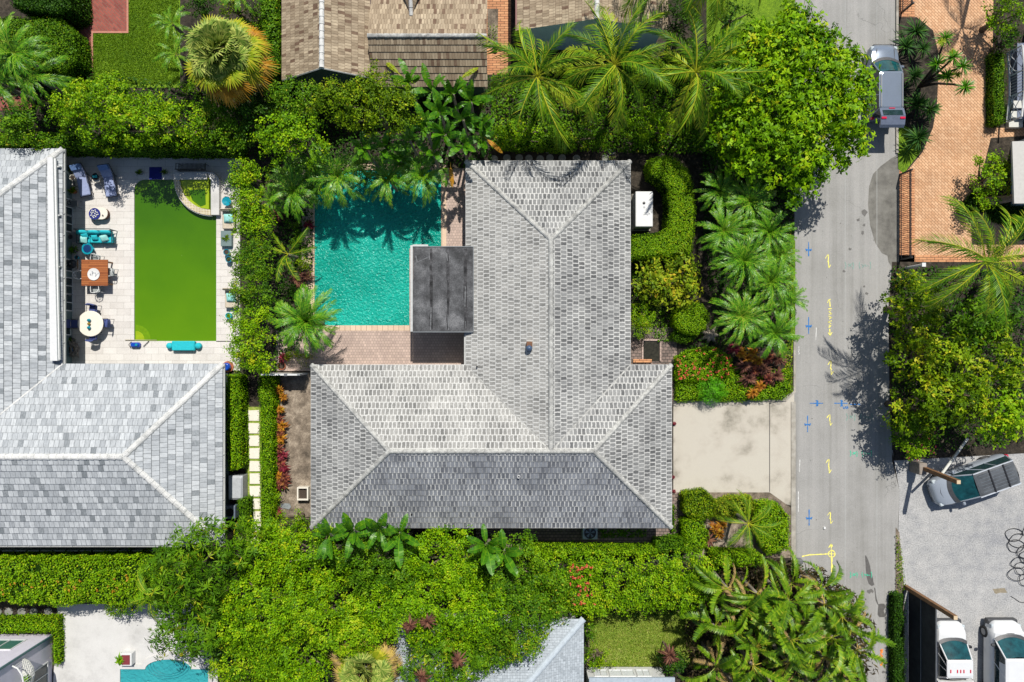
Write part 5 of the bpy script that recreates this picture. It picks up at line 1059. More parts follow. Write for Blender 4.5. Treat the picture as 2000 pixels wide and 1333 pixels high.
m.build('pattern', plain('pattern_grey_blue', S(130, 138, 150, .8), .5), t)
t = T('coffee_table', 'oval cream stone coffee table on brown base above the turquoise sofa', 'table', 191, 417, .42)
m = MB(); m.loft([rrect(-.62 * k, .62 * k, .39 * k, z, .37 * k, 6) for k, z in ((.97, .36), (1, .375), (1, .41), (.98, .42))]); m.build('table_top', CREAM, t)
m = MB(); m.loft([rrect(-.62 * k, .62 * k, .39 * k, z, .34 * k, 6) for k, z in ((.86, 0), (.92, .1), (.86, .36))]); m.build('base', plain('woven_brown_base', S(110, 80, 66, .8), .9, var=.3, scale=30), t)
t = T('flower_tray', 'round dark blue tray of white blossoms on the oval coffee table', 'tray', 185, 418, .45); t.location.z = PZ + .422
MB().lathe([(.33, 0), (.36, .02), (.37, .06), (.33, .05), (.01, .03)], 24).build('tray', DKBLUE, t)
m = MB()
for k in range(16): a = k * 2.4; d = .05 + .045 * math.sqrt(k) * 1.2; m.lathe([(.01, .03), (.05, .05), (.035, .09), (.01, .1)], 6, (d * math.cos(a), d * math.sin(a), .02))
m.build('blossoms', WHITE, t)
t = T('small_cup', 'tiny glass cup at the right end of the oval coffee table', 'cup', 201, 421, .45); t.location.z = PZ + .422; MB().lathe([(.03, 0), (.045, .07), (.035, .07), (.02, .02)], 10).build('glass', GREYM, t)
# sofa, seen from above with its back to the top of the photo
t = T('sofa', 'turquoise three seat garden sofa with pale scatter cushions', 'sofa', 188, 463, .4)
for k in (-1, 0, 1):
    MB().box(k * .74 - .36, k * .74 + .36, -.40, .22, .30, .46, .05).build('seat_cushion', TURQF, t)
    m = MB(); R = []
    for i in range(9):
        u = -1 + i / 4; w = .35; x = k * .74 + u * w; hh = .16 * (1 - abs(u) ** 3); R.append([(x, .16, .42), (x, .10, .62), (x, .22, .74 + hh), (x, .36, .72 + hh), (x, .40, .62), (x, .32, .4)])
    m.loft(R); m.build('back_cushion', TURQF, t, smooth=True)
def cushion(par, x, y, z, s, rz, mat, tilt=.6, name='scatter_cushion'):
    m = MB(); g = 7; V = []; 
    for sg in (1, -1):
        for i in range(g + 1):
            for j in range(g + 1):
                u, v = -1 + 2 * i / g, -1 + 2 * j / g; V.append((u * s, v * s * .9, sg * .10 * s / .22 * max(0, (1 - u ** 4) * (1 - v ** 4)) ** .6))
    F = []
    for q in (0, (g + 1) ** 2):
        for i in range(g):
            for j in range(g): a = q + i * (g + 1) + j; f = (a, a + g + 1, a + g + 2, a + 1); F.append(f if q == 0 else f[::-1])
    m.add(V, F); o = m.build(name, mat, par, smooth=True); o.location = (x, y, z); o.rotation_euler = (tilt, 0, rz); return o
cushion(t, -.62, .05, .62, .22, .1, TURQF); cushion(t, -.74, -.22, .56, .25, -.2, TURQL, .35); cushion(t, .0, -.08, .58, .2, .05, TURQF, .5); cushion(t, .62, -.12, .58, .24, .25, TURQL, .45)
m = MB()
for s in (1, -1):
    m.tube([(s * 1.13, -.42, .04), (s * 1.13, -.42, .62), (s * 1.13, .36, .64), (s * 1.13, .42, .9), (s * 1.13, .42, .04)], .028, 6)
    for y in (-.25, -.05, .15): m.tube([(s * 1.13, y, .62), (s * 1.13, y, .26)], .012, 5)
m.tube([(-1.13, .43, .88), (1.13, .43, .88)], .025, 6); m.tube([(-1.13, -.42, .26), (1.13, -.42, .26)], .025, 6); m.tube([(-1.13, .42, .26), (1.13, .42, .26)], .025, 6); m.build('frame', plain('dark_teal_metal', S(20, 60, 70, .8), .4), t)
t = T('side_table', 'round dark teal side table in front of the turquoise sofa', 'table', 170, 486, .5)
MB().lathe([(.30, .44), (.36, .45), (.37, .48), (.35, .48), (.01, .47)], 26).build('table_top', TEALG, t); MB().lathe([(.26, .482), (.2, .49), (.01, .492)], 20).build('inlay', plain('dark_blue_inlay', S(24, 60, 110, .8), .3), t); MB().lathe([(.2, 0), (.05, .08), (.05, .44)], 10).build('base', TEALG, t)
t = T('side_table', 'round grey wire side table between house wall and turquoise sofa', 'table', 143, 463, .5); MB().lathe([(.32, .45), (.34, .46), (.34, .48), (.32, .49)], 22).build('table_top', GREYM, t); MB().lathe([(.2, 0), (.04, .06), (.04, .45)], 8).build('base', GREYM, t)
t = T('wreath', 'small black bowl on the grey wire side table', 'bowl', 138, 463, .52); t.location.z = PZ + .492; MB().lathe([(.1, 0), (.15, .05), (.13, .06), (.08, .02), (.01, .02)], 14).build('bowl', BLACK, t)
pot('leafy green plant in dark pot on the wall side of the sofa', 141, 488, .2, .45, DGREY, DRAC[1], .62)
pot('small empty teal pot below the leafy plant by the wall', 149, 503, .12, .28, TEALG, name='flower_pot')
t = T('barbecue', 'round black kettle barbecue beside the teak table and wall', 'barbecue', 139, 516, .8); MB().lathe([(.08, .5), (.26, .6), (.30, .74), (.27, .80), (.15, .88), (.01, .9)], 20).build('kettle', BLACK, t, smooth=True); MB().lathe([(.05, .9), (.03, .95)], 8).build('lid_handle', GREYM, t)
for a in (0, 2.1, 4.2): MB().tube([(.1 * math.cos(a), .1 * math.sin(a), .6), (.28 * math.cos(a), .28 * math.sin(a), 0)], .015, 5).build('leg', GREYM, t)
MB().box(.32, .38, -.3, .3, .68, .71).build('side_shelf', WOODP, t)
# round table set
round_table('dining_table', 'round cream stone dining table with three small vases', 176.5, 632.5, .82, .74, CREAM, CREAM)
CN = 'navy chairs at the round table'
def navy_chair(label, px, py, rz):
    t = T('dining_chair', label, 'chair', px, py, .5, CN, rz)   # faces +X, back at -X
    MB().box(-.24, .26, -.25, .25, .42, .50, .04).build('seat', NAVYF, t)
    m = MB(); m.loft([[(x - .03, y, z0), (x + .03, y, z0), (x + .0, y, z1), (x - .07, y, z1)] for y, x, z0, z1 in ((-.27, -.22, .5, .86), (-.14, -.27, .5, .92), (0, -.285, .5, .94), (.14, -.27, .5, .92), (.27, -.22, .5, .86))]); m.build('backrest', NAVYF, t)
    m = MB()
    for s in (1, -1): m.tube([(.24, s * .29, .42), (.24, s * .29, .66), (-.24, s * .29, .68), (-.27, s * .28, .9)], .018, 5)
    m.build('arm', BLACK, t)
    for x in (-.24, .24):
        for y in (-.27, .27): MB().tube([(x, y, 0), (x, y, .43)], .018, 5).build('leg', BLACK, t)
navy_chair('navy cushioned chair above the round cream table', 181, 604, -95); navy_chair('navy cushioned chair between wall and round cream table', 145, 633, 0); navy_chair('navy cushioned chair on the pool side of the round cream table', 207, 632, 180); navy_chair('navy cushioned chair below the round cream table', 181, 657, 90)
for i, (py_, mt, d) in enumerate(((626, TEALG, 'glossy teal vase on the round cream table, topmost of three'), (633, GOLD, 'small brass coloured vase in the middle of the round table'), (640.5, TEALG, 'glossy teal vase on the round cream table, lowest of three'))):
    t = T('vase', d, 'vase', 173.5, py_, .85, 'vases on the round table'); t.location.z = PZ + .742; k = .8 if i == 1 else 1
    MB().lathe([(.06 * k, 0), (.11 * k, .08), (.09 * k, .17), (.04 * k, .2), (.05 * k, .23), (.03 * k, .22)], 14).build('body', mt, t, smooth=True)
# along the top edge and the pool
t = T('floor_mat', 'dark blue rectangular mat on the paving above the green pool', 'mat', 304, 339); MB().box(-.41, .41, -.4, .4, .004, .03, .01).build('mat', DKBLUE, t)
pot('spiky agave in a small grey pot left of the dark blue mat', 271, 337, .15, .3, GREYM, AGA[0], .85, group='potted agaves by the green pool'); pot('spiky agave in a small grey pot right of the dark blue mat', 320, 336, .15, .3, GREYM, AGA[1], .85, group='potted agaves by the green pool')
t = T('garden_bench', 'black slatted garden bench behind the raised spa', 'bench', 375, 327, .45)
m = MB()
for k in range(22): x = -.86 + 1.72 * k / 21; m.box(x - .012, x + .012, -.2, .26, .42, .45)
m.build('seat', BLACK, t); m = MB()
for k in range(22): x = -.86 + 1.72 * k / 21; m.box(x - .01, x + .01, -.25, -.22, .45, .85)
m.box(-.9, .9, -.26, -.21, .85, .89); m.build('backrest', BLACK, t)
for s in (1, -1):
    MB().tube([(s * .9, .26, .43), (s * .94, .2, .64), (s * .94, -.2, .66), (s * .9, -.24, .86)], .02, 5).build('arm', BLACK, t)
    for y in (-.22, .22): MB().tube([(s * .86, y, 0), (s * .86, y, .43)], .02, 5).build('leg', BLACK, t)
t = T('shell_dish', 'white oval ornamental dish on the corner of the spa wall', 'dish', 415, 349, .4); t.location.z = .462; t.rotation_euler.z = -.9; MB().lathe([(.14, 0), (.30, .05), (.29, .07), (.12, .03), (.01, .03)], 20, sy=.5).build('dish', WHITE, t)
m = MB()
for k in range(5): m.tube([(-.2 + .1 * k, -.05, .07), (-.17 + .1 * k, .06, .07)], .02, 5)
m.build('shell_ribs', GREYM, t)
t = T('pool_bench', 'turquoise padded bench with round bolsters at the pool\'s lower edge', 'bench', 358, 676, .3)
MB().box(-.74, .74, -.31, .31, .12, .36, .05).build('cushion', TURQF, t); MB().box(-.70, .70, -.27, .27, 0, .12).build('base', DGREY, t)
for s in (1, -1): MB().lathe([(.17, .02), (.2, .1), (.2, .26), (.16, .33), (.01, .35)], 16, (s * .93, 0, 0)).build('bolster', TURQF, t, smooth=True)
t = T('pool_cleaner', 'blue pool cleaning robot beside the lower left pool corner', 'pool cleaner', 264, 674, .2); MB().box(-.3, .3, -.16, .16, .06, .3, .08).build('body', BLUEG, t); MB().tube([(-.34, .2, .04), (-.36, 0, .3), (-.36, -.2, .04)], .025, 6).build('handle', BLACK, t); MB().lathe([(.09, .3), (.07, .34), (.01, .35)], 10, (.12, 0, 0)).build('cap', TEALG, t)
t = T('pool_pole', 'long pale telescopic pole lying on the lower left pool edge', 'pole', 276, 665, .05); MB().tube([(-1.05, .02, .05), (1.0, .0, .05)], .025, 6).build('pole', plain('pole_tan', S(170, 160, 130, .85), .4), t); MB().tube([(.5, -.05, .07), (.15, -.4, .08)], .022, 5).build('brush_arm', BLACK, t)
pot('large striped blue and white bowl on the wall side of the driftwood', 133, 684, .28, .35, plain('striped_blue_glaze', S(90, 130, 170, .85), .3, var=.5, scale=12), name='flower_pot', cat='pot')
pot('grey planter beside the lower left of the round table', 137, 665, .2, .35, DGREY, DRAC[0], .45)
t = T('driftwood', 'heap of pale dry driftwood branches in the shaded patio corner', 'driftwood', 147, 682, .2); m = MB()
for k in range(22): a = rr.uniform(0, 6.28); m.tube([(rr.uniform(-.2, .2), rr.uniform(-.6, .6), rr.uniform(.05, .2)), (rr.uniform(-.3, .3), rr.uniform(-.6, .6), rr.uniform(.2, .5)), (rr.uniform(-.35, .35), rr.uniform(-.7, .7), rr.uniform(.1, .6))], [.05, .035, .012], 5)
m.build('branches', plain('dry_wood', S(140, 132, 124, .8), .9, var=.2), t)
t = T('urn', 'glossy blue urn in a terracotta ring at the corner of the pale roof', 'urn', 440, 717, .5); MB().lathe([(.16, 0), (.27, .25), (.25, .45), (.17, .55), (.13, .5)], 18).build('body', BLUEG, t, smooth=True); MB().lathe([(.3, .0), (.36, .04), (.36, .1), (.31, .1)], 18).build('saucer', TERRA, t)
# right edge of the pool, half under the hedge
def lounge_chair(label, px, py, pad):
    t = T('lounge_chair', label, 'chair', px, py, .4, 'chairs along the hedge side of the green pool'); MB().box(-.4, .4, -.62, .62, .28, .40, .05).build('seat_cushion', BEIGE, t); cushion(t, .05, .05, .5, .3, 0, pad, .15)
    MB().box(-.44, .44, .5, .64, .3, .75, .05).build('backrest', BEIGE, t)
    for x in (-.36, .36):
        for y in (-.55, .55): MB().box(x - .03, x + .03, y - .03, y + .03, 0, .28).build('leg', WOODP, t)
lounge_chair('beige lounge chair with turquoise cushion beside the spa wall', 446, 429, TURQL); lounge_chair('beige lounge chair with turquoise cushion at the lower hedge side', 451, 583, TURQL)
t = T('bird_bath', 'bright blue dish on a stand between spa and hedge', 'bird bath', 444, 394, .5); MB().lathe([(.05, .5), (.28, .58), (.30, .62), (.26, .6), (.01, .55)], 20).build('dish', TEALG, t); MB().lathe([(.16, 0), (.04, .05), (.04, .5)], 10).build('stand', DGREY, t)
t = T('planter_box', 'grey rectangular planter of sprawling succulents on the hedge side', 'planter', 441, 466, .35); MB().box(-.35, .35, -.5, .5, 0, .3, .02).build('box', TEALWALL, t); o = bpy.data.objects.new('leaves', AGA[0]); link(o, t, (0, 0, .28))
pot('teal glazed pot of earth beside the hedge, upper of two', 442, 493, .2, .4, TEALG, name='flower_pot', group='teal pots by the hedge'); pot('teal glazed pot beside the hedge, lower of two', 446, 507, .19, .4, TEALG, name='flower_pot', group='teal pots by the hedge', pm=DARKWATER)
pot('turquoise pot at the lower hedge side of the green pool', 446, 617, .2, .4, TURQF, FERN[0], .6, group='teal pots by the hedge')

# ================================================================ OTHER SMALL THINGS
t = thing('generator', 'white standby generator cabinet behind the curved hedge', 'generator', (X(1258, 1.2), Y(409, 1.2), 0))
MB().box(-.55, .55, -1.12, 1.12, .1, 1.25, .04).build('cabinet', WHITE, t); MB().box(-.62, .62, -1.2, 1.2, 0, .1).build('plinth', KERB, t); MB().lathe([(.09, 1.25), (.09, 1.27), (.01, 1.28)], 12, (-.02, .38, 0)).build('exhaust_port', BLACK, t); MB().box(-.5, .5, -1.14, -1.121, .3, .5).build('vent_grille', BLACK, t); MB().box(-.06, .06, .05, .17, 1.251, 1.258).build('badge', GREYM, t)
t = thing('air_conditioner', 'grey air conditioning unit with round fan below the dark grey roof', 'air conditioner', (X(1152, .6), Y(1040, .6), 0))
MB().box(-.48, .48, -.42, .42, 0, .75, .03).build('casing', plain('ac_grey', S(170, 184, 190, .85), .5), t); MB().lathe([(.38, .75), (.38, .78), (.34, .78), (.34, .755), (.01, .755)], 24).build('fan_guard', BLACK, t); m = MB()
for k in range(5): a = k * 1.257; m.poly([(0, 0, .775), (.31 * math.cos(a), .31 * math.sin(a), .77), (.31 * math.cos(a + .6), .31 * math.sin(a + .6), .79)])
m.build('fan_blades', plain('fan_blade_grey', S(120, 135, 150, .8), .4), t)
t = thing('storage_box', 'grey plastic storage box with chamfered lid beside the pale roof', 'storage box', (X(460, .9), Y(953, .9), 0)); MB().box(-.44, .44, -.75, .75, 0, .8, .03).build('box', plain('box_grey', S(150, 154, 158, .8), .6), t); m = MB(); m.loft([rrect(-.46 * k, .46 * k, .77 * k, z, .08, 2) for k, z in ((1, .8), (1, .88), (.82, 1.0))]); m.build('lid', plain('lid_grey', S(178, 182, 186, .85), .5), t)
t = thing('air_conditioner', 'blue grey condenser unit below the grey storage box', 'air conditioner', (X(451, .5), Y(1000, .5), 0)); MB().box(-.33, .33, -.42, .42, 0, .65, .03).build('casing', plain('ac_blue', S(110, 124, 140, .8), .5), t); MB().lathe([(.26, .65), (.26, .68), (.22, .68), (.22, .66), (.01, .66)], 18).build('fan_guard', BLACK, t)
t = thing('planter_box', 'empty square white planter on the bare soil left of the grey roof', 'planter', (X(591, .5), Y(965, .5), 0)); m = MB()
for a, b, c, d in ((-.36, .36, -.42, -.34), (-.36, .36, .34, .42), (-.36, -.28, -.34, .34), (.28, .36, -.34, .34)): m.box(a, b, c, d, 0, .5)
m.build('box', CREAM, t); MB().box(-.28, .28, -.34, .34, 0, .3).build('soil', EARTH, t)
MB_s = plain('grey_flagstone', S(132, 138, 140, .85), .8, var=.2)
m = MB(); m.prism([(-.36, -.14), (-.3, .16), (-.05, .2), (.25, .17), (.34, -.05), (.2, -.2), (-.1, -.12)], 0, .06); tag(m.build('stepping_stone', MB_s, None, (X(559), Y(989), .012)), 'single grey flagstone in soil below the white square planter', 'stone')
pot('terracotta ring pot under palm fronds near the pink terrace', 550, 715, .26, .25, TERRA, name='flower_pot', cat='pot', z=0)
t = thing('wall', 'thin white boundary wall from hedge to the dark grey roof corner', 'wall', (X(568), Y(730), 0)); MB().box(-1.35, 1.1, -.05, .05, 0, 1.6).build('panel', WHITE, t); MB().box(.1, .3, -.08, .08, 1.6, 1.66).build('latch_cap', GREYM, t)
gs = 'square white stepping stones between the hedges'
r1 = nrng(); ORD = ['topmost of the strip', 'second from the top', 'third from the top', 'fourth from the top', 'fifth from the top', 'sixth from the top', 'fifth from the bottom', 'fourth from the bottom', 'third from the bottom', 'second from the bottom', 'lowest of the strip', '']
for i in range(11):
    py_ = 812 + i * 24.6; q = WP([(485.5 + i * .5 + r1.uniform(-1, 1), py_ - 10), (507 + i * .3, py_ - 10 + r1.uniform(-1, 1)), (507 + i * .3 + r1.uniform(-1, 1), py_ + 10), (486 + i * .5, py_ + 10)]); c = np.mean(q, 0)
    o = MB().prism([(a - c[0], b - c[1]) for a, b in q], 0, .05).build('stepping_stone', CREAM, None, (c[0], c[1], .01)); tag(o, 'square white stepping stone between two hedges, ' + ORD[i], 'stepping stone', gs)
def disc(px, py, r, label, grp):
    o = MB().lathe([(r, 0), (r, .04), (r * .93, .055), (.01, .06)], 20).build('stepping_stone', DISC, None, (X(px), Y(py), .008)); tag(o, label, 'stepping stone', grp)
DISC = plain('round_concrete_paver', S(140, 140, 132, .8), .9, var=.2)
for k_, px_ in enumerate((965, 990, 1014, 1033, 1055, 1074, 1098, 1126, 1182)): disc(px_, 309 + (px_ % 3), .24, 'round stepping stone above the dark grey roof, ' + ('first', 'second', 'third', 'fourth', 'middle one', 'sixth', 'seventh', 'eighth', 'ninth and last')[k_] + ' from the left', 'round stepping stones above the grey roof')
disc(1194, 296, .26, 'round pale stepping stone set apart above the right of the row', None); disc(1070, 293, .24, 'round stepping stone half under palm fronds above the row', None)
for k_, px_ in enumerate((-4, 18, 43, 67, 95)): disc(px_, 1195, .27, 'round stepping stone in dark strip at bottom left, ' + ('cut by the photo edge', 'second from the left', 'middle of five', 'fourth from the left', 'nearest the white patio')[k_], 'round stepping stones left of the white patio')
t = thing('planter_box', 'white square planter with red top and fern at the corner of the small pool', 'planter', (X(246, .5), Y(1289, .5), 0)); MB().box(-.36, .36, -.4, .4, 0, .5, .02).build('box', WHITE, t); MB().box(-.26, .26, -.32, .3, .5, .515).build('soil', plain('red_mulch', S(130, 50, 56, .8), .9), t); o = bpy.data.objects.new('fern', FERN[0]); link(o, t, (-.38, .0, .5)); o.scale = (1.25,) * 3
t = thing('garden_lamp', 'small dark path lamp in the bed beside the orange brick path', 'lamp', (X(969), Y(92), 0)); MB().tube([(0, 0, 0), (0, 0, .55)], .02, 6).build('stake', BLACK, t); MB().lathe([(.16, .52), (.14, .56), (.02, .64)], 12).build('shade', GREYM, t)
t = thing('garden_lamp', 'white globe lamp on the edge of the low hedge at bottom left', 'lamp', (X(14), Y(1211), 0)); MB().tube([(0, 0, 0), (0, 0, .5)], .02, 6).build('stake', BLACK, t); MB().lathe([(.02, .5), (.09, .56), (.11, .62), (.09, .68), (.02, .72)], 12).build('globe', WHITE, t, smooth=True)
slab('pond', [R4(1256, 1290, 666, 706)], -.02, .03, DARKWATER)
m = MB()
for a in (R4(1253, 1256, 663, 706), R4(1288, 1291, 663, 706), R4(1253, 1291, 663, 666)): m.prism(WP(a), 0, .12)
m.build('pond_edge', PINKP, kind='structure')
t = thing('fence', 'short row of white picket fence panels along the lower pale roof edge', 'fence', (X(150, .8), Y(1075, .8), 0))
for k in range(13):
    m = MB(); q = X(5 + k * 25, .2); m.box(q - t.location.x - .36, q - t.location.x + .34, -.05 + (.0), .03, .1, .9); m.build('panel', plain('pale_green_panel', S(150, 160, 152, .8), .7), t)
# ================================================================ VEGETATION
def ell(cx, cy, rx, ry, n=16, k=.10):
    g = np.random.default_rng(int(cx * 13 + cy * 7)); return [(cx + rx * (1 + g.normal(0, k)) * math.cos(2 * math.pi * i / n), cy + ry * (1 + g.normal(0, k)) * math.sin(2 * math.pi * i / n)) for i in range(n)]
def cover(name, label, poly, mat, h=.45, L=.2, dens=55, asp=.5):
    rng = nrng(); pw = WP(poly, h * .6); n = int(area(pw) * dens); P2 = sample(pw, n, rng); z = h * (.25 + .75 * (.5 + .5 * np.sin(P2[:, 0] * 1.7 + 1) * np.sin(P2[:, 1] * 2.1))) * rng.uniform(.3, 1.1, n) + .03
    V = leafquads(np.column_stack([P2, z]), unit(rng.normal(0, .5, (n, 3)) + np.array([0, 0, 1])), L, rng, asp); o = link(bpy.data.objects.new(name, npmesh(name, V, 4, mat, np.clip(rng.normal(.45, .22, n), 0, 1)))); o['kind'] = 'stuff'; o['label'] = label; return o
cover('ground_cover', 'dark low undergrowth beneath the trees north of the pools', [(0, 130), (60, 100), (150, 140), (340, 160), (520, 120), (550, 130), (960, 150), (960, 325), (868, 330), (612, 366), (608, 640), (535, 725), (527, 320), (440, 285), (0, 285)], L_DARK, .6)
cover('ground_cover', 'dark undergrowth below the coconut palms', [(960, 146), (1320, 110), (1560, 60), (1552, 400), (1380, 300), (960, 290)], L_MID, .9, .19, dens=170)
cover('ground_cover', 'low green undergrowth between the palms of the road side bed', [(1370, 290), (1552, 380), (1546, 680), (1330, 690), (1395, 640), (1375, 480)], L_DARK, .4, .18, 75)
cover('ground_cover', 'bright low border plants at the road edge', [(1536, 450), (1548, 450), (1548, 765), (1532, 775)], L_YELLOW, .3, .14, 170)
cover('ground_cover', 'dark undergrowth beneath the right hand trees', [(1742, 520), (2010, 520), (2010, 860), (1760, 895), (1745, 760)], L_DARK, .6, dens=55)
cover('ground_cover', 'undergrowth beneath the large lower trees', [(270, 1060), (1030, 1060), (1390, 1090), (1560, 1100), (1690, 1170), (1690, 1333), (1350, 1333), (1360, 1200), (1150, 1210), (1140, 1333), (430, 1333), (300, 1200)], L_DARK, .6, dens=45)
THATCH = leafmat('thatch', [(0, (.02, .014, .008)), (.5, (.06, .045, .02)), (.9, (.14, .11, .04)), (1, (.10, .16, .02))], patch=.6, ps=.8)
cover('leaf_litter', 'brown dead fronds and undergrowth beneath the broad leaved palms', [(1375, 1140), (1450, 1100), (1600, 1105), (1668, 1160), (1700, 1210), (1700, 1400), (1340, 1400), (1345, 1230)], THATCH, 2.4, .42, 70, .22)
cover('ground_cover', 'sparse weeds on the verge beside the gravel lot', [(1750, 1045), (1758, 1045), (1768, 1130), (1772, 1160), (1752, 1160)], L_OLIVE, .3, .12, 150)
cover('ground_cover', 'fern like ground plants between curved hedge and entrance', [(1235, 510), (1290, 510), (1310, 600), (1310, 668), (1285, 668), (1235, 600)], L_MID, .4, .14, 130)
cover('ground_cover', 'leafy plants in the shade below the lower roof edge', [(1172, 1035), (1262, 1035), (1262, 1050), (1172, 1050)], L_MID, .3, .16, 200)
cover('ground_cover', 'small leafy patch in the path side bed at the top', [(953, 44), (972, 44), (971, 88), (953, 90)], L_OLIVE, .35, .12, 90)
cover('ground_cover', 'dark hedge foot left of the brown shingled house', [(520, -40), (549, -40), (549, 150), (524, 150)], L_MID, .3, .15, 90)

# --- upper left
G = 'leafy trees behind the green pool patio'
tree('leafy_tree', 'yellow green leafy tree below the red brick path, second from left', 'tree', ell(165, 205, 82, 72), 5.2, L_LIME, .62, 2.4, .17, 95, .6, group=G)
tree('leafy_tree', 'yellow green leafy tree below the lawn, wide crowned', 'tree', ell(265, 225, 78, 62), 5.4, L_LIME, .62, 2.4, .17, 95, .6, group=G)
tree('leafy_tree', 'yellow green leafy tree just left below the big fan palm', 'tree', ell(345, 235, 62, 50), 4.6, L_LIME, .6, 2.2, .17, 90, .6, group=G)
tree('leafy_tree', 'darker green tree at the left edge above the pale roof', 'tree', ell(35, 250, 62, 42), 4.2, L_MID, .6, 1.8, .17, 90, .6, group=G)
tree('leafy_tree', 'dark leafy tree in shade right below the fan palm', 'tree', ell(435, 225, 66, 64), 4.4, L_MID, .6, 2, .17, 85, .6, group=G)
hedge('hedge', 'dark green clipped hedge along the top of the green pool patio', 'hedge', [(-60, 256), (455, 268), (455, 292), (300, 291), (-60, 284)], 2.3, L_MID, .15, 190)
hedge('hedge', 'boxy clipped hedge left of the red brick path', 'hedge', [(-60, 34), (112, 33), (140, 58), (147, 118), (120, 140), (-60, 130)], 1.9, L_MID, .13, 260)
hedge('hedge', 'dark hedge at the top left corner above the boxy hedge', 'hedge', [(20, -60), (132, -60), (134, 14), (112, 24), (20, 10)], 2.4, L_DARK, .14, 200)
hedge('hedge', 'ivy covered narrow hedge beside the brown shingled house', 'hedge', [(505, -60), (543, -60), (545, 140), (512, 150), (508, 60)], 2.6, L_MID, .16, 190)
for px, py, h, lab in ((28, 105, 4.0, 'feathery dark palm over the boxy hedge at the left edge'), (62, 148, 3.2, 'small feathery palm between boxy hedge and the leafy trees'), (-8, 160, 3.5, 'feathery palm partly cut off by the left edge')):
    palm('feather_palm', lab, px, py, h, PYG, 26, 'feathery palms at the left edge', sc=(1.3, 1.75))
palm('feather_palm', 'blue green feathery palm left of the fan palm, upper', 338, 48, 2.6, PYG, 14, 'small palms beside the fan palm', sc=(.9, 1.1)); palm('feather_palm', 'blue green feathery palm left of the fan palm, lower', 345, 108, 2.4, PYG, 14, 'small palms beside the fan palm', sc=(.9, 1.15))
# big fan palm
t = palm('fan_palm', 'huge round fan palm with green heart and orange rim at the top left', 432, 103, 6.2, FANG, 84, tr=.22, el=(-78, 14), sc=(.85, 1.16), roll=.7, part='fan_leaf')
def add_leaves(t, meshes, n, at, el, sc, part='fan_leaf', dz=0):
    R = random.Random(SEED[0]); SEED[0] += 7; a = 0
    for i in range(n):
        o = bpy.data.objects.new(part, meshes[i % len(meshes)]); link(o, t, (at[0], at[1], at[2] + dz)); a += 2.39996; s = R.uniform(*sc); o.rotation_euler = (R.uniform(-.2, .2), -math.radians(R.uniform(*el)), a); o.scale = (s, s, s)
add_leaves(t, FANY, 14, (0, 0, 5.9), (-30, 0), (.95, 1.1)); add_leaves(t, FANO, 16, (0, 0, 5.7), (-12, 2), (.95, 1.05))
tree('shrub', 'dark leafy shrub at the top between fan palm and ivy covered hedge', 'shrub', ell(492, 35, 22, 42), 2.4, L_MID, .45, .8, .15, 110); tree('shrub', 'low green shrub at the top edge left of the fan palm heart', 'shrub', ell(385, 10, 32, 22), 2.0, L_DARK, .45, .8, .15, 110); tree('shrub', 'low shrub under the lower left rim of the fan palm', 'shrub', ell(372, 165, 26, 22), 1.6, L_MID, .45, .8, .15, 110)
tree('shrub', 'brownish flowering shrub above the fan palm at the top', 'shrub', ell(450, 8, 32, 18), 2.2, L_OLIVE, .45, .8, .14, 110, group=None)
palm('feather_palm', 'dark feathery palm top between fan palm and brown house', 470, -8, 3.5, PYG, 14, sc=(1, 1.2))

# --- between the pools and the top houses
G = 'trees in the belt between the pools and the shingled house'
tree('leafy_tree', 'olive green tree overlapping the brown shingled gable', 'tree', [(610, 175), (650, 160), (700, 150), (715, 118), (735, 112), (748, 140), (790, 160), (815, 190), (830, 220), (800, 255), (750, 262), (690, 255), (640, 240), (605, 215)], 7.6, L_OLIVE, .6, 1.4, .15, 110, .6, group=G)
tree('leafy_tree', 'green tree just right of the fan palm, lower left of the brown gable', 'tree', ell(575, 200, 58, 62), 5.2, L_MID, .6, 1.8, .16, 100, .6, group=G)
tree('leafy_tree', 'bright green round tree above the turquoise pool palms', 'tree', ell(570, 270, 76, 52), 6.6, L_BRIGHT, .62, 1.8, .17, 95, .6, group=G)
tree('leafy_tree', 'dark tree between fan palm and the hedge of the green pool', 'tree', ell(490, 210, 45, 60), 4.6, L_DARK, .6, 1.8, .17, 85, .6, group=G)
tree('leafy_tree', 'small bright tree at the upper end of the pool hedge', 'tree', ell(470, 335, 34, 30), 4.2, L_LIME, .5, 1.2, .15, 120, .6, group=G)
G = 'banana like plants above the turquoise pool'
bl = [(800, 165, 4.6), (845, 180, 4.8), (885, 185, 4.6), (920, 200, 4.0), (860, 220, 5.0), (905, 235, 4.4), (940, 250, 3.2), (830, 250, 5.2), (870, 265, 4.8), (800, 275, 4.8), (750, 290, 4.6), (905, 285, 4.0), (940, 275, 3.0), (845, 300, 4.2), (710, 290, 4.6), (780, 310, 4.0)]
for i, (px, py, h) in enumerate(bl):
    w = ('topmost left, against the shingles', 'under the shingled roof edge', 'in the upper middle', 'next to the left coconut palm', 'in the thick of the clump', 'right of the clump centre', 'near the grey roof corner', 'beside the olive tree', 'above the pool palms', 'shaded by the olive tree', 'above the middle pool palm', 'above the right pool palm', 'closest to the grey roof', 'dipping towards the pool', 'leftmost of the lower row', 'low between two pool palms')[i]
    palm('banana_plant', 'dark glossy broad leaved banana plant, ' + w, px, py, h, PAD, 10, G, tr=.09, el=(-25, 25), sc=(.45, .75), roll=.5, part='leaf', cat='banana plant')
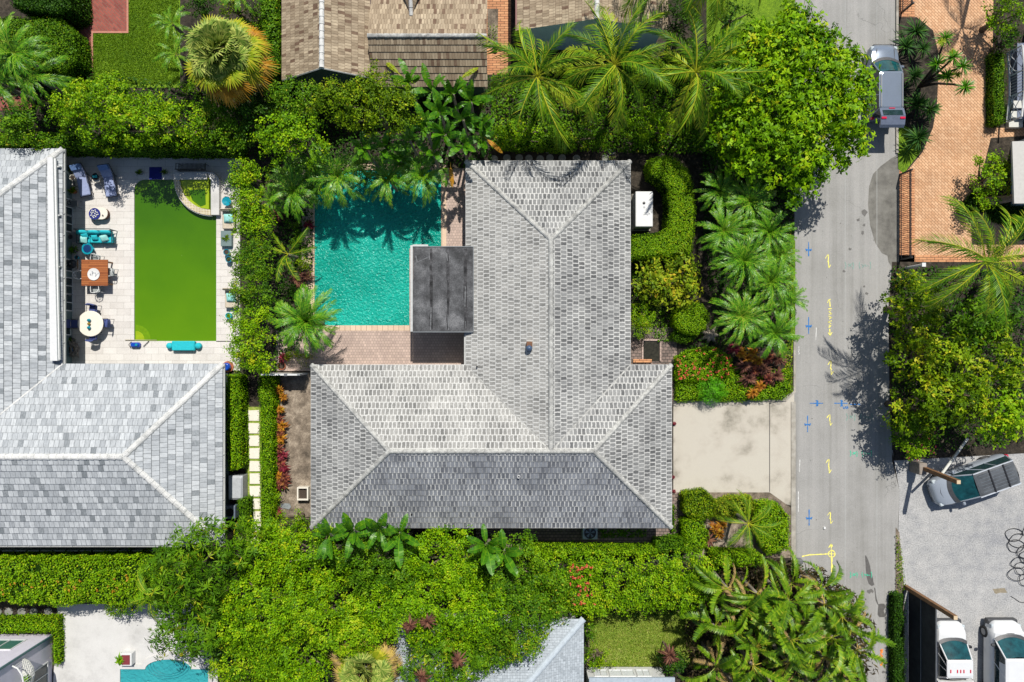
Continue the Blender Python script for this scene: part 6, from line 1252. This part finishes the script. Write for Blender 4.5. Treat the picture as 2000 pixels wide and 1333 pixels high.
for px, py, a in ((785, 150, 2.4), (895, 158, .6), (880, 318, -1.5), (945, 268, -.7)):
    t = thing('banana_leaf', {785: 'bright yellow banana leaf against the shingles, left', 895: 'bright yellow banana leaf against the shingles, right', 880: 'orange dried banana leaf hanging over the pool end', 945: 'orange tipped dried leaf near the grey roof corner'}[px], 'leaf', W(px, py, 3.6), 'yellowed banana leaves'); o = bpy.data.objects.new('blade', paddle_mesh('blade', L_FAN3 if py > 200 else L_FAN2, 1.5, .3, rg, 15, -25, 9)); link(o, t, (0, 0, 0)); o.rotation_euler = (0, 0, a)
G = 'feathery pygmy palms round the turquoise pool'
for px, py, h, n, s, lab in ((660, 345, 3.4, 28, 1.4, 'over the top left of the turquoise pool'), (758, 350, 3.2, 24, 1.25, 'over the top middle of the turquoise pool'), (826, 345, 3.2, 24, 1.25, 'over the top right of the turquoise pool'), (575, 375, 3.0, 24, 1.3, 'at the left of the upper pool edge'), (622, 368, 2.6, 18, 1.0, 'over the upper left pool corner'), (560, 345, 2.6, 18, 1.0, 'next to the pool hedge'), (700, 325, 2.6, 18, .9, 'behind the row over the pool'), (612, 325, 3.0, 22, 1.2, 'in the gap between bright tree and pool corner'), (790, 322, 3.0, 20, 1.1, 'behind the right pair over the pool'), (530, 392, 2.6, 16, .9, 'tucked against the tall hedge')):
    palm('pygmy_palm', 'bright feathery palm ' + lab, px, py, h, PYG, int(n * 1.4), G, sc=(s * .85, s * 1.1), tr=.08)
palm('young_coconut_palm', 'young palm with few long fronds left of the turquoise pool', 563, 497, 2.0, [COCO[i] for i in (0, 1, 3)], 6, sc=(.48, .62), tr=.1)
palm('large_pygmy_palm', 'large full feathery palm at the lower left pool corner', 600, 628, 3.4, PYG, 54, sc=(1.4, 1.8), tr=.12, el=(-5, 15))
for i, (px, py, mt) in enumerate(((578, 440, L_MID), (585, 470, L_MID), (590, 520, L_OLIVE), (560, 565, L_DARK), (570, 690, L_YELLOW), (596, 700, L_YELLOW), (550, 600, L_MID))):
    tree('shrub', ('small shrub below the upper left pool palms', 'small shrub beside the pool coping, upper', 'yellowish shrub right of the young palm', 'dark shrub above the large palm', 'golden shrub by the terrace corner, left', 'golden shrub by the terrace corner, right', 'small shrub behind the large palm')[i], 'shrub', ell(px, py, 17, 16), 1.0, mt, .35, .4, .12, 150, group='small shrubs in the pool side bed', trunk_r=.04)
for px, py, ms, lab in ((597, 540, CRP, 'purple leaved plant between young palm and pool'), (580, 548, CRP, 'purple leaved plant below the young palm'), (604, 440, CRR, 'red leaved plant at the pool coping'), (540, 420, CRP, 'purple plant near the hedge foot by the pool palms'), (555, 700, CRR, 'red leaved plant beside the terracotta ring')): rosette('bromeliad', lab, px, py, .4, ms, group='coloured leaf plants in the pool side bed', sc=1.0)

# --- hedges between the left house, pools and the middle house
G = 'tall hedge between the two pools'
for i, (q, m_, lab) in enumerate((([(443, 320), (520, 322), (527, 470), (452, 468)], L_BRIGHT, 'upper stretch of the tall loose hedge between the pools'), ([(452, 468), (527, 470), (530, 600), (446, 605)], L_MID, 'middle stretch of the tall loose hedge between the pools'), ([(446, 605), (530, 600), (531, 735), (455, 730), (440, 680)], L_BRIGHT, 'lower stretch of the tall loose hedge between the pools'))):
    tree('hedge', lab, 'hedge', q, 3.9, m_, .48, 1.0, .15, 135, .5, group=G, trunk_r=.08, rough=.5)
hedge('hedge', 'narrow clipped hedge right of the square stepping stones', 'hedge', [(505, 735), (530, 735), (530, 1000), (528, 1035), (508, 1050), (507, 900)], 1.5, L_BRIGHT, .11, 330)
hedge('hedge', 'clipped hedge between pale roof and square stepping stones', 'hedge', [(441, 733), (466, 735), (468, 915), (446, 918)], 1.5, L_BRIGHT, .12, 300)
hedge('hedge', 'short dark hedge piece below the condenser unit', 'hedge', [(462, 978), (480, 978), (482, 1030), (464, 1030)], 1.3, L_MID, .12, 260)
G = 'red and orange leaved plants along the bare soil strip'
for i, (px, py, ms, s) in enumerate(((545, 762, CROY, 1.15), (553, 775, CROY, .9), (547, 800, CROY, 1.0), (545, 820, CRO, 1.0), (552, 832, CROY, 1.2), (545, 845, CRO, 1.0), (549, 856, CROY, 1.1), (545, 878, CRO, 1.1), (552, 890, CRR, 1.1), (547, 904, CRO, 1.2), (553, 912, CRR, 1.0), (545, 930, CROY, 1.0), (553, 942, CRO, 1.3), (542, 948, CRO, 1.1), (556, 932, CRO, 1.1), (538, 1002, CRR, 1.1))):
    rosette('croton', ('orange', 'small orange', 'golden', 'bronze', 'large golden', 'bronze', 'yellow bronze', 'deep red', 'crimson', 'red bronze', 'small crimson', 'orange gold', 'large red bronze', 'bronze', 'red bronze', 'solitary crimson')[i] + ' leaved plant on the bare soil strip, ' + ('topmost', 'just under the topmost', 'third from the top', 'fourth from the top', 'fifth from the top', 'sixth from the top', 'seventh from the top', 'eighth from the top', 'right side, ninth down', 'tenth down', 'eleventh down', 'twelfth down', 'lowest of the row, right', 'lowest of the row, left', 'just above the lowest pair', 'apart beside the flagstone')[i], px, py, .5, ms, group=G, sc=s, cat='croton')
tree('shrub', 'yellow green shrub at the lower end of the bare soil strip', 'shrub', ell(570, 1025, 42, 26), 2.6, L_LIME, .45, 1.0, .13, 140)
tree('shrub', 'small leafy shrub between croton row and grey flagstone', 'shrub', ell(538, 975, 10, 16), 1.2, L_LIME, .3, .4, .12, 150, trunk_r=.03)

# --- middle garden
cur = [(1268, 312), (1290, 304), (1318, 308), (1342, 328), (1353, 360), (1358, 410), (1356, 460), (1350, 500), (1300, 500), (1234, 505), (1234, 462), (1290, 455), (1306, 445), (1310, 400), (1308, 370), (1290, 350), (1272, 338)]
hedge('curved_hedge', 'bright clipped curved hedge wrapped round the white generator', 'hedge', cur, 1.9, L_LIME, .10, 430, .06, jit=.45)
tree('shrub', 'large yellow green broad leaved shrub below the curved hedge', 'shrub', ell(1312, 548, 62, 62), 2.7, L_YELLOW, .5, 1.1, .24, 75, .45, whorl=4)
tree('shrub', 'round green shrub against the grey roof above the entrance', 'shrub', ell(1256, 625, 26, 36, k=.05), 1.8, L_LIME, .42, .8, .10, 260)
hedge('ball_shrub', 'round clipped bright green ball shrub beside the entrance path', 'shrub', ell(1352, 622, 34, 32, k=.03), 1.5, L_LIME, .10, 400, .05)
hedge('ball_shrub', 'dark clipped bush half under the ball shrub by the palm trunk foot', 'shrub', ell(1338, 655, 22, 14, k=.05), .9, L_MID, .10, 300, .05)
G = 'feathery pygmy palms in the road side bed'
pl = [(1462, 395, 3.0, 1.3, 'shaded, highest in the bed'), (1412, 452, 3.2, 1.25, 'light green, left beside the curved hedge'), (1500, 455, 2.8, 1.25, 'in the upper right of the bed'), (1450, 510, 3.4, 1.45, 'large and glossy in the bed centre'), (1502, 552, 3.0, 1.35, 'right of the bed centre'), (1520, 500, 2.4, 1.0, 'small, close to the road edge'), (1447, 618, 3.2, 1.35, 'near the ball shrub'), (1512, 652, 2.8, 1.2, 'lowest right above the flower bed'), (1535, 585, 2.4, 1.0, 'touching the road verge'), (1405, 375, 2.6, 1.1, 'dark, above the light green one')]
for px, py, h, s, lab in pl: palm('pygmy_palm', 'feathery palm in the road side bed, ' + lab, px, py, h, PYG, 36, G, sc=(s * .9, s * 1.12), tr=.08, el=(-8, 12))
t = thing('tree_stump', 'grey buttressed trunk foot beside the ball shrub', 'tree trunk', (X(1384), Y(655), 0)); m = MB()
for k in range(7): a = k * .9; m.tube([(0, 0, .55), (.35 * math.cos(a), .35 * math.sin(a), .2), (.8 * math.cos(a), .8 * math.sin(a), -.02)], [.2, .13, .04], 7)
m.build('roots', BARKP, t, smooth=True)
bed = [(1320, 690), (1340, 682), (1390, 678), (1470, 690), (1546, 680), (1548, 760), (1532, 778), (1322, 782)]
hedge('flower_bed_hedge', 'low clipped mixed planting below the palms with coral flowers on its left', 'hedge', [(1322, 700), (1345, 685), (1400, 680), (1430, 700), (1425, 735), (1380, 745), (1322, 745)], .9, L_BRIGHT, .12, 300, .12, flowers=(60, .12, L_FLOWER))
hedge('flower_bed_hedge', 'low yellow green planting along the driveway kerb, left corner', 'hedge', [(1322, 745), (1372, 742), (1378, 782), (1322, 784)], .6, L_LIME, .11, 300, .1)
hedge('flower_bed_hedge', 'low green and gold planting along the driveway kerb, right part', 'hedge', [(1408, 742), (1440, 715), (1525, 725), (1548, 720), (1548, 762), (1532, 780), (1405, 784)], .55, L_LIME, .12, 280, .14)
tree('shrub', 'fluffy vivid lime green round bush at the driveway kerb', 'shrub', ell(1392, 763, 29, 27, k=.04), 1.3, leafmat('leaf_vivid_lime', [(0, (.05, .22, .004)), (.5, (.11, .40, .01)), (1, (.2, .55, .02))], patch=.1), .32, .6, .12, 280, .3)
for i, (px, py, ms) in enumerate(((1448, 690, CROY), (1462, 700, CROY), (1470, 688, CROY), (1480, 705, CROY), (1455, 715, CRP), (1490, 720, CRP), (1475, 725, CRO), (1500, 740, CRO), (1515, 735, CRP), (1462, 740, CRP), (1485, 755, CROY), (1470, 768, CROY), (1520, 700, CRP), (1435, 682, CRR), (1500, 700, CRO))):
    rosette('croton', ('golden orange', 'orange', 'reddish gold', 'amber', 'purple brown', 'dark purple', 'bronze red', 'reddish bronze', 'dark purple', 'purple brown', 'golden', 'orange gold', 'dark purple', 'crimson', 'bronze')[i] + ' leaved plant in the flower bed above the driveway, ' + ('top middle', 'right under the top middle one', 'at the top right', 'second at the right', 'left of centre', 'in the centre', 'centre, slightly lower', 'right of centre', 'at the road side', 'lower left', 'lower middle', 'lowest, by the kerb', 'upper road side corner', 'topmost left', 'upper right of centre')[i], px, py, .8, ms, group='coloured leaf plants in the flower bed', sc=1.15, cat='croton')
G = 'clipped shrubs in the bed below the driveway'
for q, m_, h, lab in (([(1337, 968), (1380, 960), (1400, 985), (1395, 1010), (1370, 1018), (1338, 1005)], L_OLIVE, 1.3, 'upper left by the path'), ([(1395, 985), (1430, 975), (1470, 972), (1475, 1000), (1440, 1010), (1398, 1012)], L_YELLOW, 1.1, 'along the bed top'), ([(1335, 1020), (1370, 1015), (1385, 1045), (1380, 1072), (1340, 1075)], L_LIME, 1.3, 'lower left near the path end'), ([(1480, 985), (1520, 985), (1543, 1010), (1543, 1075), (1500, 1085), (1480, 1040)], L_LIME, 1.2, 'right side by the kerb'), ([(1282, 1058), (1340, 1052), (1350, 1078), (1282, 1080)], L_MID, 1.2, 'where the path meets the lower hedge'), ([(1313, 990), (1318, 990), (1319, 1040), (1314, 1040)], L_MID, .5, 'narrow strip against the roof edge')):
    hedge('low_shrub', 'dense clipped shrub below the driveway, ' + lab, 'shrub', q, h, m_, .13, 280, .16, group=G)
palm('feather_palm', 'dark blue green feathery palm in the bed below the driveway', 1462, 1022, 3.0, [COCO[1], COCO[2], COCO[0]], 15, sc=(.42, .52), tr=.1)
for px, py, ms, lab in ((1395, 1030, CROY, 'upper orange gold'), (1405, 1042, CROY, 'lower orange gold'), (1382, 1055, CRP, 'purple brown'), (1410, 1025, CROY, 'right golden')): rosette('croton', lab + ' leaved plant below the driveway beside the dark palm', px, py, .8, ms, group='coloured leaf plants below the driveway', sc=1.1, cat='croton')
MB_t = [(1318, 828), (1315, 932), (1317, 960)]
for i, (px, py) in enumerate(MB_t): rosette('bromeliad', ('small red plant by the house wall, upper', 'small red plant by the house wall, middle', 'small red plant by the house wall, lower')[i], px, py, .15, CRR, group='small red plants along the house front', sc=.35)
hedge('low_shrub', 'small clipped hedge under palms just above the grey roof at the left', 'hedge', [(975, 255), (1060, 262), (1120, 268), (1120, 290), (975, 285)], 1.2, L_MID, .14, 220, .2)
tree('shrub', 'green shrub mass below the left coconut palm', 'shrub', ell(1010, 262, 58, 26), 2.2, L_BRIGHT, .5, .9, .16, 100, group='shrubs below the coconut palms'); tree('shrub', 'green shrub mass below the middle coconut palm', 'shrub', ell(1130, 262, 62, 26), 2.0, L_MID, .5, .9, .16, 95, group='shrubs below the coconut palms'); tree('shrub', 'green shrub mass below the right coconut palm', 'shrub', ell(1275, 245, 62, 32), 2.2, L_BRIGHT, .5, .9, .16, 95, group='shrubs below the coconut palms')
tree('shrub', 'small pointed light shrub in the grey roof corner', 'shrub', ell(1190, 305, 14, 5), .8, L_MID, .25, .3, .12, 150, trunk_r=.03)
# --- coconut palms and the big street tree
G = 'coconut palms above the grey roof'
palm('coconut_palm', 'coconut palm leftmost above the grey roof, beside the orange brick path', 1050, 150, 6.0, COCO, 20, G, base=(X(1050), Y(215)), tr=.15, el=(-8, 16), sc=(.7, 1.08), nuts=5, part='frond', older=COCOY)
palm('coconut_palm', 'coconut palm in the middle of three, largest crown', 1200, 128, 6.4, COCO, 23, G, base=(X(1200), Y(205)), tr=.16, el=(-8, 18), sc=(.75, 1.12), nuts=6, older=COCOY)
palm('coconut_palm', 'coconut palm rightmost of three, beside the bright street tree', 1358, 142, 6.0, COCO, 20, G, base=(X(1345), Y(215)), tr=.15, el=(-8, 16), sc=(.7, 1.1), nuts=5, older=COCOY)
palm('coconut_palm', 'coconut palm beyond the top edge over the second shingled house', 1290, -75, 8.0, COCO, 16, 'palms cut off by the top edge', el=(-25, 0), sc=(.8, .95), older=COCOY); palm('coconut_palm', 'coconut palm beyond the top edge left of the street tree', 1395, -70, 8.0, COCO, 16, 'palms cut off by the top edge', el=(-25, 0), sc=(.8, .95), older=COCOY)
tree('shrub', 'dark shrub under the far coconut palm by the house corner', 'shrub', ell(1345, 105, 40, 40), 2.2, L_MID, .5, .9, .16, 95)
tree('leafy_tree', 'dark tree at the top right of the second shingled house', 'tree', ell(1335, 30, 32, 52), 4.5, L_DARK, .6, 1.5, .17, 80)
tree('leafy_tree', 'dark shaded shrub at the top beside the lawn strip', 'tree', ell(1440, 20, 42, 30), 3.0, L_DARK, .6, 1.5, .17, 80)
big = [(1400, 60), (1455, 40), (1500, 20), (1540, -5), (1590, -15), (1640, 5), (1650, 40), (1690, 60), (1712, 90), (1722, 130), (1733, 165), (1722, 200), (1722, 255), (1728, 285), (1690, 300), (1668, 320), (1640, 325), (1625, 350), (1600, 370), (1575, 400), (1555, 385), (1530, 350), (1490, 335), (1440, 320), (1420, 290), (1395, 280), (1385, 240), (1410, 190), (1395, 140), (1410, 100)]
tree('street_tree', 'large vivid green spreading tree overhanging the road by the silver SUV', 'tree', big, 6.9, L_BRIGHT, .85, 2.0, .26, 105, .42, whorl=5, base=(1560, 190), trunk_r=.28, rough=.42)
tree('shrub', 'dark shrub with crimson flowers below the street tree', 'shrub', ell(1405, 335, 34, 40), 2.4, L_DARK, .5, .8, .16, 90, flowers=(10, .13, L_RED))
tree('shrub', 'bright small leaved bush where street tree meets the road side bed', 'shrub', ell(1445, 300, 50, 26), 3.6, L_BRIGHT, .5, 1, .18, 80)

# --- right side
G = 'yucca clumps between road and brick drive'
for px, py, s, lab in ((1788, 62, 1.3, 'highest, at the entrance'), (1768, 92, 1.1, 'second from the top beside the SUV bonnet'), (1802, 95, .9, 'paler, beneath the branching yucca'), (1790, 205, 1.35, 'below the branching yucca'), (1815, 215, 1.1, 'leaning over the brick drive'), (1792, 270, 1.35, 'lowest, on the grass verge'), (1785, 150, 1.0, 'beside the SUV windscreen')): rosette('yucca', 'dark spiky yucca clump, ' + lab, px, py, .8, YUC, group=G, sc=s, cat='yucca')
t = thing('branching_yucca', 'tall branching yucca with several leaf heads leaning over the brick drive', 'yucca', (X(1795), Y(170), 0)); m = MB(); heads = [(1845, 75, 3.6), (1862, 112, 4.2), (1880, 130, 4.2), (1885, 170, 3.8), (1830, 125, 3.0), (1850, 150, 3.4)]
for px, py, h in heads:
    q = Vector(W(px, py, h)) - Vector(t.location); m.tube([(0, 0, 0), (q.x * .25, q.y * .3, h * .45), (q.x * .65, q.y * .7, h * .8), tuple(q)], [.11, .08, .065, .05], 7)
m.build('trunk', plain('dark_yucca_bark', S(72, 60, 52, .8), .9), t, smooth=True)
HD = [strap_mesh('leaf_head', L_PYGMY, 90, .62, .045, rg, (-35, 80), .2) for k in range(2)]
for i, (px, py, h) in enumerate(heads): q = Vector(W(px, py, h)) - Vector(t.location); o = bpy.data.objects.new('leaf_head', HD[i % 2]); link(o, t, tuple(q)); o.rotation_euler = (0, .3, i)
for px, py, a in ((1860, 105, .3), (1868, 146, .2), (1838, 82, 2.8)): o = bpy.data.objects.new('flower_spike', strap_mesh('flower_spike', L_FAN2, 40, .45, .05, rg, (5, 30), .1)); q = Vector(W(px, py, 3.9)) - Vector(t.location); link(o, t, tuple(q)); o.scale = (.7, .7, .7)
hedge('low_shrub', 'narrow low hedge between brick drive and lattice balcony', 'hedge', [(1944, 100), (1966, 100), (1965, 240), (1944, 240)], .9, L_MID, .12, 280, .1)
tree('shrub', 'green shrub at the top right corner above the brick drive', 'shrub', ell(1972, 22, 42, 40), 3.0, L_BRIGHT, .55, 1.2, .17, 95); tree('shrub', 'dark shrub below the top right corner shrub', 'shrub', ell(1975, 75, 30, 34), 2.0, L_DARK, .5, .9, .16, 90)
tree('shrub', 'yellow green rounded shrub against the white building', 'shrub', ell(1948, 348, 40, 58), 2.8, L_LIME, .5, 1.2, .18, 90)
hedge('low_shrub', 'dark clipped ground hedge around the foot of the grey palm trunk', 'hedge', [(1874, 412), (1900, 378), (1935, 375), (1930, 412), (1900, 420)], .4, L_DARK, .11, 330, .05)
hedge('low_shrub', 'dark planting to the right of the grey palm trunk foot', 'hedge', [(1935, 395), (2010, 405), (2010, 450), (1940, 425)], .6, L_DARK, .14, 230, .2)
t = thing('leaning_palm', 'palm leaning off the right edge, only its thick grey trunk in view', 'palm', (X(1914), Y(397), 0)); m = MB(); pts = [(0, 0, 0), (.3, .02, .5), (.9, .02, 1.2), (1.8, .22, 2.2), (3.2, .8, 3.6), (4.8, 1.3, 5.6)]; m.tube(pts, [.42, .27, .23, .21, .2, .19], 12); m.build('trunk', BARKP, t, smooth=True)
for i in range(12): o = bpy.data.objects.new('frond', COCO[i % 6]); link(o, t, (4.8, 1.3, 5.6)); o.rotation_euler = (0, 0, -1.2 + i * .23); o.scale = (.7,) * 3
palm('coconut_palm', 'coconut palm with arching fronds over the lower right of the brick drive', 1925, 512, 8.6, COCO, 20, base=(X(1905), Y(560)), tr=.15, el=(-8, 14), sc=(.7, 1.05), nuts=4, older=COCOY)
G = 'trees between the road and the gravel lot'
for q, h, m_, lab, kw in ((ell(1800, 600, 68, 68), 4.6, L_OLIVE, 'uppermost by the road under the coconut palm', {}), (ell(1915, 640, 75, 60), 5.0, L_MID, 'dark, right of the uppermost one', {}), (ell(1975, 590, 45, 60), 4.0, L_DARK, 'dark at the right edge under palm fronds', {}), (ell(1830, 700, 80, 62), 5.4, L_OLIVE, 'second down along the road', {}), (ell(1960, 720, 66, 70), 5.6, L_OLIVE, 'middle right edge', {}), (ell(1880, 780, 78, 60), 6.0, L_OLIVE, 'central and bright, full crown', {}), (ell(1965, 815, 58, 62), 5.6, L_LIME, 'brightest, overhanging the silver people carrier', {}), (ell(1800, 800, 58, 50), 4.4, L_OLIVE, 'third down along the road', {})):
    tree('leafy_tree', 'olive green tree beside the gravel lot, ' + lab, 'tree', q, h, m_, .68, 2.0, .20, 78, .5, group=G, whorl=4)
tree('flowering_shrub', 'yellow green shrub with small red flowers beside the timber pole', 'shrub', [(1745, 800), (1790, 790), (1830, 835), (1840, 880), (1800, 905), (1770, 905), (1752, 870)], 2.8, L_LIME, .5, 1.0, .17, 100, flowers=(22, .09, L_RED))
hedge('hedge', 'dark green strip hedge between the road and the dark screen fence', 'hedge', [(1750, 1165), (1768, 1165), (1770, 1400), (1750, 1400)], .9, L_DARK, .12, 280, .15)
tree('shrub', 'small shrub at the foot of the white tilted post', 'shrub', ell(1775, 550, 28, 18), 1.2, L_DARK, .4, .5, .16, 110)
# --- bottom
tree('mango_tree', 'dark feathery long leaved tree over the lower right corner of the pale roof', 'tree', [(300, 1075), (330, 1040), (345, 1020), (380, 1030), (400, 1025), (432, 1008), (455, 1020), (490, 1030), (490, 1070), (475, 1120), (440, 1160), (420, 1200), (330, 1230), (285, 1200), (262, 1160), (275, 1110)], 6.4, L_MID, .75, 2.2, .34, 50, .2, whorl=7)
tree('mango_tree', 'dark feathery long leaved tree reaching over the white patio to the small pool', 'tree', [(330, 1170), (400, 1160), (450, 1190), (450, 1260), (400, 1310), (360, 1300), (330, 1280), (285, 1290), (262, 1272), (290, 1235)], 5.6, L_MID, .7, 2.0, .34, 50, .2, whorl=7)
G = 'large bright green trees below the grey roof'
for q, h, m_, lr, lab in ((ell(510, 1090, 62, 55), 4.6, L_BRIGHT, .7, 'at the lower left corner of the grey roof'), (ell(610, 1110, 75, 62), 5.0, L_BRIGHT, .7, 'in front of the banana leaves'), (ell(740, 1110, 80, 60), 5.4, L_MID, .7, 'second from left along the roof'), (ell(870, 1105, 78, 62), 5.2, L_BRIGHT, .7, 'middle of the row along the roof'), (ell(985, 1120, 62, 68), 5.2, L_MID, .7, 'at the left end of the long hedge'), (ell(500, 1210, 75, 72), 5.8, L_BRIGHT, .8, 'beside the dark feathery trees'), (ell(620, 1215, 72, 55), 5.8, L_LIME, .75, 'above the dry fan palm'), (ell(760, 1200, 80, 50), 5.8, L_BRIGHT, .8, 'in the centre of the mass'), (ell(920, 1210, 75, 60), 6.2, L_BRIGHT, .8, 'left above the light grey roof'), (ell(1010, 1220, 60, 62), 6.0, L_MID, .75, 'touching the light grey roof ridge'), (ell(480, 1300, 66, 58), 5.0, L_LIME, .75, 'beside the small pool'), (ell(570, 1310, 66, 52), 5.2, L_BRIGHT, .75, 'at the bottom edge left of the dry fan palm'), (ell(950, 1275, 55, 38), 5.2, L_MID, .65, 'lowest, on the light grey roof'), (ell(1085, 1170, 50, 48), 4.2, L_MID, .65, 'between roof ridge and red flowering hedge'), (ell(850, 1240, 52, 45), 5.6, L_BRIGHT, .7, 'above the purple spiky plants'), (ell(690, 1240, 50, 36), 5.4, L_LIME, .7, 'just above the dry fan palm heart'), (ell(400, 1195, 30, 40), 5.0, L_MID, .7, 'in the crook of the feathery trees')):
    tree('leafy_tree', 'bright green leafy tree ' + lab, 'tree', [(cxy[0] + (a - cxy[0]) * 1.22, cxy[1] + (b - cxy[1]) * 1.22) for cxy in [np.mean(q, 0)] for a, b in q], h, m_, lr * .85, 1.1, .155, 130, .6, group=G, rough=.75)
tree('leafy_tree', 'darker fine leaved tree right of the dry fan palm', 'tree', ell(855, 1300, 92, 66), 5.6, L_MID, .65, 1.2, .26, 80, .25, whorl=6)
for px, py, lab in ((800, 1222, 'left'), (835, 1215, 'upper right, reddish'), (895, 1290, 'lower right'), (825, 1322, 'at the bottom edge')): rosette('cordyline', 'purple brown spiky plant among the lower trees, ' + lab, px, py, 5.7, CRP, group='purple spiky plants among the lower trees', sc=.9, cat='plant')
G = 'long flowering hedge above the small lawn'
tree('hedge', 'left half of the long hedge with scarlet flowers', 'hedge', [(1025, 1078), (1210, 1082), (1212, 1200), (1150, 1215), (1120, 1200), (1060, 1190), (1030, 1140)], 3.3, L_LIME, .5, .7, .16, 120, .55, group=G, rough=.35, flowers=(46, .14, L_FLOWER, [(1110, 1100), (1155, 1100), (1160, 1175), (1112, 1180)]))
tree('hedge', 'right half of the long bright hedge reaching the broad leaved palms', 'hedge', [(1205, 1082), (1395, 1085), (1402, 1120), (1395, 1190), (1330, 1205), (1290, 1195), (1240, 1205), (1208, 1200)], 3.3, L_LIME, .5, .7, .16, 120, .55, group=G, rough=.35)
hedge('hedge', 'bright narrow clipped hedge right end between bed and broad leaved palms', 'hedge', [(1395, 1085), (1490, 1088), (1492, 1105), (1398, 1108)], 1.8, L_LIME, .12, 300, .1)
hedge('low_shrub', 'low clipped edge of the long hedge beside the brown paved path', 'hedge', [(1025, 1072), (1285, 1076), (1285, 1086), (1025, 1082)], 1.6, L_LIME, .11, 320, .08)
tree('shrub', 'small bright shrub between light grey roof and the dry lawn', 'shrub', ell(1168, 1292, 28, 20), 1.6, L_LIME, .4, .6, .14, 130); tree('shrub', 'leafy shrub strip right of the light grey roof', 'shrub', ell(1152, 1240, 14, 42), 2.0, L_MID, .4, .6, .14, 120)
tree('shrub', 'dark shrub with purple top at the right end of the dry lawn', 'shrub', ell(1318, 1300, 34, 26), 2.0, L_DARK, .5, .8, .16, 100); rosette('cordyline', 'purple brown spiky plant on the shrub right of the dry lawn', 1308, 1280, 2.0, CRP, group=None, sc=1.2, cat='plant')
G = 'banana plants along the lower edge of the grey roof'
for px, py, h, n, lab in ((645, 1045, 4.6, 7, 'leftmost of the row'), (690, 1035, 5.0, 8, 'second from the left'), (742, 1032, 5.2, 9, 'tallest, with upright leaves'), (782, 1042, 4.6, 6, 'right end with yellowing leaf'), (950, 1064, 5.2, 8, 'apart to the right, upright'), (985, 1076, 4.4, 6, 'apart to the right, spreading')):
    palm('banana_plant', 'green banana plant at the lower roof edge, ' + lab, px, py, h, PAD, n, G, base=(X(px, h), -12.4 - (.4 if py > 1060 else 0)), tr=.1, el=(-15, 12), sc=(.65, .9), part='leaf', cat='banana plant')
t = palm('fan_palm', 'dry yellowing fan palm at the bottom among the bright trees', 712, 1312, 4.4, FANG, 26, tr=.2, el=(-55, 5), sc=(.75, .95), part='fan_leaf'); add_leaves(t, FANY, 7, (0, 0, 4.2), (-20, 5), (.8, 1)); add_leaves(t, FAND, 16, (0, 0, 4.1), (-10, 18), (.85, 1.05))
G = 'broad leaved palms at the lower road side'
bp = [(1420, 1150, 3.4, 'upper left beside the long hedge'), (1478, 1160, 3.8, 'upper left of the mass'), (1545, 1140, 3.6, 'upper middle'), (1605, 1150, 3.6, 'upper right touching the road'), (1440, 1230, 3.6, 'middle left'), (1510, 1215, 4.2, 'left of the centre'), (1575, 1215, 4.4, 'at the centre'), (1645, 1205, 4.0, 'right, over the road'), (1400, 1300, 3.2, 'lower left by the dark shrub'), (1470, 1300, 3.8, 'lower left of centre'), (1540, 1295, 4.2, 'large upright leaves, lower centre'), (1610, 1285, 4.2, 'lower right of centre'), (1672, 1270, 3.6, 'far right over the road'), (1660, 1330, 3.4, 'bottom right corner of the mass'), (1580, 1335, 3.4, 'at the bottom edge'), (1455, 1190, 4.0, 'between the two upper left ones'), (1540, 1175, 4.4, 'behind the upper middle one'), (1610, 1180, 4.2, 'near the wet stain side'), (1475, 1265, 4.0, 'in the left thicket'), (1545, 1250, 4.8, 'tallest in the middle'), (1625, 1245, 4.6, 'right of the tallest'), (1430, 1335, 3.6, 'bottom edge, left'), (1510, 1340, 3.8, 'bottom edge, second from left'), (1395, 1225, 3.0, 'beside the dry lawn'), (1662, 1232, 3.2, 'lowest leaves over the road')]
for i, (px, py, h, lab) in enumerate(bp): palm('broad_leaved_palm', 'broad leaved palm, ' + lab, px, py, h, WEBF, 13, G, tr=.13, el=(-50, 14), sc=(.5, .92), roll=.9, older=WEBD)
# --- bottom left
hedge('mixed_hedge', 'long mixed hedge with orange tinged leaves below the pale roof', 'hedge', [(-60, 1096), (160, 1094), (300, 1090), (300, 1175), (250, 1190), (200, 1178), (100, 1185), (-60, 1172)], 2.3, L_LIME, .15, 230, .35, flowers=(26, .13, L_FAN3, [(0, 1130), (200, 1135), (280, 1110), (285, 1150), (200, 1165), (0, 1160)]))
hedge('hedge', 'low bright hedge along the top of the bottom left house', 'hedge', [(-60, 1212), (108, 1210), (108, 1236), (-60, 1238)], .9, L_BRIGHT, .12, 300, .08, group='low hedge round the bottom left house'); hedge('hedge', 'short low hedge running down beside the tall white house', 'hedge', [(100, 1238), (112, 1238), (112, 1300), (101, 1300)], .7, L_BRIGHT, .12, 300, .08, group='low hedge round the bottom left house')
tree('shrub', 'round dark green shrub overhanging the white patio', 'shrub', ell(226, 1188, 36, 20), 1.8, L_MID, .45, .7, .15, 130)
palm('feather_palm', 'pale feathery palm between mixed hedge and feathery tree', 295, 1165, 3.6, [COCO[4], COCO[2]] , 12, sc=(.42, .55), tr=.1)

palm('feather_palm', 'palm beyond the top edge whose shadow falls on the brick drive', 2116, -275, 8.0, COCO, 12, 'palms cut off by the top edge', sc=(.6, .75))
